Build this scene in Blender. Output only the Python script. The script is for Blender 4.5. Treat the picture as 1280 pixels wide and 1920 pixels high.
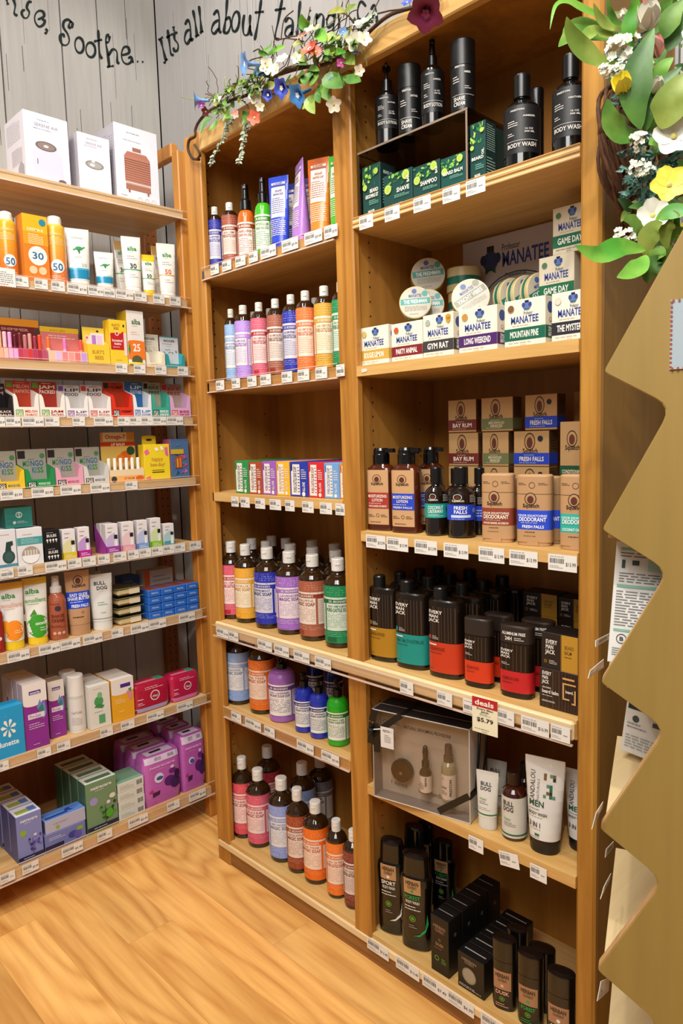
import bpy, math, random
import numpy as np
from mathutils import Vector, Matrix
random.seed(7)
for _o in list(bpy.data.objects): bpy.data.objects.remove(_o)
SC = bpy.context.scene
COL = SC.collection

# ------------------------------------------------------------------ camera
CAM = np.array([1.744, -1.144, 1.262]); FPX = 1335.12
_y, _p, _r = 0.795394547, -0.105080178, -0.028841541
FW = np.array([-math.sin(_y)*math.cos(_p), math.cos(_y)*math.cos(_p), math.sin(_p)])
_rt = np.array([math.cos(_y), math.sin(_y), 0.0]); _up = np.cross(_rt, FW)
RT = math.cos(_r)*_rt + math.sin(_r)*_up
UP = -math.sin(_r)*_rt + math.cos(_r)*_up
cd = bpy.data.cameras.new('camera'); cam = bpy.data.objects.new('camera', cd); COL.objects.link(cam)
cd.sensor_fit = 'VERTICAL'; cd.sensor_height = 24.0; cd.sensor_width = 16.0; cd.lens = FPX/1920*24.0
cd.clip_start = 0.02
_m = Matrix.Identity(4)
for i in range(3):
    _m[i][0] = RT[i]; _m[i][1] = UP[i]; _m[i][2] = -FW[i]; _m[i][3] = CAM[i]
cam.matrix_world = _m
SC.camera = cam

# ------------------------------------------------------------------ light, world, exposure
SC.view_settings.view_transform = 'Standard'; SC.view_settings.look = 'None'
SC.view_settings.gamma = 1.0; SC.view_settings.use_curve_mapping = False
SC.view_settings.exposure = 0.0
W = bpy.data.worlds.new('room_light'); SC.world = W; W.use_nodes = True
W.node_tree.nodes['Background'].inputs[0].default_value = (1.0, 0.965, 0.92, 1)
W.node_tree.nodes['Background'].inputs[1].default_value = 0.2

def spot(loc, tgt, power, angle, blend=0.5, size=0.04, col=(1.0, 0.955, 0.88)):
    l = bpy.data.lights.new('ceiling_spotlight', 'SPOT'); l.energy = power; l.spot_size = math.radians(angle)
    l.spot_blend = blend; l.shadow_soft_size = size; l.color = col
    o = bpy.data.objects.new('ceiling_spotlight', l); COL.objects.link(o); o.location = loc
    o.rotation_euler = (Vector(tgt)-Vector(loc)).to_track_quat('-Z', 'Y').to_euler()
    return o
def area(loc, tgt, power, sx, sy, col=(1.0, 0.965, 0.92)):  # soft fill added to brighten the shelf interiors, no fixture of the shop
    l = bpy.data.lights.new('fill_light', 'AREA'); l.shape = 'RECTANGLE'; l.size = sx; l.size_y = sy
    l.energy = power; l.color = col
    o = bpy.data.objects.new('fill_light', l); COL.objects.link(o); o.location = loc
    o.rotation_euler = (Vector(tgt)-Vector(loc)).to_track_quat('-Z', 'Y').to_euler()
    return o
spot((0.50, -0.62, 3.05), (0.30, 0.0, 1.1), 44, 75)
spot((1.15, -0.62, 3.05), (0.95, 0.0, 1.1), 34, 75)
spot((0.55, -0.10, 3.05), (-0.45, 0.0, 1.7), 22, 80)
spot((0.45, -1.10, 3.05), (-0.25, -0.35, 0.9), 50, 75)
spot((1.9, -1.5, 3.0), (0.4, -0.15, 0.4), 72, 60)
spot((1.75, -0.95, 3.0), (1.27, 0.0, 1.78), 22, 34)
area((1.6, -1.9, 2.9), (0.3, 0.0, 0.7), 60, 1.4, 1.4)

# ------------------------------------------------------------------ pixel <-> place helpers (1280 x 1920 frame)
def ray(u, v): return FW + RT*(u-640)/FPX + UP*(960-v)/FPX
def on(u, v, ax, val):
    d = ray(u, v); t = (val-CAM[ax])/d[ax]; return CAM+t*d
def depth(p): return float((np.array(p)-CAM) @ FW)
def px_of(p):
    d = np.array(p)-CAM; z = d@FW; return 640+FPX*(d@RT)/z, 960-FPX*(d@UP)/z
def sol(u, p, ax):          # coordinate ax of p such that it shows in column u
    k = (u-640)/FPX; c = RT-k*FW; d = np.array(p, float)-CAM
    s = sum(c[i]*d[i] for i in range(3) if i != ax); return CAM[ax]-s/c[ax]
def solz(v, x, y):          # height at (x, y) showing in row v
    k = (960-v)/FPX; c = UP-k*FW
    return CAM[2]-(c[0]*(x-CAM[0])+c[1]*(y-CAM[1]))/c[2]

# ------------------------------------------------------------------ materials
def lin(h):
    h = h.lstrip('#'); r = []
    for i in (0, 2, 4):
        c = int(h[i:i+2], 16)/255; r.append(c/12.92 if c <= .04045 else ((c+.055)/1.055)**2.4)
    return (*r, 1)
_MC = {}
def mat(h, rough=.42, metal=0.0, coat=0.0, name=None):
    k = (h, rough, metal, coat)
    if k in _MC: return _MC[k]
    m = bpy.data.materials.new(name or 'print_'+h.lstrip('#')); m.use_nodes = True
    nt = m.node_tree; b = nt.nodes['Principled BSDF']
    b.inputs['Base Color'].default_value = lin(h); b.inputs['Roughness'].default_value = rough
    b.inputs['Metallic'].default_value = metal; b.inputs['Coat Weight'].default_value = coat
    nz = nt.nodes.new('ShaderNodeTexNoise'); nz.inputs['Scale'].default_value = 60
    mr = nt.nodes.new('ShaderNodeMapRange'); mr.inputs['To Min'].default_value = max(0.02, rough-.05); mr.inputs['To Max'].default_value = rough+.05
    nt.links.new(nz.outputs['Fac'], mr.inputs['Value']); nt.links.new(mr.outputs['Result'], b.inputs['Roughness'])
    _MC[k] = m; return m
def clear(name, tint=(1, 1, 1, 1), gloss=.10):
    if name in _MC: return _MC[name]
    m = bpy.data.materials.new(name); m.use_nodes = True; nt = m.node_tree; nt.nodes.clear()
    o = nt.nodes.new('ShaderNodeOutputMaterial'); t = nt.nodes.new('ShaderNodeBsdfTransparent'); g = nt.nodes.new('ShaderNodeBsdfGlossy')
    t.inputs[0].default_value = tint; g.inputs['Roughness'].default_value = .06
    f = nt.nodes.new('ShaderNodeLayerWeight'); f.inputs[0].default_value = .5
    pw = nt.nodes.new('ShaderNodeMath'); pw.operation = 'POWER'; pw.inputs[1].default_value = 4.0
    ad = nt.nodes.new('ShaderNodeMath'); ad.operation = 'MULTIPLY_ADD'; ad.inputs[1].default_value = .5; ad.inputs[2].default_value = gloss*.4
    mx = nt.nodes.new('ShaderNodeMixShader'); nt.links.new(f.outputs['Facing'], pw.inputs[0]); nt.links.new(pw.outputs[0], ad.inputs[0]); nt.links.new(ad.outputs[0], mx.inputs[0])
    nt.links.new(t.outputs[0], mx.inputs[1]); nt.links.new(g.outputs[0], mx.inputs[2]); nt.links.new(mx.outputs[0], o.inputs[0])
    _MC[name] = m; return m
def wood(name, ca, cb, axis=2, scale=1.0, rough=.5, dark=.35, cath=0.0, seed=0.0, plank=None):
    if name in _MC: return _MC[name]
    m = bpy.data.materials.new(name); m.use_nodes = True; nt = m.node_tree; L = nt.links.new
    b = nt.nodes['Principled BSDF']; b.inputs['Roughness'].default_value = rough
    tc = nt.nodes.new('ShaderNodeTexCoord'); mp = nt.nodes.new('ShaderNodeMapping')
    sc = [16*scale]*3; sc[axis] = 1.1*scale
    mp.inputs['Scale'].default_value = sc; mp.inputs['Location'].default_value = (seed, seed*1.7, seed*.6)
    vec = tc.outputs['Object']
    if plank:
        # every plank gets its own stretch of grain and its own tone
        w, ln, pax = plank
        sp = nt.nodes.new('ShaderNodeSeparateXYZ'); L(vec, sp.inputs[0])
        def mth(op, a, b_=None):
            n = nt.nodes.new('ShaderNodeMath'); n.operation = op
            for i, q in enumerate((a, b_)):
                if q is None: continue
                if hasattr(q, 'links'): L(q, n.inputs[i])
                else: n.inputs[i].default_value = q
            return n.outputs[0]
        across = mth('DIVIDE', sp.outputs[1-pax], w); row_ = mth('FLOOR', across)
        shift = mth('MULTIPLY', mth('FRACT', mth('MULTIPLY', row_, 0.377)), ln)
        along = mth('DIVIDE', mth('ADD', sp.outputs[pax], shift), ln); cell = mth('FLOOR', along)
        cid = mth('ADD', mth('MULTIPLY', row_, 7.31), mth('MULTIPLY', cell, 3.77))
        wn = nt.nodes.new('ShaderNodeTexWhiteNoise'); wn.noise_dimensions = '1D'; L(cid, wn.inputs['W'])
        off = nt.nodes.new('ShaderNodeVectorMath'); off.operation = 'ADD'; L(vec, off.inputs[0]); 
        scl = nt.nodes.new('ShaderNodeVectorMath'); scl.operation = 'SCALE'; L(wn.outputs['Color'], scl.inputs[0]); scl.inputs['Scale'].default_value = 9.0
        L(scl.outputs[0], off.inputs[1]); vec = off.outputs[0]
        fa = mth('FRACT', across); fl = mth('FRACT', along)
        e1 = mth('LESS_THAN', fa, .006/w*.12); e2 = mth('LESS_THAN', fl, .006/ln*.15)
        seam = mth('MAXIMUM', e1, e2)
    L(vec, mp.inputs[0])
    n1 = nt.nodes.new('ShaderNodeTexNoise'); n1.inputs['Scale'].default_value = 1.0; n1.inputs['Detail'].default_value = 5; n1.inputs['Distortion'].default_value = .6
    if cath:             # flat-sawn boards: long nested ovals instead of straight streaks
        mp1 = nt.nodes.new('ShaderNodeMapping'); s1 = [5.2*scale]*3; s1[axis] = 1.15*scale; mp1.inputs['Scale'].default_value = s1; L(vec, mp1.inputs[0]); L(mp1.outputs[0], n1.inputs['Vector'])
        n1.inputs['Detail'].default_value = 2; n1.inputs['Distortion'].default_value = .25
    else: L(mp.outputs[0], n1.inputs['Vector'])
    wv = nt.nodes.new('ShaderNodeMath'); wv.operation = 'MULTIPLY'; wv.inputs[1].default_value = 22.0 if not cath else 105.0; L(n1.outputs['Fac'], wv.inputs[0])
    sn = nt.nodes.new('ShaderNodeMath'); sn.operation = 'SINE'; L(wv.outputs[0], sn.inputs[0])
    mr = nt.nodes.new('ShaderNodeMapRange'); mr.inputs['From Min'].default_value = -1; L(sn.outputs[0], mr.inputs['Value'])
    mr.inputs['To Min'].default_value = 0; mr.inputs['To Max'].default_value = dark
    if cath:
        pq = nt.nodes.new('ShaderNodeMath'); pq.operation = 'POWER'; pq.inputs[1].default_value = cath; L(mr.outputs[0], pq.inputs[0]); mr.inputs['To Max'].default_value = 1.0
        pm = nt.nodes.new('ShaderNodeMath'); pm.operation = 'MULTIPLY'; pm.inputs[1].default_value = dark; L(pq.outputs[0], pm.inputs[0]); mr = pm
    n2 = nt.nodes.new('ShaderNodeTexNoise'); n2.inputs['Scale'].default_value = 7.0; n2.inputs['Detail'].default_value = 3; L(mp.outputs[0], n2.inputs['Vector'])
    ad = nt.nodes.new('ShaderNodeMath'); ad.operation = 'MULTIPLY_ADD'; ad.inputs[1].default_value = .55; L(n2.outputs['Fac'], ad.inputs[0]); L(mr.outputs[0], ad.inputs[2])
    n3 = nt.nodes.new('ShaderNodeTexNoise'); n3.inputs['Scale'].default_value = .22; L(mp.outputs[0], n3.inputs['Vector'])
    ad2 = nt.nodes.new('ShaderNodeMath'); ad2.operation = 'MULTIPLY_ADD'; ad2.inputs[1].default_value = .5; L(n3.outputs['Fac'], ad2.inputs[0]); L(ad.outputs[0], ad2.inputs[2])
    rp = nt.nodes.new('ShaderNodeValToRGB'); L(ad2.outputs[0], rp.inputs[0])
    rp.color_ramp.elements[0].position = .25; rp.color_ramp.elements[1].position = .95
    rp.color_ramp.elements[0].color = lin(ca); rp.color_ramp.elements[1].color = lin(cb)
    out = rp.outputs[0]
    if plank:
        hs = nt.nodes.new('ShaderNodeHueSaturation'); L(out, hs.inputs['Color'])
        mv = nt.nodes.new('ShaderNodeMapRange'); L(wn.outputs['Value'], mv.inputs['Value']); mv.inputs['To Min'].default_value = .86; mv.inputs['To Max'].default_value = 1.1
        L(mv.outputs[0], hs.inputs['Value'])
        mc = nt.nodes.new('ShaderNodeMix'); mc.data_type = 'RGBA'; L(seam, mc.inputs['Factor']); L(hs.outputs[0], mc.inputs['A'])
        mc.inputs['B'].default_value = lin('bd8744'); out = mc.outputs['Result']
    L(out, b.inputs['Base Color'])
    bp = nt.nodes.new('ShaderNodeBump'); bp.inputs['Strength'].default_value = .06; bp.inputs['Distance'].default_value = .002
    L(ad.outputs[0], bp.inputs['Height']); L(bp.outputs[0], b.inputs['Normal'])
    _MC[name] = m; return m

# ------------------------------------------------------------------ mesh builder
class MB:
    def __init__(s): s.v = []; s.f = []; s.m = []; s.s = []; s.mats = []
    def mi(s, m):
        if m not in s.mats: s.mats.append(m)
        return s.mats.index(m)
    def add(s, vs, fs, m, smooth=False):
        b = len(s.v); k = s.mi(m); s.v.extend([tuple(map(float, p)) for p in vs])
        for f in fs: s.f.append(tuple(i+b for i in f)); s.m.append(k); s.s.append(smooth)
    def box(s, x0, y0, z0, x1, y1, z1, m, b=0.0, fm=None):
        if b <= 0:
            vs = [(x, y, z) for x in (x0, x1) for y in (y0, y1) for z in (z0, z1)]
            fs = [(0,1,3,2), (4,6,7,5), (0,4,5,1), (2,3,7,6), (0,2,6,4), (1,5,7,3)]
        else:
            b = min(b, (x1-x0)*.45, (y1-y0)*.45, (z1-z0)*.45)
            vs = []; X = (x0, x1); Y = (y0, y1); Z = (z0, z1)
            for i in (0, 1):
                for j in (0, 1):
                    for k in (0, 1):
                        sx, sy, sz = (b, -b)[i], (b, -b)[j], (b, -b)[k]
                        vs += [(X[i], Y[j]+sy, Z[k]+sz), (X[i]+sx, Y[j], Z[k]+sz), (X[i]+sx, Y[j]+sy, Z[k])]
            def q(i, j, k, a): return (i*4+j*2+k)*3+a
            fs = [tuple(q(0, j, k, 0) for j, k in ((0,0),(0,1),(1,1),(1,0))), tuple(q(1, j, k, 0) for j, k in ((0,0),(1,0),(1,1),(0,1))),
                  tuple(q(i, 0, k, 1) for i, k in ((0,0),(1,0),(1,1),(0,1))), tuple(q(i, 1, k, 1) for i, k in ((0,0),(0,1),(1,1),(1,0))),
                  tuple(q(i, j, 0, 2) for i, j in ((0,0),(0,1),(1,1),(1,0))), tuple(q(i, j, 1, 2) for i, j in ((0,0),(1,0),(1,1),(0,1)))]
            for i in (0, 1):
                for j in (0, 1): fs.append((q(i,j,0,0), q(i,j,0,1), q(i,j,1,1), q(i,j,1,0)))
                for k in (0, 1): fs.append((q(i,0,k,0), q(i,0,k,2), q(i,1,k,2), q(i,1,k,0)))
            for j in (0, 1):
                for k in (0, 1): fs.append((q(0,j,k,1), q(0,j,k,2), q(1,j,k,2), q(1,j,k,1)))
            for i in (0, 1):
                for j in (0, 1):
                    for k in (0, 1): fs.append((q(i,j,k,0), q(i,j,k,1), q(i,j,k,2)))
        fs2 = []
        cx, cy, cz = (x0+x1)/2, (y0+y1)/2, (z0+z1)/2
        for f in fs:
            p = [Vector(vs[i]) for i in f]; n = (p[1]-p[0]).cross(p[2]-p[0]); c = sum(p, Vector())/len(p)-Vector((cx, cy, cz))
            fs2.append(tuple(reversed(f)) if n.dot(c) < 0 else f)
        if fm:   # faces of the box may carry their own material: keys 'front','top','side'
            for f in fs2:
                p = [Vector(vs[i]) for i in f]; n = (p[1]-p[0]).cross(p[2]-p[0]).normalized()
                mm = m
                if n.y < -.9: mm = fm.get('front', m)
                elif n.z > .9: mm = fm.get('top', m)
                elif abs(n.x) > .9: mm = fm.get('side', m)
                s.add(vs, [f], mm)
        else: s.add(vs, fs2, m)
    def loft(s, secs, m, n=28, cap0=True, cap1=True, mf=None, smooth=True):
        # secs: (z, half width, half depth, exponent[, x shift, y shift])
        vs = []
        for q in secs:
            z, w, d, e = q[:4]; ox, oy = (q[4], q[5]) if len(q) > 4 else (0, 0)
            for i in range(n):
                a = 2*math.pi*i/n; c, si = math.cos(a), math.sin(a)
                vs.append((ox+w*math.copysign(abs(c)**(2/e), c), oy+d*math.copysign(abs(si)**(2/e), si), z))
        for j in range(len(secs)-1):
            mm = mf((secs[j][0]+secs[j+1][0])/2) if mf else m
            if abs(secs[j][0]-secs[j+1][0]) < 1e-9 and secs[j][1] == secs[j+1][1]: continue
            b = len(s.v)
            s.add(vs[j*n:(j+2)*n], [(i, (i+1) % n, n+(i+1) % n, n+i) for i in range(n)], mm, smooth)
        if cap0: s.add(vs[:n], [tuple(reversed(range(n)))], mf(secs[0][0]) if mf else m)
        if cap1: s.add(vs[-n:], [tuple(range(n))], mf(secs[-1][0]) if mf else m)
    def lathe(s, prof, m, n=28, **k): s.loft([(z, r, r, 2) for r, z in prof], m, n, **k)
    def tube(s, pts, r, m, n=8, r1=None):
        P = [Vector(p) for p in pts]; up = Vector((0.13, .27, 1)); vs = []
        for i, p in enumerate(P):
            t = (P[min(i+1, len(P)-1)]-P[max(i-1, 0)]).normalized(); a = t.cross(up)
            if a.length < .05: a = t.cross(Vector((1, 0, 0)))
            a.normalize(); b = t.cross(a); rr = r if r1 is None else r+(r1-r)*i/(len(P)-1)
            for k in range(n):
                g = 2*math.pi*k/n; vs.append(p+a*math.cos(g)*rr+b*math.sin(g)*rr)
        fs = [(j*n+i, j*n+(i+1) % n, (j+1)*n+(i+1) % n, (j+1)*n+i) for j in range(len(P)-1) for i in range(n)]
        fs += [tuple(reversed(range(n))), tuple(range((len(P)-1)*n, len(P)*n))]
        s.add(vs, fs, m, True)
    def prism(s, poly, fa, fb, m, edge=None):      # closed outline lifted to two faces by fa and fb
        n = len(poly); va = [fa(*p) for p in poly]; vb = [fb(*p) for p in poly]
        s.add(va, [tuple(range(n))], m); s.add(vb, [tuple(reversed(range(n)))], m)
        for i in range(n):
            j = (i+1) % n; s.add([va[i], va[j], vb[j], vb[i]], [(3, 2, 1, 0)], edge or m)
    def build(s, name, parent=None, loc=None, rot=None):
        me = bpy.data.meshes.new(name); me.from_pydata(s.v, [], s.f)
        for m in s.mats: me.materials.append(m)
        me.polygons.foreach_set('material_index', s.m); me.polygons.foreach_set('use_smooth', s.s)
        me.update(); o = bpy.data.objects.new(name, me); COL.objects.link(o)
        if parent: o.parent = parent
        if loc is not None: o.location = loc
        if rot is not None: o.rotation_euler = rot
        return o

LABELS = {}
def tag(o, label, cat, group=None):
    o['label'] = label; o['category'] = cat
    if group: o['group'] = group
    n = len(label.split())
    if n < 4 or n > 16: print('LABEL LENGTH', n, label)
    if label in LABELS: print('LABEL TWICE', label)
    LABELS[label] = o
    return o
def thing(name, label, cat, loc=(0, 0, 0), rz=0.0, group=None):
    o = bpy.data.objects.new(name, None); COL.objects.link(o); o.empty_display_size = .02
    o.location = tuple(map(float, loc)); o.rotation_euler = (0, 0, rz)
    return tag(o, label, cat, group)
def dup(root, loc, label, rz=None, group=None):
    r = root.copy(); COL.objects.link(r); r.location = tuple(map(float, loc))
    if rz is not None: r.rotation_euler = (0, 0, rz)
    if group: r['group'] = group
    tag(r, label, r['category'])
    for ch in list(root.children):
        c = ch.copy(); COL.objects.link(c); c.parent = r
        for g in list(ch.children):
            d = g.copy(); COL.objects.link(d); d.parent = c
    return r
def structure(o): o['kind'] = 'structure'; return o

# ------------------------------------------------------------------ lettering and print on surfaces
_G = {}
def _glyph_raw(s, bold):
    c = bpy.data.curves.new('t', 'FONT'); c.body = s; c.resolution_u = 2; c.offset = .022 if bold else 0.004
    o = bpy.data.objects.new('t', c); me = bpy.data.meshes.new_from_object(o)
    v = [(p.co.x, p.co.y) for p in me.vertices]; f = [tuple(q.vertices) for q in me.polygons]
    bpy.data.objects.remove(o); bpy.data.curves.remove(c); bpy.data.meshes.remove(me)
    return v, f
def glyph(ch, bold=False):
    k = (ch, bold)
    if k not in _G:
        v, f = _glyph_raw(ch, bold)
        a, _ = _glyph_raw('|'+ch+'|', bold); b, _ = _glyph_raw('||', bold)
        wa = max(p[0] for p in a)-min(p[0] for p in a); wb = max(p[0] for p in b)-min(p[0] for p in b)
        _G[k] = (v, f, max(wa-wb, .05))
    return _G[k]
_CAPH = max(p[1] for p in glyph('H')[0])
class Map:
    def __init__(s, f, seg=1): s.f = f; s.seg = seg
    def __call__(s, u, v, o): return s.f(u, v, o)
def put_text(mb, fm, s, u0, v0, u1, v1, m, off, bold=False, rot=0):
    # the string fills the given box exactly; rot=1 reads upwards
    x = 0; gl = []
    for ch in s:
        v, f, a = glyph(ch, bold)
        gl.append((v, f, x)); x += a
    if not gl or x <= 0: return
    W_, H_ = (u1-u0, v1-v0) if not rot else (v1-v0, u1-u0)
    kx, ky = W_/x, H_/_CAPH
    for v, f, dx in gl:
        if not f: continue
        if rot: vs = [fm(u1-p[1]*ky, v0+(p[0]+dx)*kx, off) for p in v]
        else: vs = [fm(u0+(p[0]+dx)*kx, v0+p[1]*ky, off) for p in v]
        mb.add(vs, f, m)
def put_rect(mb, fm, u0, v0, u1, v1, m, off):
    n = fm.seg; k = 4 if n > 1 and v1-v0 > .012 else 1
    vs = [fm(u0+(u1-u0)*i/n, v0+(v1-v0)*j/k, off) for i in range(n+1) for j in range(k+1)]
    mb.add(vs, [(i*(k+1)+j, (i+1)*(k+1)+j, (i+1)*(k+1)+j+1, i*(k+1)+j+1) for i in range(n) for j in range(k)], m)
def draw(mb, fm, Wd, H, art, o0=.0003):
    """art: fractions of width (-.5 .. .5) and height (0 .. 1)."""
    for i, a in enumerate(art):
        k = a[0]; off = o0+.00007*i+(.0005 if fm.seg > 1 and k in 'tv' else 0); X = lambda u: u*Wd; Y = lambda v: v*H
        if k == 'r': put_rect(mb, fm, X(a[1]), Y(a[2]), X(a[3]), Y(a[4]), mat(a[5]), off)
        elif k == 't': put_text(mb, fm, a[1], X(a[2]), Y(a[3]), X(a[4]), Y(a[5]), mat(a[6]), off, len(a) > 7 and a[7])
        elif k == 'v': put_text(mb, fm, a[1], X(a[2]), Y(a[3]), X(a[4]), Y(a[5]), mat(a[6]), off, len(a) > 7 and a[7], 1)
        elif k == 'l':       # n rows of fine print
            u0, v0, u1, v1, n, c = a[1:7]; rnd = random.Random(int(1000*(u0+v0))+n); m = mat(c)
            for j in range(n):
                vb = v0+(v1-v0)*(j+.30)/n; vt = v0+(v1-v0)*(j+.66)/n; u = u0; end = u1 if j < n-1 else u0+(u1-u0)*.7
                while u < end-.01*(u1-u0):
                    w = min(rnd.uniform(.06, .2)*(u1-u0), end-u)
                    mb.add([fm(X(u), Y(vb), off), fm(X(u+w), Y(vb), off), fm(X(u+w), Y(vt), off), fm(X(u), Y(vt), off)], [(0, 1, 2, 3)], m)
                    u += w+.03*(u1-u0)
        elif k in ('d', 'e'):
            u, v, rx = a[1:4]; ry = rx*Wd/H if k == 'd' else a[4]; c = a[-1]; n = 20
            rings = 3 if fm.seg > 1 and rx > .08 else 1
            vs = [fm(X(u), Y(v), off)]+[fm(X(u+rx*q/rings*math.cos(6.2832*j/n)), Y(v+ry*q/rings*math.sin(6.2832*j/n)), off) for q in range(1, rings+1) for j in range(n)]
            mb.add(vs, [(0, 1+j, 1+(j+1) % n) for j in range(n)]+[(1+q*n+j, 1+q*n+(j+1) % n, 1+(q-1)*n+(j+1) % n, 1+(q-1)*n+j) for q in range(1, rings) for j in range(n)], mat(c))
        elif k == 'o':       # ring
            u, v, rx, th, c = a[1:6]; ry = rx*Wd/H*(a[6] if len(a) > 6 else 1); n = 24; vs = []
            for j in range(n):
                g = 6.2832*j/n
                for q in (1, 1-th): vs.append(fm(X(u+rx*q*math.cos(g)), Y(v+ry*q*math.sin(g)), off))
            mb.add(vs, [(2*j, 2*((j+1) % n), 2*((j+1) % n)+1, 2*j+1) for j in range(n)], mat(c))
        elif k == 'p': mb.add([fm(X(u), Y(v), off) for u, v in a[1]], [tuple(range(len(a[1])))], mat(a[2]))
        elif k == 'b':       # bars of a barcode
            u0, v0, u1, v1 = a[1:5]; u = u0; rnd = random.Random(3); m = mat('1b1b1d')
            while u < u1:
                w = rnd.choice((.012, .02, .03))*(u1-u0)*1.3
                mb.add([fm(X(u), Y(v0), off), fm(X(u+w), Y(v0), off), fm(X(u+w), Y(v1), off), fm(X(u), Y(v1), off)], [(0, 1, 2, 3)], m); u += w*rnd.uniform(1.6, 2.6)
def flat_front(d): return Map(lambda u, v, o: (u, -d/2-o, v))
def flat_side(w, sgn): return Map(lambda u, v, o: (sgn*(w/2+o), sgn*u, v))
def flat_top(h): return Map(lambda u, v, o: (u, v, h+o))
def cyl(r): return Map(lambda u, v, o: ((r+o)*math.sin(u/r), -(r+o)*math.cos(u/r), v), 14)
def shell(Wf, Df, ef=lambda z: 2.0):
    def f(u, v, o):
        w, d, e = Wf(v), Df(v), ef(v); q = min(.995, abs(u)/max(w, 1e-5))
        return (u, -d*(1-q**e)**(1/e)-o, v)
    return Map(f, 12)
# ------------------------------------------------------------------ woods
W_FRONT = wood('oak_front', '8f5c1a', 'c28e3c', 2, 1.0, .42, .28)
W_POST = wood('oak_post', '8a5415', 'c48a3a', 2, 1.0, .42, .32, seed=3.1)
W_SIDE = wood('veneer_side', '94622a', 'bb8438', 2, .6, .5, .3, seed=5.3)
W_BACK = wood('veneer_back', '9c6220', 'bd8434', 2, .45, .5, .3, seed=9.0)
W_SHELF = wood('oak_shelf', 'b98640', 'e3bd7a', 0, .9, .4, .2, seed=2.0)
W_LSHELF = wood('pine_shelf', 'bb8842', 'edcb90', 1, .9, .4, .2, seed=4.0)
W_PINE = wood('pine_edge', 'd9b880', 'f2dfb4', 0, 1.2, .45, .12, seed=7.0)
W_PINEY = wood('pine_edge_along', 'd9b880', 'f2dfb4', 1, 1.2, .45, .12, seed=7.0)
W_KICK = wood('kick_wood', '6d4520', '9c6b35', 0, 1.0, .5, .5, seed=1.0)
W_LPOST = wood('honey_post', 'aa6620', 'd69340', 2, 1.2, .4, .25, seed=8.0)
W_RED = wood('reddish_peg_post', '7c4418', 'a9652c', 2, 1.0, .5, .25, seed=6.0)
W_PLY = wood('ply_panel', '94773a', 'aa8e4a', 2, .5, .55, .12, seed=11.0)
W_PLYEDGE = wood('ply_edge', 'c89a62', 'e4bf8c', 1, 1.0, .5, .15, seed=12.0)
W_MAPLE = wood('maple_board', 'd8bd86', 'efdcb0', 1, .8, .4, .10, seed=13.0)
W_SPANEL = wood('side_veneer', '845c14', 'a0741c', 2, .5, .55, .15, seed=15.0)
W_FLOOR = wood('floor_laminate', 'be762f', 'fcc472', 0, .62, .33, .27, cath=.6, seed=1.5, plank=(.125, 1.1, 0))
W_WHITE = wood('whitewashed_plank', 'b3b0aa', 'cfccc7', 2, .7, .75, .07, seed=21.0)
W_WHITE2 = wood('whitewashed_plank_cool', 'b6b4b2', 'cecccb', 2, .7, .75, .05, seed=25.0)
M_GAP = mat('17150f', .9)
M_CLEAR = clear('clear_acrylic', (.97, .94, .93, 1))
M_CLEAR2 = clear('reflection_tinted_acrylic', (.42, .39, .36, 1), .2)  # clear acrylic, tint darkened to stand in for its grazing reflection
M_EDGE = mat('d8c3b4', .3)
M_BLACK = mat('0d0d0e', .28)
M_SOFTBLACK = mat('121213', .5)

# ------------------------------------------------------------------ setting
XW, YW = -.592, .298
mb = MB(); mb.box(-.75, -3.0, -.03, 3.2, .45, 0, W_FLOOR); structure(mb.build('floor'))
mb = MB(); mb.box(XW-.03, -3.0, 0, XW-.016, YW+.03, 3.05, M_GAP)
ys = [-3.0, -2.6, -2.2, -1.9, -1.6, -1.31, -1.1, -.93, -.74, -.56, -.41, -.242, -.049, .078, YW]
for a, b in zip(ys[:-1], ys[1:]): mb.box(XW-.016, a+.0022, 0, XW, b-.0022, 3.05, W_WHITE, .0015)
rn = random.Random(4)
for k in range(60):      # short dark checks in the old paint
    y = rn.uniform(-.5, .26); z = rn.uniform(1.3, 2.7); h = rn.uniform(.04, .25); w = rn.uniform(.0006, .0016)
    mb.box(XW-.001, y, z, XW+.0004, y+w, z+h, mat('4a4438', .9))
wall_l = structure(mb.build('wall_left'))
mb = MB(); mb.box(XW-.016, YW+.016, 0, 3.2, YW+.03, 3.05, M_GAP)
xs = [XW, -.442, -.298, -.049, .121, .355, .56, .78, .98, 1.2, 1.4, 1.62, 1.84, 2.1, 2.4, 2.8, 3.2]
for i, (a, b) in enumerate(zip(xs[:-1], xs[1:])): mb.box(a+(.0006 if i in (1, 4) else .0018), YW, 0, b-(.0006 if i in (0, 3) else .0018), YW+.016, 3.05, W_WHITE2, .0012)
for k in range(40):
    x = rn.uniform(-.5, .7); z = rn.uniform(1.9, 2.7); h = rn.uniform(.03, .2); w = rn.uniform(.0005, .0012)
    mb.box(x, YW-.0004, z, x+w, YW+.001, z+h, mat('6a6458', .9))
wall_b = structure(mb.build('wall_back'))

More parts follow.
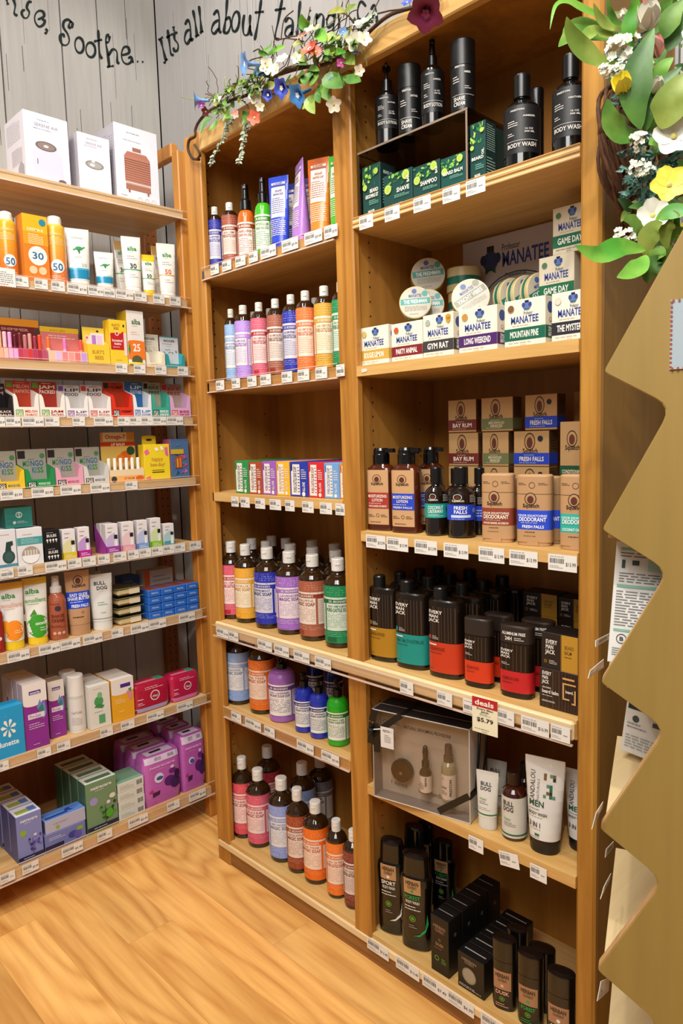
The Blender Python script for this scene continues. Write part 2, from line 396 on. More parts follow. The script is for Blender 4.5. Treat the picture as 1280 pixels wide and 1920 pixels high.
# hand-painted lettering on both walls: brush strokes, each a row of pen positions
def brush(mb, pts, wpx, fpt, m):
    P = [np.array(p, float) for p in pts]; C = []
    for i in range(len(P)-1):
        p0, p1, p2, p3 = P[max(i-1, 0)], P[i], P[i+1], P[min(i+2, len(P)-1)]
        for t in np.linspace(0, 1, 6, endpoint=False):
            C.append(.5*((2*p1)+(-p0+p2)*t+(2*p0-5*p1+4*p2-p3)*t*t+(-p0+3*p1-3*p2+p3)*t**3))
    C.append(P[-1]); vs = []; n = len(C)
    for i, c in enumerate(C):
        d = C[min(i+1, n-1)]-C[max(i-1, 0)]; d = d/(np.linalg.norm(d)+1e-9); nn = np.array([-d[1], d[0]])
        w = wpx*(.5+.18*math.sin(3.1*i/n*math.pi)) * (.65 if i in (0, n-1) else 1)
        vs += [fpt(*(c+nn*w)), fpt(*(c-nn*w))]
    mb.add(vs, [(2*i, 2*i+1, 2*i+3, 2*i+2) for i in range(n-1)], m)
def ell(cx, cy, rx, ry, t=0.0):
    return [(cx+rx*math.cos(a)*math.cos(t)-ry*math.sin(a)*math.sin(t), cy+rx*math.cos(a)*math.sin(t)+ry*math.sin(a)*math.cos(t)) for a in np.linspace(0, 6.4, 14)]
INK = mat('0f1f1f', .7)
sL = [[(35,-20),(42,10),(48,30)], [(70,-25),(90,30),(85,80),(105,95)], [(190,15),(172,12),(160,45),(175,75),(165,105),(145,108),(130,85),(135,65),(150,60)],
      [(225,118),(262,100),(258,72),(232,66),(210,90),(210,130),(232,160),(258,150),(268,125),(250,118)], [(270,175),(285,185),(268,205)],
      [(425,172),(412,160),(420,135),(434,140),(430,170)], [(430,135),(405,118),(382,132),(380,165),(405,205),(415,245),(400,270),(375,268),(360,240),(362,212),(380,208),(384,226)],
      ell(475, 272, 26, 46, -.1), ell(543, 300, 28, 44, -.1), [(588,180),(592,250),(598,325),(612,355)], [(562,250),(612,238)],
      [(655,210),(640,215),(634,255),(645,320),(655,402)], [(634,255),(652,250),(656,215)], [(650,335),(675,297),(700,312),(703,370),(716,382)], [(640,402),(682,396)],
      [(730,332),(772,318),(768,285),(742,285),(728,325),(738,370),(765,385),(790,365),(783,342),(768,352)],
      [(793,372),(802,372)], [(820,370),(829,370)], [(850,372),(860,372)]]
mb = MB(); f = lambda x, y: (lambda p: (XW+.0008, p[1], p[2]))(on(x/3.2, y/3.2, 0, XW))
for s in sL: brush(mb, s, 13, f, INK)
mb.build('lettering', wall_l)
sB = [[(68,232),(80,285),(100,365)], [(55,242),(82,222)], [(88,382),(108,352)], [(110,178),(120,250),(130,322),(148,330)], [(102,228),(142,203)], [(145,158),(148,188)],
      [(170,198),(152,200),(152,235),(172,265),(170,300),(152,306),(145,285)], [(215,150),(232,120),(246,160),(250,240),(262,228)], [(243,178),(222,192),(212,238),(228,264),(246,232)],
      [(262,60),(275,130),(287,218)], [(275,222),(300,208)], [(298,35),(306,110),(314,195)], [(304,200),(324,186)],
      [(385,92),(408,64),(420,110),(420,182),(434,196)], [(417,120),(388,140),(374,180),(390,203),(416,170)],
      [(468,-12),(460,100),(446,196)], [(456,122),(480,105),(488,150),(470,196),(444,194)], ell(518, 130, 22, 60, .12), [(570,88),(562,150),(568,206),(594,204),(606,150)], [(606,88),(604,160),(614,216)],
      [(672,-5),(655,120),(632,242)], [(632,76),(688,70)], [(798,-10),(775,120),(755,222),(782,236)], [(752,62),(818,50)],
      [(815,135),(835,108),(860,130),(855,215)], [(855,152),(826,168),(814,205),(834,222),(856,190)], [(905,5),(893,135),(886,215)], [(935,110),(900,160),(940,215)], [(960,95),(953,175)], [(963,62),(968,68)],
      [(1005,80),(1000,175)], [(1003,115),(1028,85),(1045,105),(1040,172)], [(1115,45),(1110,120),(1100,180),(1068,198)], [(1110,100),(1082,88),(1065,130),(1075,165),(1105,140)],
      [(1300,40),(1270,10),(1250,60),(1258,120),(1290,125)], [(1330,60),(1350,30),(1362,80),(1365,140)]]
mb = MB(); f = lambda x, y: (lambda p: (p[0], YW-.0008, p[2]))(on(280+x/3.2, y/3.2, 1, YW))
for s in sB: brush(mb, s, 13, f, INK)
mb.build('lettering', wall_b)

# ------------------------------------------------------------------ big bookcase
XA, XB, XC, XD, XE, XF = 0.0, .0686, .581, .637, 1.158, 1.195
DEP = .285
PLI, PLO, PRI, PRO = .0205, .598, .6265, 1.1735      # inner faces of the thin side panels behind the wider front stiles
def shifted(mb, root):
    l = root.location; mb.v = [(x-l[0], y-l[1], z-l[2]) for x, y, z in mb.v]; return mb
BK = thing('bookcase', 'tall oak bookcase with two bays of stocked shelves against the plank wall', 'bookcase', (.6, .13, 0))
def part(mb, name, root=BK, **k):
    o = shifted(mb, root).build(name, root)
    for a, b in k.items(): o[a] = b
    return o
def inner(z): return .0600+.0079*z      # the old left post leans a little
m = MB(); m.box(XA, 0, 0, XB, .02, 2.085, W_POST, .003); m.v = [(x if x < .03 else x-XB+inner(z), y, z) for x, y, z in m.v]; part(m, 'side_post')
m = MB(); m.box(XA, .02, 0, PLI, DEP, 2.085, W_SIDE); part(m, 'side_panel')
m = MB(); m.box(XC, 0, .05, XD, .02, 2.032, W_POST, .003); part(m, 'divider_post')
m = MB(); m.box(PLO, .02, .05, PRI, DEP, 2.045, W_SIDE); part(m, 'divider_panel')
m = MB(); m.box(XE, 0, 0, XF, .02, 2.085, W_FRONT, .005); part(m, 'side_post')
m = MB(); m.box(PRO, .02, 0, XF-.002, DEP, 2.085, W_SPANEL); part(m, 'side_panel')
m = MB(); m.box(0, DEP, .05, XF-.002, DEP+.01, 2.06, W_BACK); part(m, 'back_panel')
m = MB(); m.box(XB, .001, 2.032, XE, .024, 2.083, W_SHELF, .003); part(m, 'top_rail')
m = MB(); m.box(PLI, .024, 2.045, PRO, DEP, 2.068, W_SIDE); part(m, 'top_board')
m = MB(); m.box(XB-.008, .004, 0, XE, .028, .05, W_KICK); part(m, 'kick_board')
m = MB(); m.box(XB-.06, -.004, .047, XE, .004, .064, W_PINE, .001); part(m, 'base_trim')
m = MB(); m.box(XB-.008, .004, .05, XC, .022, .0744, W_SHELF); m.box(PLI, .022, .05, PLO, DEP, .0744, W_SHELF); part(m, 'base_shelf')
m = MB(); m.box(XD, .004, .05, XE, .022, .0744, W_SHELF); m.box(PRI, .022, .05, PRO, DEP, .0744, W_SHELF); part(m, 'base_shelf')
ZL = [1.722, 1.420, 1.117, .748, .490, .075]
ZR = [1.730, 1.416, 1.050, .748, .452, .075]
def strip(parent, x0, x1, z0, z1, y=0.0):
    m = MB(); m.box(x0, y-.0052, z0, x1, y-.0038, z1, M_CLEAR); m.box(x0, y-.0052, z0-.003, x1, y, z0, M_EDGE); m.box(x0, y-.0052, z1, x1, y-.0038, z1+.0014, M_EDGE)
    o = MB(); o.v, o.f, o.m, o.s, o.mats = m.v, m.f, m.m, m.s, m.mats
    l = BK.location; o.v = [(x-l[0], yy-l[1], z-l[2]) for x, yy, z in o.v]
    q = o.build('ticket_strip', parent); q['label'] = 'clear plastic ticket strip on shelf edge'
    return q
for i, z in enumerate(ZL[:5]):
    if i == 3: continue
    th = .024; m = MB(); m.box(XB-.008, 0, z-th, XC, .022, z-.0006, W_SHELF); m.box(PLI, .022, z-th, PLO, DEP, z-.0006, W_SHELF)
    sh = part(m, 'shelf')
    if i != 2: strip(sh, XB-(.004 if i < 2 else .0), XC, z-th, z+.006)
for i, z in enumerate(ZR[:5]):
    if i == 3: continue
    m = MB(); m.box(XD, 0, z-.023, XE, .022, z-.0006, W_SHELF); m.box(PRI, .022, z-.023, PRO, DEP, z-.0006, W_SHELF)
    if i == 0:
        for k in range(4): m.box(XD, -.0004, z-.0215+.0056*k, XE, 0, z-.0187+.0056*k, (W_PINE, W_KICK)[k % 2])
    part(m, 'shelf')
m = MB(); m.box(XB-.004, .0, .712, XC, .022, .7474, W_SHELF); m.box(XD, .0, .712, XE, .022, .7474, W_SHELF); m.box(PLI, .022, .712, PLO, DEP, .7474, W_SHELF); m.box(PRI, .022, .712, PRO, DEP, .7474, W_SHELF); m.box(XB-.012, -.012, .712, XE, 0, .7474, W_PINE, .004)
sh = part(m, 'shelf'); strip(sh, XB-.016, XE, .708, .737, -.012)
# shelf pin holes in the inner faces
m = MB()
for x in (PLI+.0006, PRI+.0006):
    for y in (.06, .23):
        for k in range(56):
            z = .25+.032*k
            if k % 2 and y > .1: continue
            m.add([(x, y+.0024*math.cos(a), z+.0024*math.sin(a)) for a in np.linspace(0, 6.2832, 9)[:-1]], [tuple(range(8))], M_GAP)
part(m, 'pin_holes')

# ------------------------------------------------------------------ shelf unit on the left
L = -.195
LB_ = [1.941, 1.675, 1.466, 1.315, 1.126, .918, .696, .410, .092]
LT = [b+.022 for b in LB_]; LT[8] = .118
LU = thing('wall_shelf_unit', 'honey pine shelf unit with nine crowded shelves against the left plank wall', 'shelf unit', (-.36, -.5, 0))
Y0, Y1 = -1.25, .113
m = MB(); m.box(-.248, .1165, 0, -.213, .154, 2.15, W_LPOST, .003); part(m, 'front_post', LU)
m = MB(); m.box(-.248, Y0-.04, 0, -.213, Y0-.002, 2.15, W_LPOST, .003); part(m, 'front_post', LU)
m = MB(); m.box(XW, .190, 0, XW+.03, .240, 2.18, W_RED, .002)
for k in range(70):
    z = .1+k*.029
    for y in (.204, .226): m.add([(XW+.0306, y+.0028*math.cos(a), z+.0028*math.sin(a)) for a in np.linspace(0, 6.2832, 9)[:-1]], [tuple(range(8))], M_GAP)
part(m, 'peg_post', LU)
m = MB(); m.box(XW+.03, .1165, 2.137, -.248, .142, 2.18, W_LPOST, .003); part(m, 'top_side_rail', LU)
m = MB(); m.box(-.515, Y0, .118, -.505, Y1-.01, .33, W_RED); part(m, 'back_board', LU)
for i, b in enumerate(LB_):
    t = LT[i]; m = MB(); m.box(-.505, Y0, b+.001, -.199, Y1, t-.0006, W_LSHELF); m.box(-.199, Y0, b+.001, L, Y1, t-.0006, W_PINEY)
    s_ = part(m, 'shelf', LU)
    hi = {0: .020, 1: .028, 8: .042}.get(i, .026)
    m = MB(); m.box(L+.0030, Y0, b, L+.0042, Y1+.012, b+hi, M_CLEAR); m.box(L, Y0, b-.004, L+.0048, Y1+.012, b, M_EDGE); m.box(L+.0030, Y0, b+hi, L+.0044, Y1+.012, b+hi+.0013, M_EDGE)
    l = LU.location; m.v = [(x-l[0], y-l[1], z-l[2]) for x, y, z in m.v]
    o = m.build('ticket_strip', s_); o['label'] = 'clear plastic ticket strip on shelf edge'
# ------------------------------------------------------------------ product builders: build(root, w, d, h, o); local front is -Y, base z = 0
def blend(a, b, t):
    p, q = [[int(h[i:i+2], 16) for i in (0, 2, 4)] for h in (a, b)]
    return '%02x%02x%02x' % tuple(int(x+(y-x)*t) for x, y in zip(p, q))
def amber(c='2a1708'): return mat(c, .10, 0, .6)
def b_castile(R, w, d, h, o):
    r = w/2; c = o['c']; sh = o.get('sh', .70); cap = .875 if h > .19 else .86
    m = MB(); nb = [(r*.86, 0), (r*.97, .012*h), (r, .03*h), (r, sh*h), (r*.97, (sh+.035)*h), (r*.84, (sh+.075)*h), (r*.60, (sh+.108)*h), (r*.42, (sh+.125)*h), (r*.38, (sh+.14)*h), (r*.38, cap*h)]
    m.lathe([(a, z) for a, z in nb], amber(o.get('body', '2b1a0a'))); m.build('bottle', R)
    l0, l1 = o.get('l0', .07)*h, o.get('l1', sh+.005)*h; H = l1-l0
    m = MB(); m.lathe([(r+.0004, l0), (r+.0004, l1)], mat(c), cap0=False, cap1=False)
    hi = o.get('hi', blend(c, 'ffffff', .3)); wt = o.get('paper', blend('ece6dc', c, .14)); ink = o.get('ink', c); b = o.get('band', c); fine = blend(ink, wt, .55)
    art = [('l', -.72, .83, .72, .98, 4, hi), ('r', -1.2, .765, 1.2, .80, wt), ('r', -1.2, .70, 1.2, .762, b), ('t', "DR. BRONNER'S", -.33, .712, .33, .75, wt, 1),
           ('r', -.44, .22, .40, .695, wt), ('t', o.get('t1', '18-IN-1 HEMP'), -.36, .63, .32, .668, ink), ('t', o.get('t2', 'PURE-CASTILE SOAP'), -.41, .555, .37, .613, ink, 1),
           ('l', -.40, .27, .36, .53, 9, fine), ('r', .48, .22, .78, .68, wt), ('l', .5, .26, .76, .66, 12, fine), ('r', -.78, .22, -.5, .68, wt), ('l', -.76, .26, -.52, .66, 12, fine),
           ('r', -.42, .03, -.08, .10, b), ('l', -.7, .11, .7, .2, 3, hi)]
    f = cylmap(r+.0004, l0); draw(m, f, w, H, art); m.build('label', R)
    m = MB(); q = mat(o.get('cap', 'e6e3dc'), .35); rc = r*o.get('rc', .44)
    m.lathe([(rc, (cap-.015)*h), (rc, (cap+.052)*h)], q, 24); cp = m.build('cap', R)
    m = MB(); m.lathe([(rc*.985, (cap+.052)*h), (rc, (cap+.056)*h), (rc, .988*h), (rc*.9, h)], q, 24)
    m.box(-rc*.35, -rc-.0012, (cap+.054)*h, rc*.35, -rc*.8, (cap+.072)*h, q); m.build('flip_lid', cp)
def cylmap(r, z0=0.0): return Map(lambda u, v, o: ((r+o)*math.sin(u/r), -(r+o)*math.cos(u/r), v+z0), 16)
def pump_head(R, z0, z1, r, q, style):
    H = z1-z0; m = MB()
    if style == 'spray':
        m.lathe([(r, z0), (r, z0+.35*H), (r*.72, z0+.42*H), (r*.62, z0+.8*H), (r*.60, z0+.97*H), (r*.3, z1)], q, 20); m.box(-r*.3, -r*.9, z0+.78*H, r*.3, 0, z0+.9*H, q, .001); m.build('spray_cap', R)
    else:
        m.lathe([(r, z0), (r, z0+.42*H), (r*.55, z0+.48*H), (r*.32, z0+.5*H), (r*.32, z0+.8*H), (r*.8, z0+.82*H), (r*.8, z0+.95*H), (r*.5, z1)], q, 20); p = m.build('pump', R); m = MB()
        m.tube([(0, 0, z0+.9*H), (0, -r*1.2, z0+.92*H), (0, -r*2.1, z0+.86*H), (0, -r*2.4, z0+.72*H)], r*.34, q, 10, r*.24); m.build('nozzle', p)
def b_pump(R, w, d, h, o):
    r = w/2; bt = o.get('bt', .62); c = o['c']; nr = o.get('nr', .42)
    m = MB(); body = mat(c, .22, 0, .5)
    m.lathe([(r*.88, 0), (r*.98, .01*h), (r, .03*h), (r, (bt-.16)*h), (r*.965, (bt-.1)*h), (r*.86, (bt-.05)*h), (r*.66, (bt-.012)*h), (r*nr, bt*h), (r*nr, (bt+.02)*h)], body); m.build('bottle', R)
    m = MB(); l0, l1 = o.get('l0', .04)*h, o.get('l1', bt-.14)*h
    if o.get('lab'): m.lathe([(r+.0004, l0), (r+.0004, l1)], mat(o['lab']), cap0=False, cap1=False)
    draw(m, cylmap(r+.0004, l0), w, l1-l0, o['art']); m.build('label', R)
    pump_head(R, bt*h, h, r*o.get('pr', .44), mat(o.get('pc', '0e0e0f'), .25), o.get('pump', 'pump'))
def b_bottle(R, w, d, h, o):
    # plain round bottle with a straight black cap
    r = w/2; bt = o.get('bt', .70); c = o['c']; m = MB()
    m.lathe([(r*.9, 0), (r, .02*h), (r, (bt-.1)*h), (r*.93, (bt-.045)*h), (r*.7, (bt)*h), (r*.42, (bt+.035)*h), (r*.38, (bt+.05)*h), (r*.38, (bt+.09)*h)], mat(c, .12, 0, .6)); m.build('bottle', R)
    m = MB(); l0, l1 = o.get('l0', .05)*h, o.get('l1', bt-.1)*h
    if o.get('lab'): m.lathe([(r+.0004, l0), (r+.0004, l1)], mat(o['lab'], .5), cap0=False, cap1=False)
    draw(m, cylmap(r+.0004, l0), w, l1-l0, o.get('art', [])); m.build('label', R)
    rc = r*o.get('rc', .48); m = MB(); m.lathe([(rc, (bt+.06)*h), (rc, .985*h), (rc*.93, h)], mat(o.get('cap', '101011'), .3), 24); m.build('cap', R)
def tubef(w, d, h, o):
    cf = o.get('cf', .13); wb = o.get('wb', .84)
    def Wf(z): t = min(1, max(0, (z/h-cf)/(1-cf))); return w/2*(wb+(1-wb)*min(1, t*1.15))
    def Df(z): t = min(1, max(0, (z/h-cf)/(1-cf))); return max(.0012, d/2*(1-t**1.35))
    return Wf, Df, cf
def b_tube(R, w, d, h, o):
    Wf, Df, cf = tubef(w, d, h, o); m = MB(); bands = o.get('bands', [])
    zs = sorted(set([cf*h]+[cf*h+(h-cf*h)*t for t in (.1, .22, .36, .5, .64, .78, .88, .93)]+[h]+[b*h for x in bands for b in x[:2]]))
    zs = [z for z in zs if z >= cf*h-1e-9]
    def mf(z):
        for a, b, c in bands:
            if a*h <= z <= b*h: return mat(c, .3, 0, .3)
        return mat(o['c'], .3, 0, .3)
    m.loft([(z, Wf(z), Df(z), 2.1) for z in zs], None, 28, mf=mf)
    fm = shell(Wf, Df, lambda z: 2.1)
    if o.get('art'): draw(m, fm, w, h, o['art'])
    m.build('tube', R)
    m = MB(); q = mat(o.get('cap', o['c']), .3); wc, dc = w/2*o.get('wb', .84)*.97, d/2*.97
    m.loft([(0, wc*.96, dc*.96, 2.1), (.004, wc, dc, 2.1), (cf*h-.0015, wc*1.0, dc*1.0, 2.1), (cf*h, wc*.985, dc*.985, 2.1)], q, 28)
    m.loft([(.25*cf*h, wc*.3, dc+.0010, 2), (.5*cf*h, wc*.26, dc+.0010, 2)], q, 16); m.build('cap', R)
def b_carton(R, w, d, h, o):
    c = o.get('c', 'ffffff'); m = MB()
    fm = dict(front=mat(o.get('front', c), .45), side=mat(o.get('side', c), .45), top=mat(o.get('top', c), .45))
    m.box(-w/2, -d/2, 0, w/2, d/2, h, mat(c, .45), .0007, fm)
    draw(m, flat_front(d), w, h, o.get('art', []))
    if o.get('sart'): draw(m, flat_side(w, o.get('ss', 1)), d, h, o['sart'])
    if o.get('tart'): draw(m, flat_top(h), w, d, o['tart'])
    me = m.build(o.get('pn', 'carton'), R)
    for e in o.get('extra', []): e(R, w, d, h)
def b_can(R, w, d, h, o):
    r = w/2; m = MB(); c1, c2 = o['c'], o['c2']
    n = 14; zs = [.01*h+(.80*h-.01*h)*i/n for i in range(n+1)]
    def mix(t):
        a, b = [int(c1[i:i+2], 16) for i in (0, 2, 4)], [int(c2[i:i+2], 16) for i in (0, 2, 4)]
        return '%02x%02x%02x' % tuple(int(a[i]+(b[i]-a[i])*t) for i in range(3))
    def mf(z): return mat(mix(min(1, max(0, (z/h-.02)/.7))), .25, 0, .4)
    m.loft([(0, r*.95, r*.95, 2)]+[(z, r, r, 2) for z in zs]+[(.83*h, r*.97, r*.97, 2), (.855*h, r*.88, r*.88, 2), (.87*h, r*.72, r*.72, 2)], None, 28, mf=mf)
    draw(m, cylmap(r, 0), w, h, o['art'], .0005); m.build('can', R)
    m = MB(); m.lathe([(r*.70, .865*h), (r*.70, .955*h), (r*.62, .985*h), (r*.35, h)], mat('e9e4da', .35), 24); m.build('cap', R)
def b_oval(R, w, d, h, o):
    # oval bottle with flip-top cap set to one side of its shoulder
    e = 2.5; m = MB(); bt = o.get('bt', .86); bands = o.get('bands', [])
    def mf(z):
        for a, b, c in bands:
            if a*h <= z < b*h: return mat(c, .35, 0, .2)
        return mat(o['c'], .25, 0, .4)
    zs = sorted(set([.03*h, (bt-.05)*h]+[b*h for x in bands for b in x[:2]]))
    S = [(0, w*.44, d*.44, e), (.012*h, w*.485, d*.485, e)]+[(z, w/2, d/2, e) for z in zs]+[((bt-.02)*h, w*.495, d*.49, e), ((bt-.004)*h, w*.45, d*.43, e), (bt*h, w*.38, d*.36, e)]
    m.loft(S, None, 36, mf=mf); draw(m, shell(lambda z: w/2, lambda z: d/2, lambda z: e), w, h, o['art']); m.build('bottle', R)
    r = w*.19; x = o.get('capx', -.12)*w; m = MB()
    m.loft([(bt*h-.001, r, r, 2, x, 0), (.985*h, r, r, 2, x, 0), (h, r*.88, r*.88, 2, x, 0)], mat('141414', .3), 22); m.build('cap', R)
def b_stick(R, w, d, h, o):
    e = o.get('e', 3.2); m = MB(); c = o['c']; hc = o.get('hc', .80); bands = o.get('bands', [])
    def mf(z):
        for a, b, q in bands:
            if a*h <= z < b*h: return mat(q, o.get('ro', .4), 0, o.get('co', 0))
        return mat(c, o.get('ro', .4), 0, o.get('co', 0))
    zs = sorted(set([.05*h, hc*h-.001]+[b*h for x in bands for b in x[:2] if b < hc]))
    b = o.get('foot', .93)
    m.loft([(0, w*.5*b, d*.5*b, e), (.045*h, w*.5*b, d*.5*b, e)]+[(z, w/2, d/2, e) for z in zs], None, 36, mf=mf)
    m.box(-w*.16, -d/2-.0006, 0, w*.16, -d*.3, .075*h, mat(c, .4)) if o.get('tab') else None
    fm = shell(lambda z: w/2, lambda z: d/2, lambda z: e); draw(m, fm, w, h, [a for a in o['art'] if a[0] != 'cap']); m.build('stick_body', R)
    m = MB(); q = mat(o.get('capc', c), o.get('ro', .4), 0, o.get('co', 0)); top = o.get('dome', .012)
    m.loft([(hc*h, w/2, d/2, e), (.97*h, w/2, d/2, e), (.985*h, w*.49, d*.48, e), ((1-.2*top)*h, w*.45, d*.42, e), (h, w*.3, d*.25, e)], q, 36)
    ca = o.get('capart')
    if ca: draw(m, fm, w, h, ca)
    m.build('cap', R)
def b_pack(R, w, d, h, o):
    # soft plastic pack: pillowy block with crimped top
    m = MB(); q = mat(o['c'], .28, 0, .35); nx, nz = 9, 9; e = 5.0
    S = []
    for j in range(11):
        t = j/10; z = h*t; k = 1-.10*(2*abs(t-.5))**4; S.append((z, w/2*k, d/2*(1-.16*(2*abs(t-.5))**4), e))
    m.loft(S, q, 40); fm = shell(lambda z: w/2*(1-.10*(2*abs(z/h-.5))**4), lambda z: d/2*(1-.16*(2*abs(z/h-.5))**4), lambda z: e)
    draw(m, fm, w, h, o['art'], .0008)
    if o.get('tart'): draw(m, flat_top(h), w, d, o['tart'])
    m.build('pack', R)
def b_tray(R, w, d, h, o):
    # counter display: box with a cut-down front and a tall header card behind
    c = o['c']; fh = o.get('fh', .55)*h; q = mat(c, .45); t = .0012; m = MB()
    m.box(-w/2, -d/2, 0, w/2, d/2, t, q)
    sw = .16*w; cut = o.get('cut', .45)*fh
    if o.get('flat'): poly = [(-w/2, 0), (w/2, 0), (w/2, fh), (-w/2, fh)]
    else: poly = [(-w/2, 0), (w/2, 0), (w/2, fh), (w/2-sw*.5, fh), (w/2-sw*.9, fh*.86), (w/2-sw*1.25, fh-cut), (-w/2+sw*1.25, fh-cut), (-w/2+sw*.9, fh*.86), (-w/2+sw*.5, fh), (-w/2, fh)]
    m.prism(poly, lambda u, v: (u, -d/2, v), lambda u, v: (u, -d/2+t, v), q)
    for sx in (-1, 1):
        m.prism([(-d/2, 0), (d/2, 0), (d/2, fh*1.25), (d/2-.2*d, fh*1.2), (-d/2+t, fh)], lambda y, v: (sx*w/2, y, v), lambda y, v: (sx*(w/2-t), y, v), mat(o.get('side', c), .45))
    draw(m, flat_front(d), w, fh, o.get('art', [])); m.build('tray', R)
    if o.get('hh', 1) > 0:
        hc = o.get('hc', c); m = MB(); m.box(-w/2*o.get('hw', .98), d/2-.002, 0, w/2*o.get('hw', .98), d/2-.0008, h, mat(hc, .45))
        if o.get('hart'): draw(m, Map(lambda u, v, q_: (u, d/2-.002-q_, v)), w, h, o['hart'])
        m.build('header_card', R)
BUILD = dict(castile=(b_castile, 'soap_bottle', 'bottle', 1.0), pump=(b_pump, 'pump_bottle', 'bottle', 1.0), bottle=(b_bottle, 'bottle', 'bottle', 1.0), tube=(b_tube, 'squeeze_tube', 'tube', .62),
             carton=(b_carton, 'carton_box', 'box', None), can=(b_can, 'spray_can', 'can', 1.0), oval=(b_oval, 'oval_bottle', 'bottle', .60), stick=(b_stick, 'deodorant_stick', 'deodorant', .50),
             pack=(b_pack, 'soft_pack', 'pack', None), tray=(b_tray, 'display_tray', 'display', None))
PLACED = []     # (surface, shelf z, along, front, root) for the price tags
def facing(surf, x, y, k=1.0, extra=0.0):
    base = 0.0 if surf == 'M' else math.pi/2
    a = math.atan2(CAM[0]-x, -(CAM[1]-y)); return base+(a-base)*k+math.radians(extra)
def row(surf, z, inset, items, group=None, gap=.0022):
    R = []
    for it in items:
        kind, p0, p1, pt, o = it; fn, nm, cat, dr = BUILD[kind]; o = dict(o)
        zb = o.get('z', z); ins = o.get('ins', inset)
        q = dict(kind=kind, o=o, z=zb, ins=ins, fn=fn, nm=nm, cat=cat)
        def fp(a, back=0.0): return (a, ins+back, zb+.04) if surf == 'M' else (L-ins-back, a, zb+.04)
        ax = 0 if surf == 'M' else 1
        if dr is None:
            a0 = sol(p0, fp(0), ax); a1 = sol(p1, fp(0), ax)
            q.update(a0=a0, a1=a1, d=o.get('d', .04), yaw=0.0 if surf == 'M' else math.pi/2)
        else:
            dr = o.get('dr', dr); hw = .03
            for _ in range(6):
                c = sol((p0+p1)/2, fp(0, q.get('dy', hw*dr)), ax); P = fp(c, q.get('dy', hw*dr)); dep = depth(P)
                S_ = (p1-p0)/2*dep/FPX
                yaw = facing(surf, P[0], P[1], o.get('k', 1.0 if dr == 1 else .45), o.get('yaw', 0))
                va = math.atan2(CAM[0]-P[0], -(CAM[1]-P[1])); ph = va-yaw
                hw = S_/math.sqrt(math.cos(ph)**2+(dr*math.sin(ph))**2)
                ry = yaw-(0 if surf == 'M' else math.pi/2); ext = hw*math.sqrt(math.cos(ry)**2+(dr*math.sin(ry))**2); dy = hw*math.sqrt(math.sin(ry)**2+(dr*math.cos(ry))**2)
                q['dy'] = dy
            q.update(c=c, hw=hw, dr=dr, yaw=yaw, ext=ext, dy=dy, a0=c-ext, a1=c+ext)
        q['pt'] = pt; R.append(q)
    for q in R: q['dd'] = 2*q['dy'] if 'hw' in q else q['d']
    lo, hi = (-9, 9) if surf == 'L' else (PLI+.003, PLO-.0022) if (R[0]['a0']+R[0]['a1'])/2 < .609 else (PRI+.0022, PRO-.0022)
    def move(q, s_):
        if 'hw' in q: q['c'] += s_
        q['a0'] += s_; q['a1'] += s_
    def shrink(q, s_):
        if 'hw' in q:
            k = 1-s_/2/q['ext']; q['hw'] *= k; q['ext'] *= k; q['dy'] *= k; q['a0'] = q['c']-q['ext']; q['a1'] = q['c']+q['ext']
        else: q['a0'] += s_/2; q['a1'] -= s_/2
    R2 = sorted(R, key=lambda q: q['a0']+q['a1'])
    for it in range(6):      # goods keep clear of the posts and of one another
        for q in R2:
            if q['a1'] > hi: move(q, hi-q['a1'])
            if q['a0'] < lo:
                if 'hw' in q: move(q, lo-q['a0'])
                else: q['a0'] = lo
        for a, b in zip(R2[:-1], R2[1:]):
            if abs(a['z']-b['z']) > .01 or a['ins'] > b['ins']+b['dd'] or b['ins'] > a['ins']+a['dd']: continue
            ov = a['a1']-b['a0']+gap
            if ov > 1e-5:
                k = .5 if it < 5 else .0
                if 'hw' in a or 'hw' in b: move(a, -ov*.25*(it < 5)); move(b, ov*.25*(it < 5)); shrink(a, ov*(.5 if it < 5 else 1.01)); shrink(b, ov*(.5 if it < 5 else 1.01))
                else: a['a1'] -= ov/2; b['a0'] += ov/2
    for q in R2:
        if 'hw' in q and q['a1'] > hi: move(q, hi-q['a1'])
    out = []
    for q in R:
        o = q['o']; ins = q['ins']
        if 'hw' in q: w = 2*q['hw']; d = w*q['dr']; c = q['c']; b = q['dy']
        else: w = q['a1']-q['a0']; d = q['d']; c = (q['a0']+q['a1'])/2; b = d/2
        x, y = (c, ins+b) if surf == 'M' else (L-ins-b, c)
        fx, fy = (x, y) if 'hw' in q else ((c, ins) if surf == 'M' else (L-ins, c))
        h = o['h'] if 'h' in o else solz(q['pt'], fx, fy)-q['z']
        root = thing(o.get('n', q['nm']), o['label'], o.get('cat', q['cat']), (x, y, q['z']), q['yaw'], o.get('g', group))
        q['fn'](root, w, d, h, o); root['_w'] = 0
        del root['_w']
        PLACED.append((surf, q['z'], c, ins, root)); out.append((root, w, d, h, x, y))
    return out
def I(kind, p0, p1, pt, label, **o): o['label'] = label; return (kind, p0, p1, pt, o)
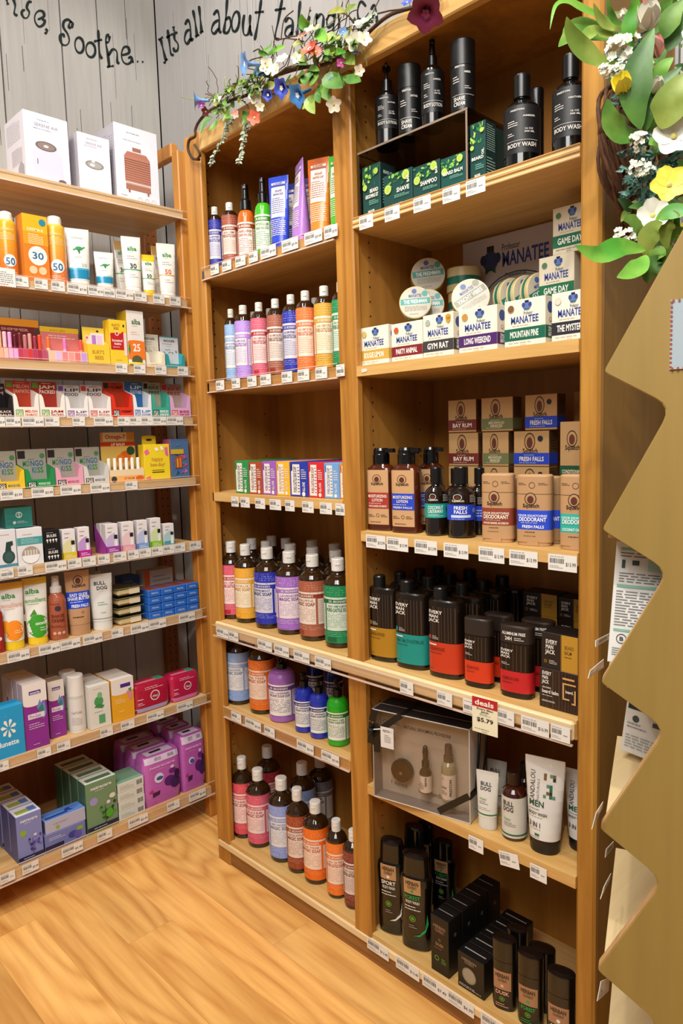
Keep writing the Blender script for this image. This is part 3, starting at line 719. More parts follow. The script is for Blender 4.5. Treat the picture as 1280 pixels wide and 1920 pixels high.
# ================================================================== left bay of the bookcase
WH = 'ece7dd'
def lotion_art(ink, t): return [('r', -.62, .80, .62, .84, WH), ('r', -.62, .70, .62, .785, ink), ('t', "DR. BRONNER'S", -.4, .715, .3, .77, WH, 1), ('r', -.46, .06, .42, .69, WH), ('t', t[0], -.4, .59, .36, .65, ink, 1),
    ('t', t[1], -.4, .50, .36, .56, ink, 1), ('l', -.42, .12, .38, .46, 8, ink), ('r', .48, .06, .74, .69, WH), ('l', .5, .1, .72, .66, 10, ink)]
def soaptube(ink): return [('r', -.34, .45, .34, .92, 'dfd8cc'), ('r', -.36, .86, .36, .89, ink), ('t', "DR. BRONNER'S", -.25, .895, .22, .915, ink, 1), ('t', 'ORGANIC', -.16, .79, .2, .82, ink, 1), ('t', 'SHAVING SOAP', -.24, .745, .26, .775, ink, 1),
    ('l', -.30, .50, .30, .72, 8, ink), ('l', -.36, .20, .36, .43, 9, 'e6d8c6')]
G1 = 'soaps and lotions on the top left shelf'
row('M', ZL[0], .022, [
 I('castile', 392, 420, 389, 'small blue-labelled amber bottle, leftmost on the top left shelf', c='2b2f9c', sh=.76, l1=.79, l0=.02, t1='18-IN-1 HEMP PEPPERMINT', t2='PURE-CASTILE SOAP', yaw=-12),
 I('castile', 418, 449, 381, 'small terracotta-labelled amber bottle beside the small blue one', c='a3543c', band='8c2f22', sh=.76, l1=.79, l0=.02, ink='8c3a24', t2='PURE-CASTILE SOAP', yaw=-10),
 I('pump', 447, 480, 346, 'orange lotion bottle with a black spray top', c='d2651c', pump='spray', bt=.67, pr=.62, art=lotion_art('a9401a', ('ORANGE LAVENDER', 'ORGANIC HAND LOTION')), l0=.06, l1=.58, n='lotion_bottle', yaw=-10),
 I('pump', 479, 512, 333, 'bright green lotion bottle with a black spray top', c='46b51e', pump='spray', bt=.68, pr=.55, art=lotion_art('3f8f1d', ('PATCHOULI LIME', 'ORGANIC HAND LOTION')), l0=.06, l1=.60, n='lotion_bottle', yaw=-10),
 I('tube', 506, 545, 331, 'royal blue squeeze tube standing on its cap', c='2b46c4', cf=.12, art=soaptube('26359c'), n='soap_tube'),
 I('tube', 546, 583, 305, 'lilac squeeze tube seen edge-on between the blue and orange tubes', c='a878c8', cf=.1, art=soaptube('6d4a96'), yaw=-48, n='soap_tube'),
 I('tube', 579, 622, 297, 'orange squeeze tube standing near the divider post', c='e0812a', cf=.11, bands=[(.62, 1, 'c85f1e')], art=soaptube('a34a1c'), n='soap_tube'),
 I('tube', 617, 655, 290, 'green squeeze tube half hidden behind the divider post', c='3fb02a', cf=.11, art=soaptube('2d7d20'), yaw=-10, n='soap_tube')], G1)
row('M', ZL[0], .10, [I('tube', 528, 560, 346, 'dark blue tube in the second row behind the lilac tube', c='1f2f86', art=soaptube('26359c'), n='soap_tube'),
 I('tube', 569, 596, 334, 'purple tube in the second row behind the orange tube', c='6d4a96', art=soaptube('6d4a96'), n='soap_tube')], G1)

G2 = 'medium amber soap bottles on the second left shelf'
md = dict(sh=.76, l1=.785, l0=.03)
row('M', ZL[1], .022, [
 I('castile', 424, 449, 580, 'medium amber bottle with a pale blue label, leftmost of its shelf', c='8fb2dc', ins=.036, t2='PURE-CASTILE SOAP', t1='BABY UNSCENTED', ink='4a73a8', yaw=-14, **md),
 I('castile', 443, 476, 573, 'medium amber bottle with a lavender label', c='b48fe0', ink='7c58b0', t1='18-IN-1 HEMP LAVENDER', yaw=-30, **md),
 I('castile', 473, 505, 567.5, 'medium amber bottle with a rose pink label', c='d9637a', band='b3243a', ink='b3243a', t1='18-IN-1 HEMP ROSE', yaw=-4, **md),
 I('castile', 503, 536, 561, 'medium amber bottle with a brick brown label', c='a8614c', band='8c2f22', ink='6b2a1e', t1='18-IN-1 HEMP EUCALYPTUS', yaw=-4, **md),
 I('castile', 532, 565, 553, 'medium amber bottle with a cobalt blue label', c='2b35a8', hi='7f86d8', ink='1e2478', t1='18-IN-1 HEMP PEPPERMINT', yaw=-14, **md),
 I('castile', 557, 594, 546, 'medium amber bottle with an orange label', c='ec7a3c', ink='c2541c', t1='18-IN-1 HEMP TEA TREE', yaw=-6, **md),
 I('castile', 591, 630, 537, 'medium amber bottle with a golden yellow label', c='d9a136', ink='b07a1c', t1='18-IN-1 HEMP CITRUS', yaw=-4, **md),
 I('castile', 624, 660, 529, 'medium amber bottle with a green label cut off by the divider post', c='1d8a50', ink='0f6338', t1='18-IN-1 HEMP ALMOND', yaw=-10, **md)], G2)
row('M', ZL[1], .105, [
 I('castile', 466, 492, 585, 'amber bottle in the second row behind the rose pink one', c='d9637a', **md),
 I('castile', 495, 522, 579, 'amber bottle in the second row behind the brick brown one', c='a8614c', **md),
 I('castile', 579, 608, 559, 'amber bottle in the second row behind the golden yellow one', c='d9a136', **md)], G2)

# bar soaps in wrappers, stood on end in files running to the back
G3 = 'wrapped bar soaps on the third left shelf'
def bar(p0, p1, pt, col, nm, dk):
    art = [('r', -.42, .05, .06, .93, 'e8e2da'), ('v', 'PURE-CASTILE BAR SOAP', -.30, .12, -.12, .86, dk, 1), ('l', -.06, .1, .04, .88, 9, dk), ('p', [(-.42, .72), (-.34, .76), (-.34, .93), (-.42, .93)], dk), ('l', .14, .5, .42, .8, 5, 'efe6dc'), ('v', 'ALL-ONE', .2, .16, .34, .42, 'efe6dc', 1), ('d', .26, .08, .09, 'efe6dc')]
    return I('carton', p0, p1, pt, nm+' wrapped bar soap at the front of its file', c=col, d=.058, art=art, n='bar_soap', cat='soap')
bars = row('M', ZL[2], .0215, [bar(441, 466, 864, '1c8f4a', 'emerald green', '0f5a30'), bar(466, 491.5, 866, 'a9472c', 'rust brown', '6b2414'), bar(491.5, 518, 865, '9a5fb8', 'purple', '5d3078'), bar(518, 543, 865.5, 'efb52c', 'yellow', 'b8801a'),
  bar(543, 577, 866, '2338a8', 'dark blue', '16206b'), bar(578, 607, 867, 'd22a30', 'red', '8e1620'), bar(607, 637, 868, '6fa4dc', 'light blue', '3a6ca8'), bar(637.5, 664, 869, 'e58a3c', 'orange', 'a8541c')], G3)
for (r_, w, d, h, x, y), nm in zip(bars, ('emerald green', 'rust brown', 'purple', 'yellow', 'dark blue', 'red', 'light blue', 'orange')):
    for k in (1, 2):
        dup(r_, (x, y+k*.0605, ZL[2]), '%s wrapped bar soap, %s in its file' % (nm, ('second from the front', 'third from the front')[k-1]))

# big amber bottles, three rows deep
G4 = 'big amber soap bottles on the fourth left shelf'
bg = dict(sh=.695, l1=.71, l0=.06)
big = row('M', ZL[3], .022, [
 I('castile', 408, 456, 1015, 'big amber bottle with a rose pink label at the left post', c='d65a72', band='b3243a', ink='b3243a', t1='18-IN-1 HEMP ROSE', t2='PURE-CASTILE SOAP', yaw=-6, **bg),
 I('castile', 440, 489, 1020, 'big amber bottle with a golden yellow label beside the rose one', c='e7a531', hi='f3c86a', ink='c48a1e', t1='CITRUS', t2='MAGIC SOAP', yaw=-28, **bg),
 I('castile', 479, 530, 1026, 'big amber bottle with a cobalt blue label', c='2a33a6', hi='8088dc', ink='1e2478', t1='PEPPERMINT', t2='MAGIC SOAP', yaw=-30, **bg),
 I('castile', 519, 572, 1033, 'big amber bottle with a lavender purple label', c='a06cc4', hi='d0aee6', ink='71469a', t1='LAVENDER', t2='MAGIC SOAP', yaw=-2, **bg),
 I('castile', 562, 616, 1039, 'big amber bottle with a brick brown label', c='a85c42', band='96341c', ink='8c3a20', t1='EUCALYPTUS', t2='MAGIC SOAP', yaw=-38, **bg),
 I('castile', 609, 664, 1046, 'big amber bottle with a green label at the divider post', c='1b8550', band='0d5f36', ink='0f6338', t1='18-IN-1 HEMP ALMOND', t2='PURE-CASTILE SOAP', yaw=-4, **bg)], G4)
for (r_, w, d, h, x, y), nm in zip(big, ('rose', 'yellow', 'blue', 'lavender', 'brown', 'green')):
    for k in (1, 2): dup(r_, (x+.003*k, y+k*(w+.006), ZL[3]), 'big amber bottle in the %s row behind the %s one' % (('second', 'third')[k-1], nm))

G5 = 'bottles on the fifth left shelf'
def sugar(ink, a, b): return [('r', -.62, .86, .62, .90, WH), ('r', -.62, .77, .62, .845, ink), ('t', "DR. BRONNER'S", -.4, .785, .3, .83, WH, 1), ('r', -.46, .12, .42, .755, WH), ('t', a, -.4, .68, .34, .72, ink, 1), ('t', b, -.41, .60, .37, .66, ink, 1), ('l', -.42, .2, .38, .56, 9, ink), ('r', .48, .12, .76, .755, WH), ('l', .5, .16, .74, .73, 12, ink)]
row('M', ZL[4], .028, [
 I('castile', 426, 471, 1180, 'big amber bottle with a pale blue label under the ticket strip', c='8ba9dc', ink='50719f', t1='BABY UNSCENTED', t2='MAGIC SOAP', yaw=-28, h=.2195, **bg),
 I('castile', 468, 517, 1180, 'big amber bottle with an orange label under the ticket strip', c='e2701f', ink='c2541c', t1='TEA TREE', t2='MAGIC SOAP', yaw=-28, h=.2195, **bg),
 I('pump', 504, 556, 1229, 'large lavender pump bottle with a black pump head', c='9d63b4', art=sugar('6f4288', '4-IN-1 LAVENDER', 'ORGANIC SUGAR SOAP'), bt=.80, nr=.36, pr=.38, yaw=-12),
 I('pump', 552, 590, 1260, 'blue pump bottle beside the large lavender one', c='2031a8', art=sugar('1a2478', '4-IN-1 PEPPERMINT', 'ORGANIC SUGAR SOAP'), bt=.74, nr=.36, pr=.38, yaw=-10),
 I('pump', 580, 618, 1271, 'blue pump bottle beside the green pump bottle', c='2031a8', art=sugar('1a2478', '4-IN-1 PEPPERMINT', 'ORGANIC SUGAR SOAP'), bt=.745, nr=.36, pr=.38, yaw=-8),
 I('pump', 613, 655, 1272, 'bright green pump bottle beside the divider post', c='24a41e', art=sugar('1c7a18', 'SPEARMINT LIME', 'ORGANIC SUGAR SOAP'), bt=.72, nr=.36, pr=.38, yaw=-10)], G5)
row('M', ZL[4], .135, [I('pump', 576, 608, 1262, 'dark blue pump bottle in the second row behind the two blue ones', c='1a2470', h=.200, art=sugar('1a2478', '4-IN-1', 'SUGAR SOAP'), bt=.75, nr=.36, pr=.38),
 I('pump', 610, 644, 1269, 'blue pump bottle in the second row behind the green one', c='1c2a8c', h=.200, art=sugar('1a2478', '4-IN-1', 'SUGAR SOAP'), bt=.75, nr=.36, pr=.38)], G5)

G6 = 'amber soap bottles on the bottom left shelf'
row('M', ZL[5], .028, [
 I('castile', 431, 471, 1419, 'amber bottle with a rose pink label, leftmost on the bottom shelf', c='d8505f', ink='b02a3c', t1='ROSE', t2='MAGIC SOAP', yaw=-26, **bg),
 I('castile', 464, 510, 1441, 'amber bottle with a rose pink label beside the pale blue one below', c='d65a72', ink='b02a3c', t1='ROSE', t2='MAGIC SOAP', yaw=-22, **bg),
 I('castile', 506, 556, 1457, 'amber bottle with a periwinkle blue label and open flip cap below', c='8d9fdc', ink='5f70b0', t1='BABY UNSCENTED', t2='MAGIC SOAP', yaw=-10, **bg),
 I('castile', 540, 590, 1477, 'amber bottle with a brick brown label on the bottom shelf', c='9c4628', ink='7c2c18', t1='EUCALYPTUS', t2='MAGIC SOAP', yaw=-12, **bg),
 I('castile', 567, 622, 1501, 'big amber bottle with a bright orange label on the bottom shelf', c='ea6f1c', ink='c2541c', t1='TEA TREE', t2='MAGIC SOAP', yaw=-26, **bg),
 I('castile', 613, 653, 1536, 'small amber bottle with a bright orange label near the divider post', c='f07a28', ink='c2541c', t1='18-IN-1 TEA TREE', yaw=-12, sh=.73, l1=.74, l0=.05),
 I('castile', 645, 684, 1555, 'small amber bottle with a maroon label half hidden by the divider post', c='84382e', ink='5a2018', t1='18-IN-1 EUCALYPTUS', yaw=-16, sh=.74, l1=.76, l0=.05)], G6, gap=.003)
row('M', ZL[5], .118, [
 I('castile', 472, 516, 1398, 'amber bottle with a dark red label in the second row below', c='b8323c', ink='8c2230', t2='MAGIC SOAP', **bg),
 I('castile', 546, 594, 1429, 'amber bottle with a pale blue label in the second row below', c='8da4d4', ink='50719f', t2='MAGIC SOAP', yaw=-20, **bg)], G6)
row('M', ZL[5], .205, [I('castile', 580, 626, 1417, 'amber bottle with a grey label, farthest back on the bottom shelf', c='7a7f86', ink='44484e', t2='MAGIC SOAP', yaw=-30, **bg)], G6)

# ================================================================== right bay of the bookcase
# --- top shelf: black toiletries, a clear riser and green cartons
zt = ZR[0]
RZ = 1.866-zt; rx0, rx1, ry0, ry1 = sol(663, (0, .02, 1.866), 0), sol(876, (0, .016, 1.866), 0), .016, .205
rx0 = max(rx0, XD+.004)
ris = thing('acrylic_riser', 'low clear acrylic riser carrying four black bottles on the top right shelf', 'riser', ((rx0+rx1)/2, (ry0+ry1)/2, zt))
w_, d_ = rx1-rx0, ry1-ry0; m = MB(); m.box(-w_/2, -d_/2, RZ-.005, w_/2, d_/2, RZ, M_CLEAR2); m.build('platform', ris)
for sx in (-1, 1):
    m = MB(); m.box(sx*w_/2-(.005 if sx > 0 else 0), -d_/2, 0, sx*w_/2+(0 if sx > 0 else .005), d_/2, RZ-.005, M_CLEAR2); m.build('end_panel', ris)
m = MB(); m.box(-w_/2, -d_/2-.0005, RZ-.0045, w_/2, -d_/2, RZ-.0005, mat('8d7a68', .3)); m.box(w_/2-.0045, -d_/2-.0005, 0, w_/2-.0005, -d_/2, RZ-.005, mat('8d7a68', .3)); m.build('polished_edge', ris)
GK = '070708'; G7 = 'black toiletries on the top right shelf'; GW = 'cfcac2'
def pres(nm, scent): return [('t', 'PRESTON', -.32, .88, .06, .915, GW, 1), ('t', scent, .02, .74, .36, .775, GW, 1), ('l', -.42, .56, -.12, .70, 3, GW), ('l', -.42, .36, -.22, .45, 2, GW), ('t', '16 OZ', .06, .47, .30, .505, GW, 1), ('t', '500 ML', .06, .41, .34, .445, GW, 1), ('r', -.46, .255, .46, .262, GW)]+[('t', a, -.42, b, c, b+.085, GW, 1) for a, b, c in nm]
ZU = 1.866
row('M', ZU, .026, [
 I('pump', 704, 748, 124, 'short black body lotion pump bottle, leftmost on the clear riser', c=GK, lab='0e0f11', art=pres([('BODY LOTION', .12, .42)], 'LEATHER'), bt=.68, nr=.4, pr=.45, l0=.2, l1=.60),
 I('stick', 747, 790, 125, 'shorter black shave cream cylinder on the clear riser', dr=1.0, e=2, c='0a0b0c', hc=.66, dome=.02, n='shave_cream_bottle', cat='bottle', k=1.0, ro=.4, art=[(a[0],)+tuple(a[1:]) for a in [('t', 'PRESTON', -.32, .60, .06, .625, GW, 1), ('t', 'LEATHER', .02, .52, .34, .545, GW, 1), ('l', -.4, .4, -.16, .5, 3, GW), ('l', .06, .31, .32, .36, 2, GW), ('r', -.42, .24, .42, .245, GW), ('t', 'SHAVE', -.38, .165, .08, .215, GW, 1), ('t', 'CREAM', -.38, .10, .08, .15, GW, 1)]]),
 I('pump', 790, 833, 74, 'taller black lotion bottle with spray nozzle on the clear riser', c=GK, lab='0e0f11', art=pres([('BODY LOTION', .12, .42)], 'AMBER'), pump='spray', bt=.70, nr=.4, pr=.42, l0=.16, l1=.62, ins=.030),
 I('stick', 845, 891, 79, 'taller black shave cream cylinder at the right end of the riser', dr=1.0, e=2, c='0a0b0c', hc=.64, dome=.02, n='shave_cream_bottle', cat='bottle', k=1.0, ro=.4, art=[('t', 'PRESTON', -.32, .60, .06, .625, GW, 1), ('t', 'AMBER', .04, .52, .30, .545, GW, 1), ('l', -.4, .4, -.16, .5, 3, GW), ('l', .06, .31, .32, .36, 2, GW), ('r', -.42, .24, .42, .245, GW), ('t', 'SHAVE', -.38, .165, .08, .215, GW, 1), ('t', 'CREAM', -.38, .10, .08, .15, GW, 1)])], G7)
TG = '10403c'; LF = ['2f7d3a', '6aa83a', 'a8c850', '1f5c34', '8cc05a']
def badger(lines, ty, seed):
    rnd = random.Random(seed); a = []
    for k in range(26):
        u = rnd.uniform(-.46, .40); v = rnd.uniform(.62, .96)
        if u > .2 and v < .8: continue
        rr = rnd.uniform(.05, .10); g = rnd.uniform(0, 3); c, s_ = math.cos(g), math.sin(g)
        a.append(('p', [(max(-.48, min(.48, u+rr*(c*p-s_*q))), max(.5, min(.985, v+rr*.8*(s_*p+c*q)))) for p, q in ((-1, 0), (-.4, .45), (.4, .45), (1, 0), (.4, -.45), (-.4, -.45))], LF[k % 5]))
    for u, v in ((-.33, .58), (.3, .84)): a += [('d', u, v, .13, '6f9a2c'), ('d', u, v, .11, 'cfd78a'), ('d', u, v, .09, 'a9c24a')]
    for t, v0, v1, u0 in lines: a.append(('t', t, u0, v0, .42, v1, 'efe9da', 1))
    return a+[('l', -.1, ty-.13, .42, ty-.03, 3, '7fb8a4'), ('t', 'BADGER', -.16, .06, .2, .11, 'efe9da', 1)]
row('M', zt, .022, [
 I('carton', 680, 713, 309, 'tall dark green beard kit carton at the left end under the riser', c='0d2f2e', front=TG, d=.050, art=badger([('BEARD', .45, .52, -.05), ('GROOMING KIT', .35, .42, -.3)], .34, 1), sart=[('t', 'BEARD OIL', -.3, .8, .3, .86, 'cfd8cc', 1), ('l', -.35, .2, .35, .7, 9, '9fb8ac')]),
 I('carton', 719, 773, 322, 'short green shave bar carton under the riser', c='0d2f2e', front=TG, d=.05, art=badger([('SHAVE', .42, .54, -.02)], .40, 2)+[('v', 'BAR', .34, .60, .42, .80, 'efe9da', 1)]),
 I('carton', 773.5, 824, 306, 'green shampoo bar carton under the middle of the riser', c='0d2f2e', front=TG, d=.05, art=badger([('SHAMPOO', .38, .50, -.2)], .36, 3)+[('v', 'BAR', .36, .60, .44, .80, 'efe9da', 1)]),
 I('carton', 826, 872, 291, 'green beard balm carton under the right end of the riser', c='0d2f2e', front='0f4a45', d=.05, art=badger([('BEARD BALM', .46, .56, -.38)], .44, 4)),
 I('carton', 881, 910, 229, 'narrow tall green beard oil carton beside the riser', c='0d2f2e', front=TG, d=.034, art=badger([('BEARD', .36, .41, -.36)], .32, 5)+[('v', 'OIL', .30, .42, .44, .52, 'efe9da', 1)], sart=[('l', -.4, .5, .4, .95, 12, '9fb8ac'), ('l', -.4, .1, .4, .4, 6, '9fb8ac')])], 'green cartons under the acrylic riser')
b7 = row('M', zt, .014, [
 I('bottle', 945, 1012, 143, 'large black body wash bottle beside the narrow green carton', c=GK, lab='101113', l0=.14, l1=.63, bt=.70, rc=.46, art=pres([('BODY WASH', .12, .40)], 'AMBER'), n='body_wash_bottle'),
 I('bottle', 1036, 1102, 105, 'large black body wash bottle partly behind the right post', c=GK, lab='101113', l0=.14, l1=.63, bt=.70, rc=.46, art=pres([('BODY WASH', .12, .40)], 'LEATHER'), n='body_wash_bottle', yaw=-8)], G7)
row('M', zt, .10, [I('stick', 992, 1019, 167, 'slim black cylinder between the two large body wash bottles', dr=1.0, e=2, c='08090a', hc=.72, ro=.3, art=[('l', -.3, .2, .3, .5, 5, '55524e')], n='shave_cream_bottle', cat='bottle')], G7)
row('M', zt, .062, [I('carton', 905, 926, 236, 'narrow green carton standing behind the beard oil carton', c='0d2f2e', front=TG, d=.034, art=[], h=.105)])

# --- second shelf: white soap cartons, pucks, poster
zt = ZR[1]; NV = '24408f'
def manat(band, nm, hole, bold=1, extra=()):
    return [('r', -.5, .14, .5, .40, band), ('t', nm, -.36, .205, .34, .335, 'f3efe6', 1), ('t', 'MANATEE', -.34, .50, .34, .645, NV, 1), ('t', 'Professor', -.02, .665, .20, .735, '23305c'), ('l', -.3, .435, .3, .465, 1, 'b0a894'),
            ('e', 0.06, .84, .10, .085, '5d74ae'), ('e', -.02, .87, .04, .05, '33478a'), ('e', .14, .87, .04, .05, '33478a'), ('r', .01, .915, .11, .96, '1d2340'), ('p', [(0, .755), (.06, .785), (.12, .755), (.12, .80), (.06, .78), (0, .80)], '2f7a4a'),
            ('d', -.33, .82, .085, 'b8ae98'), ('d', -.33, .82, .075, hole), ('l', -.4, .075, .4, .11, 1, 'a39c8c'), ('l', -.1, .03, .1, .06, 1, 'a39c8c')]+list(extra)
def mside(band): return [('r', -.5, .14, .5, .40, band), ('v', 'MEN SOAP', -.2, .17, .2, .37, 'f3efe6', 1), ('e', 0, .78, .3, .12, '3a4f8f'), ('d', 0, .52, .12, 'b03a34'), ('d', 0, .52, .09, 'e2dac8')]
CW = 'e9e2d0'; G8 = 'white soap cartons along the second right shelf'
def mb_(p0, p1, pt, band, nm, hole, lab, d=.036, **k): return I('carton', p0, p1, pt, lab, c=CW, d=d, art=manat(band, nm, hole, **k), sart=mside(band), n='soap_carton')
row('M', zt, .0215, [
 mb_(669, 728, 612, 'c9a046', 'BOUGIE LEMON', 'c8b05a', 'white soap carton with a mustard band, leftmost of its row'),
 mb_(734, 792, 604, '7c1f2a', 'PARTY ANIMAL', 'c4502c', 'white soap carton with a maroon band', d=.03),
 mb_(792.5, 849.5, 588, '3c3a3c', 'GYM RAT', '9fb0a8', 'white soap carton with a charcoal band and a small gold badge', extra=[('p', [(.26, .92), (.35, .96), (.44, .92), (.42, .80), (.35, .74), (.28, .80)], 'c89430'), ('t', '100', .29, .83, .41, .88, '7a4c10', 1)]),
 mb_(860, 931.5, 576.5, '4a2468', 'LONG WEEKEND', 'c08a44', 'white soap carton with a purple band', d=.034),
 mb_(945.5, 1022, 560, '12604a', 'MOUNTAIN PINE', '7a5434', 'white soap carton with a dark green band', d=.034),
 mb_(1034, 1107, 545, '262630', 'THE MYSTERY', 'd8d0bc', 'white soap carton with a black band cut off by the right post')], G8)
# stack at the back right
zs = zt
for lab, p0, pt, h in (('lower white carton with a green band behind the front row at right', 1006, 0, .086), ('middle white carton with a green band standing on the lower one', 1010, 0, .086), ('top white carton with a green band under the shelf above', 1036, 0, .084)):
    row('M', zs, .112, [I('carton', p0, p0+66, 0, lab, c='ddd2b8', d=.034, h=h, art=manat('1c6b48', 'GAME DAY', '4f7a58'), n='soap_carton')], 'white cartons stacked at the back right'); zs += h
def puck(c, nrm, spin, r, t, lab, band, txt, ink, wrapc='1f7a68', wrapband=True):
    """Round tin: disc label facing nrm."""
    o = thing('soap_tin', lab, 'tin', c, 0, 'round soap tins behind the white cartons')
    o.rotation_euler = (Vector(nrm).to_track_quat('Z', 'Y').to_matrix() @ Matrix.Rotation(spin, 3, 'Z')).to_euler()
    m = MB(); m.lathe([(r*.96, 0), (r, .002), (r, .3*t)], mat('d9c692', .3), 32, cap1=False); m.lathe([(r, .3*t), (r, .62*t)], mat(wrapc, .2, 0, .5), 32, cap0=False, cap1=False); m.lathe([(r, .62*t), (r, t-.002), (r*.97, t)], mat('d9c692', .3), 32, cap0=False); m.build('tin', o)
    f = Map(lambda u, v, q: (u, v, t+q)); m = MB()
    a = [('d', 0, 0, .47, 'c4bdaa'), ('r', -.455, -.06, .455, .12, band), ('t', txt, -.36, -.025, .36, .085, 'f3efe6', 1), ('t', 'MANATEE', -.2, .16, .2, .25, NV, 1), ('e', -.02, .34, .075, .075, '4a60a0'), ('d', .30, .25, .09, band), ('l', -.34, -.26, .34, -.10, 5, ink), ('l', -.2, -.38, .2, -.32, 1, ink)]
    draw(m, f, 2*r, 2*r, a, .0004); m.build('lid_label', o); return o
PR, PT = .0385, .030
def at_y(px, py, y): return on(px, py, 1, y)
nA = (.62, -.78, .08)
def flat_stack(x, y, n, h, lab):
    for k in range(n): puck((x+(.002, -.002, .001)[k], y, zt+k*(h+.0018)), (0, 0, 1), .7*k, PR, h, ('%s, %s layer' % (lab, ('bottom', 'second', 'third')[k])) if n > 1 else lab, '1f7a68', 'GYM RAT', '9a948a')
p = at_y(786, 574, .105); b_ = p[2]-PR*.92-zt; flat_stack(p[0]-.004, .116, 2, b_/2-.003, 'tin lying flat under the leaning teal tins')
za = zt+b_
puck((p[0], .092, p[2]), nA, .04, PR*.9, .026, 'round tin with a teal band leaning at the left, lower one', '3f9a94', 'THE FRESHMAN', '9a948a')
puck((p[0]+.002, .134, p[2]-.001), nA, .04, PR*.9, .026, 'round tin with a teal wrap directly behind the lower teal tin', '3f9a94', 'THE FRESHMAN', '9a948a')
p2 = at_y(801, 523, .185); puck((p2[0], .185, p2[2]), (.66, -.74, .12), .10, PR, .030, 'round tin with a teal band standing upright on top of the others', '3f9a94', 'THE FRESHMAN', '9a948a')
p3 = at_y(861, 502, .215); hk = (p3[2]-zt)/4
for k in range(4): puck((p3[0]+(.002, -.003, .003, -.001)[k], .232, zt+.0005+k*hk), (0, 0, 1), .6*k, PR, hk-.0016, ('bottom', 'second', 'third', 'topmost')[k]+' tin of the tall stack lying flat behind the cartons', '1f7a68', 'LADIES NIGHT', '9a948a')
p4 = at_y(886, 566, .105); b4 = p4[2]-PR*1.02-zt
for k in range(2): flat_stack(p4[0]+.004+.078*k, .125, 2, b4/2-.0028, ('tin lying flat under the diagonal banded tin', 'tin lying flat under the tins stood on edge')[k])
puck((p4[0]-.003, .103, p4[2]), (.55, -.82, .18), .55, PR, .028, 'round tin with an olive grey diagonal band leaning forward', '8a8a72', 'YACHT VIBES', '9a948a')
for k in range(3): puck((p4[0]+.050+.031*k, .154, p4[2]+.002), (.95, -.31, .05), .5, PR, .024, ('first', 'second', 'third')[k]+' tin standing on edge to the right of the leaning one', '1f7a68', 'GYM RAT', '9a948a')
# poster leaning on the back panel
q0, q1 = sol(869, (0, .278, 1.5), 0), sol(1069, (0, .278, 1.6), 0); pw = q1-q0; ph = .286
ps = thing('poster', 'pale lilac cardboard poster leaning on the back of the second right shelf', 'poster', ((q0+q1)/2, .281, zt)); 
m = MB(); m.box(-pw/2, -.003, 0, pw/2, 0, ph, mat('cdbfc0', .6), .0004)
f = Map(lambda u, v, q: (u, -.003-q, v)); a = [('t', 'MANATEE', -.11, .755, .32, .86, '1f3a94', 1), ('t', 'Professor', -.11, .875, .06, .925, '1d2340'), ('t', 'Presented by', -.08, .665, .12, .70, '2a2a2e'), ('e', -.22, .815, .075, .075, '2a3a72'), ('e', -.29, .83, .03, .04, '1d2a5c'), ('e', -.15, .83, .03, .04, '1d2a5c'), ('r', -.255, .885, -.185, .93, '17181c'), ('p', [(-.27, .715), (-.22, .745), (-.17, .715), (-.17, .765), (-.22, .74), (-.27, .765)], '1f5a3c'),
   ('o', .03, .47, .34, .035, '1c3a2a', .72), ('o', .03, .47, .315, .02, '4f7a58', .70), ('t', 'Everything', -.20, .49, .26, .575, '2d6a48', 1), ('t', 'Natural', -.12, .36, .22, .455, '2d6a48', 1), ('p', [(.22, .50), (.33, .56), (.36, .47), (.29, .39)], '27382c'), ('p', [(-.31, .42), (-.22, .54), (-.26, .44)], '2d6a48')]
draw(m, f, pw, ph, a); m.build('board', ps)
# --- third shelf: kraft-brown cartons, bottles, deodorants
zt = ZR[2]; KR = 'b3895a'; KD = '2a1a12'
def emblem(u, v, s, a, ink=KD, paper=None):        # oval badge with a plain patch inside and a script name below
    p = [('e', u, v, s, s*a, ink), ('e', u, v, s*.86, s*.86*a, paper or KR), ('e', u, v-.02*a, s*.55, s*.62*a, '5a2d20')]
    return p+[('t', 'Squatch', u-s*1.3, v-s*a*1.32, u+s*1.5, v-s*a*.78, ink, 1)]
def kcart(band, nm, hole=None, two=None):
    a = emblem(-.04, .70, .155, 1.62)+[('r', -.5, .06, .5, .38, band)]
    if two: a += [('t', nm, -.26, .215, .24, .285, 'd8c6a4', 1), ('t', two, -.20, .125, .18, .195, 'd8c6a4', 1)]
    else: a += [('t', nm, -.34, .15, .36, .27, 'e6dccb', 1)]
    a += [('l', -.2, .305, .2, .335, 1, 'd8c6a4'), ('l', -.34, .085, .34, .115, 1, 'd8c6a4')]
    if hole: a += [('d', .26, .78, .075, hole)]
    return a
def kc(p0, p1, pt, z, h, band, nm, lab, two=None, hole=None, ins=.136, d=.034):
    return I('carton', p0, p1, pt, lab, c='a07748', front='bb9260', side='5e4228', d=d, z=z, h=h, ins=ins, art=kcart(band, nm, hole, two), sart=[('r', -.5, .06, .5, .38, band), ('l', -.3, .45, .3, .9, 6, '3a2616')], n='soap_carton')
h1 = .078
def zrow(px, py, y): x = sol(px, (0, y, 1.2), 0); return solz(py, x, y)
zA = zrow(865, 873, .136); zB = zrow(865, 811, .136)
hb = (zB-zA)
zlow = zA-hb
items = []
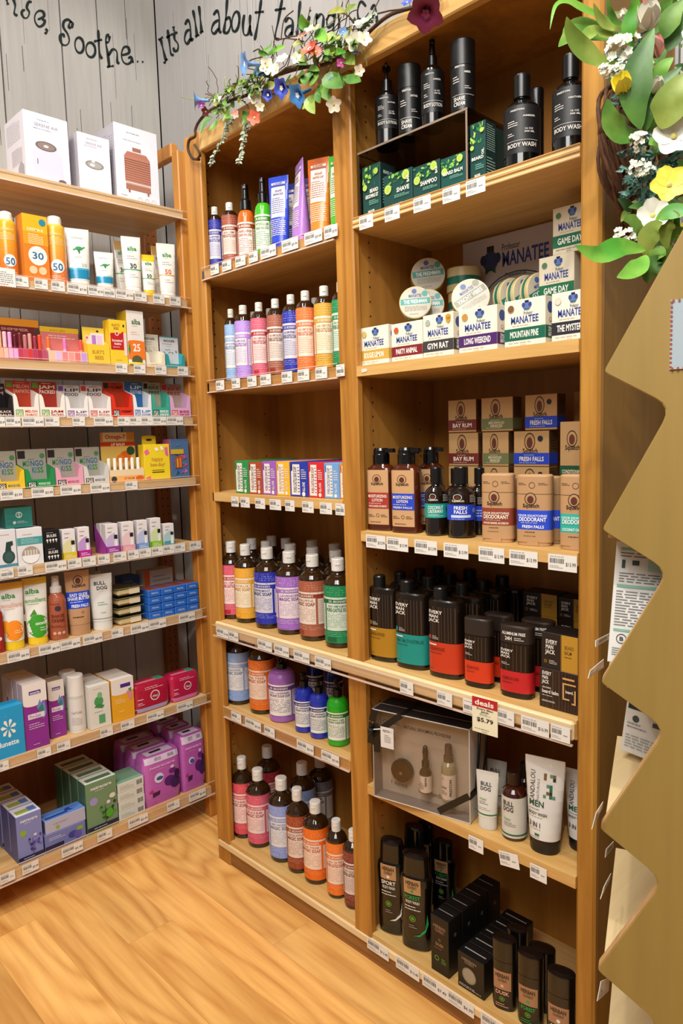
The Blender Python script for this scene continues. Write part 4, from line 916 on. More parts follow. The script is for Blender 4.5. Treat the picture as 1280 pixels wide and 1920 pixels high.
for (p0, p1, q0, q1, band, nm, two, hole, nmA) in ((840, 892, 841, 896, '6e2622', 'BAY RUM', None, None, 'dark red'), (902, 961, 904, 953, '6c7048', 'BIRCHWOOD', 'BREEZE', None, 'olive green'), (984, 1044, 963, 1029, '2140b4', 'FRESH FALLS', None, '1c2030', 'royal blue')):
    items.append(kc(p0, p1, 0, zA+hb+.0006, hb-.002, band, nm, 'kraft brown carton with %s band, top of its stack' % nmA, two, hole))
    items.append(kc(q0, q1, 0, zA, hb-.001, band, nm, 'kraft brown carton with %s band, second from the top of its stack' % nmA, two, hole))
    items.append(kc(q0, q1, 0, zA-hb, hb-.001, band, nm, 'kraft brown carton with %s band, low in its stack' % nmA, two, hole))
    zz = zA-hb
    if zz-zt > .01: items.append(kc(q0, q1, 0, zt, zz-zt-.0006, band, nm, 'kraft brown carton with %s band at the foot of its stack' % nmA, two, hole))
row('M', zt, .136, items, 'kraft soap cartons stacked at the back')
row('M', zt, .165, [kc(1074, 1135, 0, zt, .29, '5e4228', 'BAY RUM', 'tall kraft carton at the back corner by the right post', d=.03, ins=.225)])
row('M', zt, .09, [I('carton', 1049, 1098, 790, 'tall kraft carton with a dark green band by the right post', c='8a6640', front='b08a5c', side='6a4c2c', d=.034, n='beard_oil_carton', ins=.10,
   art=emblem(-.04, .86, .2, .34)+[('r', -.5, .37, .5, .64, '12482e'), ('t', 'CONDITIONING', -.42, .575, .36, .605, 'd8c6a4', 1), ('t', 'BEARD OIL', -.42, .515, .36, .56, 'e6dccb', 1), ('t', '& COLOGNE', -.42, .455, .36, .50, 'e6dccb', 1), ('t', 'WOODLAND PINE', -.42, .395, .36, .425, 'd8c6a4', 1), ('o', 0, .26, .08, .2, KD), ('l', -.42, .24, -.15, .28, 2, KD), ('l', .15, .24, .42, .28, 2, KD), ('l', -.3, .08, .3, .11, 1, KD)])])
def lot(band, l2):
    return [('r', -.42, .10, .40, .985, 'c49a6e')]+emblem(-.02, .84, .17, .42, KD, 'c49a6e')+[('r', -.42, .36, .40, .62, band), ('t', 'MOISTURIZING', -.37, .54, .35, .585, 'e6dccb', 1), ('t', 'LOTION', -.22, .475, .2, .52, 'e6dccb', 1), ('l', -.36, .435, .34, .455, 1, 'e6dccb'), ('t', l2, -.36, .385, .34, .415, 'e6dccb', 1), ('o', 0, .25, .06, .2, KD), ('l', -.38, .22, -.12, .27, 2, KD), ('l', .12, .22, .36, .27, 2, KD), ('l', -.3, .13, .28, .155, 1, KD)]
def b_flat(R, w, d, h, o):      # square-shouldered amber bottle under a black pump cap with a sideways beak
    e = 3.6; bt = o.get('bt', .80); m = MB(); q = mat(o['c'], .1, 0, .6)
    m.loft([(0, w*.47, d*.46, e), (.01*h, w*.5, d*.5, e), ((bt-.09)*h, w/2, d/2, e), ((bt-.04)*h, w*.46, d*.46, 3), ((bt-.01)*h, w*.36, d*.40, 2.4), ((bt+.01)*h, w*.27, w*.27, 2), ((bt+.02)*h, w*.26, w*.26, 2)], q, 36)
    m.build('bottle', R); m = MB(); H = (bt-.05)*h
    f0 = shell(lambda z: w/2, lambda z: d/2, lambda z: e); draw(m, f0, w, H, o['art']); m.build('label', R)
    m = MB(); k = mat('08080a', .18, 0, .4); r = w*.29
    m.lathe([(r, (bt+.01)*h), (r, (bt+.12)*h), (r*.92, (bt+.13)*h), (r*.92, .97*h), (r*.8, h)], k, 24); m.loft([(.945*h, w*.36, r*.5, 3, w*.18, 0), (.985*h, w*.36, r*.5, 3, w*.18, 0), (.992*h, w*.33, r*.4, 3, w*.18, 0)], k, 20); m.build('pump', R)
BUILD['flat'] = (b_flat, 'lotion_bottle', 'bottle', .62)
G9 = 'bottles and deodorants along the third right shelf'
row('M', zt, .026, [
 I('flat', 687, 737, 840, 'amber lotion bottle with a brick red label, leftmost on the third right shelf', c='4a1c0a', art=lot('a5362c', 'WOOD BARREL BOURBON'), k=.3),
 I('flat', 737, 790, 839, 'amber lotion bottle with a royal blue label beside the red one', c='4a1c0a', art=lot('2544c0', 'FRESH FALLS'), k=.3),
 I('bottle', 797, 839, 876, 'dark shampoo bottle with a teal label', c='1a110c', bt=.70, l0=.12, l1=.64, rc=.5, n='shampoo_bottle', art=[('r', -1.2, .28, 1.2, .68, '1f9a8c'), ('t', 'COCONUT', -.40, .53, .3, .62, 'e6efe6', 1), ('t', 'CASTAWAY', -.40, .42, .3, .51, 'e6efe6', 1), ('l', -.4, .32, .34, .39, 2, 'd0e6dc'), ('d', .5, .52, .08, '146e64')]+emblem(-.16, .88, .15, .55, 'e6dccb', '1a110c')+[('l', .3, .74, .6, .95, 5, 'cfc6b8')]),
 I('bottle', 839, 891, 875, 'dark shampoo bottle with a royal blue label', c='1a110c', bt=.70, l0=.12, l1=.64, rc=.5, n='shampoo_bottle', art=[('r', -1.2, .26, 1.2, .68, '2144c4'), ('t', 'FRESH', -.28, .55, .2, .64, 'eef0f6', 1), ('t', 'FALLS', -.28, .44, .2, .53, 'eef0f6', 1), ('r', -.4, .33, .34, .40, 'c9d0ea'), ('l', -.4, .28, .34, .31, 1, 'd0d8f0'), ('d', .5, .52, .09, '6f88dc')]+emblem(-.14, .88, .16, .55, 'e6dccb', '1a110c')+[('l', .3, .74, .6, .95, 5, 'cfc6b8')]),
 I('stick', 905, 964, 887, 'kraft deodorant with a rust red band', c='b88f64', tab=1, hc=.73, ro=.55, bands=[(.245, .50, '8c3a24')], art=emblem(-.06, .66, .17, .52, KD, 'b88f64')+[('t', 'ODOR SQUATCHING', -.42, .41, .40, .44, 'efe0c8', 1), ('t', 'DEODORANT', -.40, .345, .38, .40, 'f3e8d6', 1), ('l', -.34, .315, .34, .33, 1, 'efe0c8'), ('t', 'WOOD BARREL BOURBON', -.40, .265, .38, .295, 'efe0c8', 1), ('l', -.22, .20, .2, .225, 1, KD), ('l', -.26, .15, .24, .165, 1, KD)], capart=[('o', -.02, .85, .09, .15, KD), ('l', -.42, .85, -.18, .89, 2, KD), ('l', .16, .85, .42, .89, 2, KD)], capc='b88f64'),
 I('stick', 971, 1035, 889, 'kraft deodorant with a royal blue band', c='b88f64', tab=1, hc=.73, ro=.55, bands=[(.225, .50, '2348cc')], art=emblem(-.06, .66, .17, .52, KD, 'b88f64')+[('t', 'ODOR SQUATCHING', -.42, .41, .40, .44, 'e6ecf8', 1), ('t', 'DEODORANT', -.40, .345, .38, .40, 'f3f4f8', 1), ('l', -.34, .315, .34, .33, 1, 'e6ecf8'), ('t', 'FRESH FALLS', -.30, .25, .32, .29, 'f3f4f8', 1), ('l', -.22, .18, .2, .205, 1, KD), ('l', -.26, .13, .24, .145, 1, KD)], capart=[('o', -.02, .85, .09, .15, KD), ('l', -.42, .85, -.18, .89, 2, KD), ('l', .16, .85, .42, .89, 2, KD)], capc='b88f64'),
 I('stick', 1052, 1116, 889, 'kraft deodorant with a turquoise band by the right post', c='b88f64', tab=1, hc=.73, ro=.55, bands=[(.225, .48, '2fae9e')], art=emblem(-.06, .66, .17, .52, KD, 'b88f64')+[('t', 'ODOR SQUATCHING', -.42, .41, .40, .44, 'e6f4f0', 1), ('t', 'DEODORANT', -.40, .345, .38, .40, 'f3f8f6', 1), ('t', 'COCONUT CASTAWAY', -.40, .25, .38, .285, 'f3f8f6', 1), ('l', -.22, .16, .2, .185, 1, KD)], capart=[('o', -.02, .85, .09, .15, KD), ('l', -.42, .85, -.18, .89, 2, KD)], capc='b88f64')], G9)
row('M', zt, .087, [
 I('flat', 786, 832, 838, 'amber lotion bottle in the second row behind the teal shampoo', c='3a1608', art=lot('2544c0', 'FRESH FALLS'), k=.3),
 I('bottle', 836, 874, 878, 'dark shampoo bottle in the second row behind the blue shampoo', c='1a110c', bt=.70, rc=.5, n='shampoo_bottle', art=[('r', -1.2, .3, 1.2, .7, '2144c4')]),
 I('bottle', 880, 918, 877, 'dark shampoo bottle in the second row left of the red-banded deodorant', c='1a110c', bt=.70, rc=.5, n='shampoo_bottle', art=[('r', -1.2, .3, 1.2, .7, '2144c4'), ('l', -.3, .4, .5, .62, 3, 'cfd6ee'), ('l', -.1, .75, .5, .95, 5, 'b8b0a4')])], G9)
row('M', zt, .068, [
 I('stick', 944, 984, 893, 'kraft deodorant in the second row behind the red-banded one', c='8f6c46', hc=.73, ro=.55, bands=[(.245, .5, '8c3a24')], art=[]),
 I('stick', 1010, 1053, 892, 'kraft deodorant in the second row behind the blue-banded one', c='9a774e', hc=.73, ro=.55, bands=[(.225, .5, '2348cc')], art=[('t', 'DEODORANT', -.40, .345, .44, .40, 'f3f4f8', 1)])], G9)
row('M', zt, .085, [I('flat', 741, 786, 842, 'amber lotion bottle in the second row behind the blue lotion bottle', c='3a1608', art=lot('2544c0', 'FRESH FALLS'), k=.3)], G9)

# --- fourth shelf: dark woodgrain grooming range
zt = .748; EB = '2a1c15'; W_EMJ = wood('dark_woodgrain_print', '1a100b', '4a3226', 2, 3.0, .35, .3, seed=31)
def emj(u0, v0, s, a): return [('t', t, u0, v0-k*s*1.05*a, u0+s*wd, v0-k*s*1.05*a+s*.78*a, 'e2dcd2', 1) for k, (t, wd) in enumerate((('EVERY', 3.4), ('MAN', 2.5), ('JACK', 2.7)))]
def grain(u0, v0, u1, v1, n=9): 
    rnd = random.Random(n); return [('r', u0+(u1-u0)*k/n+rnd.uniform(0, .02), v0, u0+(u1-u0)*k/n+rnd.uniform(.025, .06), v1, rnd.choice(('3c281d', '46301f', '33211a'))) for k in range(n)]
def emjo(band, nm, ink): return dict(c='140c07', capx=-.18, bt=.875, dr=.58, bands=[(.06, .40, band)], art=grain(-.30, .41, .44, .80, 8)+emj(-.42, .72, .13, .34)+[('r', -.42, .43, -.34, .475, band), ('l', -.3, .43, -.1, .475, 3, 'cfc8bc'), ('t', nm, -.40, .31, -.40+.055*len(nm), .345, ink), ('l', -.4, .27, .16, .285, 1, ink), ('r', -.42, .365, -.16, .38, 'e2dcd2'), ('l', -.42, .09, -.2, .105, 1, ink)])
G10 = 'woodgrain grooming products on the fourth right shelf'
ov = row('M', zt, .022, [
 I('oval', 691, 745, 1079, 'dark woodgrain oval bottle with a mustard yellow lower band', k=.25, n='body_wash_bottle', **emjo('a9791c', 'SANDALWOOD', '4a3408')),
 I('oval', 744, 807, 1088, 'dark woodgrain oval bottle with a teal lower band', k=.25, n='body_wash_bottle', **emjo('118a80', 'SEA SALT+CITRUS', '0a3c38')),
 I('oval', 806, 870, 1101, 'dark woodgrain oval bottle with a red orange lower band', k=.25, n='body_wash_bottle', **emjo('c2381a', 'CEDARWOOD', '4c1206')),
 I('stick', 872, 925, 1157, 'dark woodgrain deodorant stick with a red orange lower half', c='140c07', hc=.76, ro=.3, co=.3, k=.25, e=2.6, dr=.55, bands=[(.08, .38, 'd03a1c')], art=grain(-.36, .39, .42, .74, 7)+emj(-.42, .65, .12, .34)+[('l', -.4, .46, -.12, .50, 2, 'cfc8bc'), ('t', 'CEDARWOOD', -.36, .27, .12, .31, '5a1608'), ('l', -.36, .22, .1, .24, 1, '5a1608')], capc='2a211c', ins=.022),
 I('stick', 939, 1001, 1170, 'dark woodgrain deodorant stick with a crimson lower half and lettered cap', c='140c07', hc=.76, ro=.3, co=.3, k=.25, e=2.6, dr=.55, bands=[(.08, .37, 'c22026')], art=grain(-.36, .38, .42, .74, 7)+emj(-.42, .64, .12, .34)+[('l', -.4, .45, -.12, .49, 2, 'cfc8bc'), ('t', 'CRIMSON OAK', -.36, .25, .16, .29, '5a0a0c'), ('l', -.36, .2, .1, .22, 1, '5a0a0c')], capc='2a211c',
   capart=[('t', 'ALUMINUM FREE', -.36, .875, .34, .915, 'e2dcd2', 1), ('t', '24H', -.26, .80, -.04, .85, 'e2dcd2', 1), ('l', .02, .80, .30, .85, 2, 'e2dcd2')], ins=.022)], G10)
for (r_, w, d, h, x, y), nm in zip(ov[:3], ('mustard', 'teal', 'red orange')):
    for k in (1, 2, 3): dup(r_, (x+.012*k, y+k*(d+.015), zt), 'dark oval bottle in the %s row behind the %s banded one' % (('second', 'third', 'fourth')[k-1], nm))
for (r_, w, d, h, x, y), nm in zip(ov[3:], ('red orange', 'crimson')):
    dup(r_, (x+.012, y+d+.02, zt), 'dark deodorant stick in the second row behind the %s one' % nm)
def balm_art(): return [('r', .06, 0, .5, 1, 'b5862a'), ('r', .03, 0, .06, 1, '6a4a18'), ('t', 'BEARD', .14, .62, .40, .72, '4a3408'), ('t', 'BALM', .14, .48, .34, .58, '4a3408'), ('l', .14, .38, .42, .44, 1, '4a3408')]+[('t', t, -.38, v, -.38+w_, v+.11, 'e2dcd2', 1) for t, v, w_ in (('EVERY', .70, .32), ('MAN', .56, .22), ('JACK', .42, .26))]+[('o', -.38, .20, .04, .3, 'b5862a'), ('l', -.28, .14, -.06, .26, 3, 'cfc8bc')]
hx = row('M', zt, .022, [I('carton', 1011, 1083, 1258, 'dark wood-patterned beard balm carton under the mustard-and-black one', c='20130e', front='2b1a13', d=.06, art=grain(-.48, .02, .48, .98, 12)+[('t', t, -.42, v, -.42+w_, v+.085, 'e2dcd2', 1) for t, v, w_ in (('EVERY', .84, .24), ('MAN', .73, .16), ('JACK', .62, .18))]+[('t', 'GROOMING', -.42, .50, -.18, .54, 'cfc8bc', 1), ('t', 'beard balm', -.42, .38, .02, .47, 'e2dcd2', 1), ('l', -.42, .30, -.02, .34, 1, 'cfc8bc'), ('t', 'SANDALWOOD', -.42, .16, -.08, .20, 'cfc8bc', 1),
    ('r', .12, .82, .42, .87, 'c8975a'), ('r', .12, .32, .16, .74, 'c8975a'), ('r', .12, .70, .46, .74, 'c8975a'), ('r', .12, .32, .3, .36, 'c8975a'), ('r', .36, .24, .46, .28, 'c8975a'), ('r', .42, .24, .46, .6, 'c8975a'), ('t', 'beard.', .2, .50, .4, .57, 'e2dcd2', 1)], n='beard_balm_carton')])
zc = zt+hx[0][3]
row('M', zc, .024, [I('carton', 1015, 1083, 1190, 'mustard and black beard balm carton on top of the dark wood-patterned one', c='181210', front='221812', d=.058, art=balm_art(), n='beard_balm_carton', side='a87a24')])
zs = zrow(1010, 1153, .175)
hbk = zrow(1010, 1112, .175)-zs
zc2 = zt; k = 0
while zc2 < zs-.02:
    hh = (zs-zt)/2
    row('M', zc2, .175, [I('carton', 980, 1044, 0, 'mustard and black carton in the back stack, %s layer' % ('lowest', 'middle', 'upper')[k], c='181210', front='221812', d=.05, h=hh-.0005, art=balm_art(), n='beard_balm_carton'),
                        I('carton', 1046, 1100, 0, 'mustard and black carton by the post at the back, %s layer' % ('lowest', 'middle', 'upper')[k], c='181210', front='221812', d=.05, h=hh-.0005, art=balm_art(), n='beard_balm_carton')], 'mustard and black cartons stacked at the back'); zc2 += hh; k += 1
row('M', zc2, .175, [I('carton', 980, 1044, 0, 'mustard and black carton at the back, top of the left stack', c='181210', front='221812', d=.05, h=hbk, art=balm_art(), n='beard_balm_carton'),
                    I('carton', 1046, 1100, 0, 'mustard and black carton at the back, top of the right stack', c='181210', front='221812', d=.05, h=hbk*.97, art=balm_art(), n='beard_balm_carton')], 'mustard and black cartons stacked at the back')

# --- fifth shelf: gift set, tubes
zt = ZR[4]
gx0, gy0 = .686, -.030; gx1, gy1 = .915, .018
gw = math.hypot(gx1-gx0, gy1-gy0); ga = math.atan2(gy1-gy0, gx1-gx0); gh = .205; gd = .085
nx_, ny_ = math.sin(ga), -math.cos(ga)
gc = ((gx0+gx1)/2-nx_*gd/2, (gy0+gy1)/2-ny_*gd/2)
GB = thing('gift_box', 'beige gift box with a clear lid and black ribbon on the fifth right shelf', 'gift box', (gc[0], gc[1], zt), ga)
m = MB(); be = mat('b3a693', .6); t = .003; dk = mat('1b1a1a', .4)
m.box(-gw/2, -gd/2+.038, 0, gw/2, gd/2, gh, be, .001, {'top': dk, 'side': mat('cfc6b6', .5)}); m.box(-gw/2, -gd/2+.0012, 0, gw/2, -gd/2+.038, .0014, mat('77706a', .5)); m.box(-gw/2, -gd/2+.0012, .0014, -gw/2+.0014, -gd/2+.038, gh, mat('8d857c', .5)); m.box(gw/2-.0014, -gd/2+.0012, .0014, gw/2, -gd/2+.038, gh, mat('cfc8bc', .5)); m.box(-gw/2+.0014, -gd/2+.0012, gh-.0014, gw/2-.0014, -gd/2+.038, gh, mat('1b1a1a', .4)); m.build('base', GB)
m = MB()
m.box(-gw/2, -gd/2, 0, gw/2, -gd/2+.001, gh, M_CLEAR)
for a in ((-gw/2, -gd/2, 0, -gw/2+.0016, -gd/2+.0016, gh), (gw/2-.0016, -gd/2, 0, gw/2, -gd/2+.0016, gh), (-gw/2, -gd/2, gh-.0016, gw/2, -gd/2+.0016, gh), (-gw/2, -gd/2, 0, gw/2, -gd/2+.0016, .0016)): m.box(*a, mat('d9d4cc', .2))
f = Map(lambda u, v, q: (u, -gd/2-q, v)); draw(m, f, gw, gh, [('t', 'CLASSIC', -.38, .875, -.20, .91, '2a2622', 1), ('t', 'NATURAL GROOMING PROVISIONS', -.16, .86, .32, .895, '2a2622', 1)])
m.build('clear_lid', GB)
f = Map(lambda u, v, q: (u, -gd/2+.038-q, v)); m = MB(); draw(m, f, gw, gh, [('t', 'Almond', -.36, .09, -.22, .14, '3a322a'), ('l', -.37, .16, -.22, .18, 1, '6a5f52'), ('t', 'indian sandalwood', -.10, .08, .28, .13, '3a322a'), ('l', -.1, .16, .02, .18, 1, '6a5f52'), ('r', -.395, .10, -.388, .14, '8c3a24')]); m.build('inner_print', GB)
m = MB(); rb = mat('0d0d0f', .35); y_ = -gd/2-.0006
def band(u0, v0, u1, v1, wd):
    dx, dz = u1-u0, v1-v0; l = math.hypot(dx, dz); a, b = -dz/l*wd/2, dx/l*wd/2
    m.add([(u0+a, y_, v0+b), (u0-a, y_, v0-b), (u1-a, y_, v1-b), (u1+a, y_, v1+b), (u0+a, y_-.0008, v0+b), (u0-a, y_-.0008, v0-b), (u1-a, y_-.0008, v1-b), (u1+a, y_-.0008, v1+b)], [(4, 5, 6, 7), (0, 1, 5, 4), (1, 2, 6, 5), (2, 3, 7, 6), (3, 0, 4, 7)], rb)
band(.19*gw, .045*gh, .49*gw, .30*gh, .014); m.box(.5*gw, y_, .26*gh, .5*gw+.0008, gd/2, .34*gh, rb)
m.tube([(.5*gw+.001, -gd*.2, .3*gh), (.5*gw+.004, -gd*.1, .6*gh), (.5*gw+.006, 0, 1.02*gh)], .0026, rb); m.tube([(.5*gw+.002, gd*.2, .3*gh), (.5*gw+.012, gd*.1, .6*gh), (.5*gw+.018, .01, 1.0*gh)], .0026, rb)
m.build('ribbon', GB); m = MB(); band(-.5*gw, .70*gh, -.18*gw, gh, .014); m.box(-.20*gw, y_, gh, -.15*gw, gd/2, gh+.0008, rb)
for (a, b) in (((-.5*gw, .86*gh), (-.47*gw, .99*gh)), ((-.5*gw, .84*gh), (-.52*gw, .60*gh)), ((-.46*gw, .84*gh), (-.45*gw, .52*gh))): band(a[0], a[1], b[0], b[1], .016)
m.box(-.53*gw, y_-.012, .72*gh, -.47*gw, y_, .79*gh, rb, .003); m.build('ribbon_bow', GB)
m = MB(); m.box(-.40*gw, y_-.003, .60*gh, -.26*gw, y_-.0022, .83*gh, mat('ded8d2', .5)); f = Map(lambda u, v, q: (u, y_-.003-q, v)); draw(m, f, gw, gh, [('t', 'PRESTON', -.375, .775, -.30, .80, '5a544c', 1), ('l', -.36, .66, -.29, .75, 5, '8a847c'), ('o', -.285, .79, .009, .2, '8a847c')]); m.tube([(-.5*gw, y_-.004, .77*gh), (-.40*gw, y_-.004, .80*gh)], .0012, mat('e6e2da', .6)); m.build('hang_tag', GB)
def in_box(u, v, name, lab, cat): 
    c, s = math.cos(ga), math.sin(ga); lx, ly = u*gw, -gd/2+.0195
    return thing(name, lab, cat, (gc[0]+c*lx-s*ly, gc[1]+s*lx+c*ly, zt+v*gh), ga, 'grooming set inside the clear gift box')
o = in_box(-.245, .185, 'balm_tin', 'round dark brown tin inside the clear gift box', 'tin'); m = MB(); r = .026
vs = MB(); vs.lathe([(r*.97, 0), (r, .002), (r, .012), (r*.96, .0145), (r*.2, .0150)], mat('3a2a1c', .2, .4), 32); vs.v = [(x, .0145-z, y+r) for x, y, z in vs.v]; vs.build('tin', o)
vs = MB(); vs.add([(.004*math.cos(a), -.0008, r+.004*math.sin(a)-.004) for a in np.linspace(0, 6.2832, 17)[:-1]], [tuple(range(16))], mat('7a5a38')); vs.build('lid_mark', o)
o = in_box(.02, .165, 'dropper_bottle', 'small amber dropper bottle inside the clear gift box', 'bottle'); r = .0135
m = MB(); m.lathe([(r*.95, 0), (r, .002), (r, .045), (r*.8, .051), (r*.5, .055), (r*.5, .058)], amber('3a2412'), 24); m.build('bottle', o)
m = MB(); m.lathe([(r+.0003, .003), (r+.0003, .040)], mat('cfc5b4', .5), 24, cap0=False, cap1=False); draw(m, cylmap(r+.0003, .003), 2*r, .037, [('v', 'PRESTON', .16, .4, .3, .95, '2a2622', 1), ('l', -.36, .2, .08, .6, 4, '6a5f52')]); m.build('label', o)
m = MB(); m.lathe([(r*.62, .057), (r*.62, .070), (r*.42, .071), (r*.42, .082), (r*.5, .09), (r*.35, .102), (r*.15, .105)], mat('2a1c14', .3), 20); m.build('dropper_cap', o)
o = in_box(.255, .15, 'cologne_bottle', 'clear spray bottle of pale cologne inside the gift box', 'bottle'); r = .0158
m = MB(); m.lathe([(r*.95, 0), (r, .002), (r, .072), (r*.9, .079), (r*.62, .085), (r*.5, .088)], mat('8f8a6a', .08, 0, .6), 28); m.build('bottle', o)
m = MB(); m.lathe([(r+.0003, .006), (r+.0003, .060)], mat('cfc5b4', .5), 28, cap0=False, cap1=False); draw(m, cylmap(r+.0003, .006), 2*r, .054, [('v', 'PRESTON', .26, .15, .42, .85, '2a2622', 1), ('t', 'COLOGNE', -.34, .45, .06, .53, '2a2622', 1), ('l', -.34, .2, .1, .38, 3, '6a5f52'), ('l', -.3, .8, -.1, .9, 2, '6a5f52')]); m.build('label', o)
m = MB(); m.lathe([(r*.66, .086), (r*.66, .098), (r*.5, .099), (r*.5, .118), (r*.45, .122)], mat('5a4a3c', .25, .2), 20); m.build('spray_cap', o)
# tubes to the right of the gift set
BD = '2b2a2c'
def bull(g='2f7d4a'): return [('t', 'BULL', -.28, .76, .22, .82, BD, 1), ('t', 'DOG', -.28, .68, .20, .74, BD, 1), ('t', 'Original', -.3, .52, .02, .55, '5fa05a', 1), ('l', -.3, .44, .1, .50, 2, '6a6a68'), ('l', -.3, .34, .2, .40, 2, '9a9a96'), ('r', -.6, .265, .6, .285, '17603a')]
row('M', zt, .020, [
 I('tube', 893, 935, 1446, 'short white tube with a thin green line beside the gift box', c='d8d5cc', cf=.22, art=bull(), n='face_tube'),
 I('tube', 985, 1058, 1421, 'large white tube with a black cap and a mosaic of squares', c='dcd9d2', cap='131313', cf=.15, wb=.76, art=[('v', 'ANDALOU', -.34, .56, -.22, .86, '4a4a4a'), ('v', 'NATURALS', -.16, .56, -.10, .78, '8a8a88'), ('t', 'MEN', -.36, .495, .04, .555, '22523c', 1), ('l', -.36, .45, .02, .475, 1, '7a7a78'), ('t', 'BODY WASH', -.36, .405, .12, .435, '3a3a3a', 1), ('l', -.36, .375, .16, .39, 1, '7a7a78'), ('t', '3 IN 1', -.34, .28, -.02, .33, '2a2a2a', 1), ('l', -.34, .25, .1, .265, 1, '7a7a78'), ('r', -.18, .19, -.06, .215, '2d6a48'), ('l', -.3, .165, .05, .18, 1, '7a7a78')]
   +[('r', .0+.075*i, .60+.036*j, .07+.075*i, .632+.036*j, random.Random(i*9+j).choice(('2a2a2c', '2d6a48', 'a08a3a', '5a8a7a', '7a5a2a'))) for i in range(4) for j in range(7) if random.Random(i*31+j*7).random() > .35], n='body_wash_tube'),
 I('tube', 1059, 1128, 1446, 'large white tube with a black cap cut off by the right post', c='d4d1ca', cap='131313', cf=.15, wb=.76, art=[('v', 'ANDALOU', -.34, .56, -.22, .86, '4a4a4a'), ('t', 'MEN', -.36, .495, .04, .555, '22523c', 1), ('l', -.36, .45, .02, .475, 1, '7a7a78'), ('t', 'BODY WASH', -.36, .405, .12, .435, '3a3a3a', 1), ('t', '3 IN 1', -.34, .28, -.02, .33, '2a2a2a', 1)], n='body_wash_tube', ins=.075),
 I('bottle', 941, 987, 1445, 'amber bottle with a white label and green line between the white tubes', c='3a1509', lab='cfccc2', l0=.05, l1=.66, bt=.76, rc=.55, cap='24100a', art=[('t', 'BULL', -.44, .80, .02, .91, BD, 1), ('t', 'DOG', -.44, .66, .02, .77, BD, 1), ('t', 'Original', -.4, .44, -.1, .49, '5fa05a', 1), ('l', -.4, .28, .1, .40, 3, '6a6a68'), ('r', -1.2, .06, 1.2, .10, '17603a')], n='shampoo_bottle', yaw=-6)], 'tubes and bottles beside the gift box', gap=.003)
row('M', zt, .108, [
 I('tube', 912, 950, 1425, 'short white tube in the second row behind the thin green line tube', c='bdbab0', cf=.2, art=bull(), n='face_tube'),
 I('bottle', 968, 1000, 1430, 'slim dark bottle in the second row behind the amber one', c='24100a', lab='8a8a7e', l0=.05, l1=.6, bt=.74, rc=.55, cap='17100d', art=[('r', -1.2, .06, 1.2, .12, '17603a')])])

# --- bottom shelf: black and tan range
zt = ZR[5]
def herb(nm, c): return [('r', -.30, .60, .24, .76, 'b58a5e'), ('t', 'HERBAN', -.24, .695, .18, .735, '241a12', 1), ('t', 'COWBOY', -.18, .655, .12, .685, '5a4430', 1), ('d', -.03, .63, .05, c), ('t', nm, -.28, .545, .22, .585, c, 1), ('t', 'BODY WASH', -.24, .50, .2, .53, 'd8d4cc', 1), ('l', -.28, .42, .22, .48, 2, 'd8d4cc'), ('o', -.03, .34, .10, .16, '6aa03a'), ('d', -.03, .34, .06, '4f8a2a'), ('l', -.14, .24, .1, .28, 2, '9a968c'), ('p', [(.40, .40), (.43, .30), (.36, .22), (.2, .17), (0, .16), (.2, .19), (.34, .25), (.38, .31)], c)]
bw = dict(dr=.62, bt=.80, capx=0.0, k=.55)
b_old = BUILD['oval']
def b_cowboy(R, w, d, h, o):
    e = 2.4; m = MB(); q = mat('080808', .2, 0, .4)
    m.loft([(0, w*.42, d*.42, e), (.015*h, w*.47, d*.47, e), (.2*h, w*.49, d*.49, e), (.42*h, w*.46, d*.46, e), (.68*h, w*.5, d*.5, e), (.745*h, w*.47, d*.47, e), (.775*h, w*.40, d*.42, e)], q, 34)
    draw(m, shell(lambda z: w*(.46+.04*abs(z/h-.42)/.3), lambda z: d*(.46+.04*abs(z/h-.42)/.3), lambda z: e), w, h, o['art'], .0008); m.build('bottle', R)
    m = MB(); m.loft([(.775*h, w*.40, d*.42, 2.8), (.96*h, w*.37, d*.39, 2.8), (.985*h, w*.35, d*.36, 2.6), (h, w*.24, d*.24, e)], mat('0c0c0c', .16, 0, .3), 30); m.build('cap', R)
BUILD['cowboy'] = (b_cowboy, 'body_wash_bottle', 'bottle', .60)
G11 = 'black and tan body care on the bottom right shelf'
def hstick(nm, c): return dict(c='0a0a0a', hc=.70, ro=.22, co=.3, e=2.4, dr=.62, k=.5, dome=.06, art=[('r', -.40, .30, .34, .56, 'a57a58'), ('t', 'HERBAN', -.32, .47, .26, .525, '241a12', 1), ('t', 'COWBOY', -.22, .415, .18, .45, '5a4430', 1), ('d', -.02, .355, .07, c), ('t', nm, -.30, .235, .26, .285, c, 1), ('o', -.03, .17, .11, .2, '6aa03a'), ('d', -.03, .17, .06, '4f8a2a'), ('l', -.3, .05, .24, .11, 2, c)])
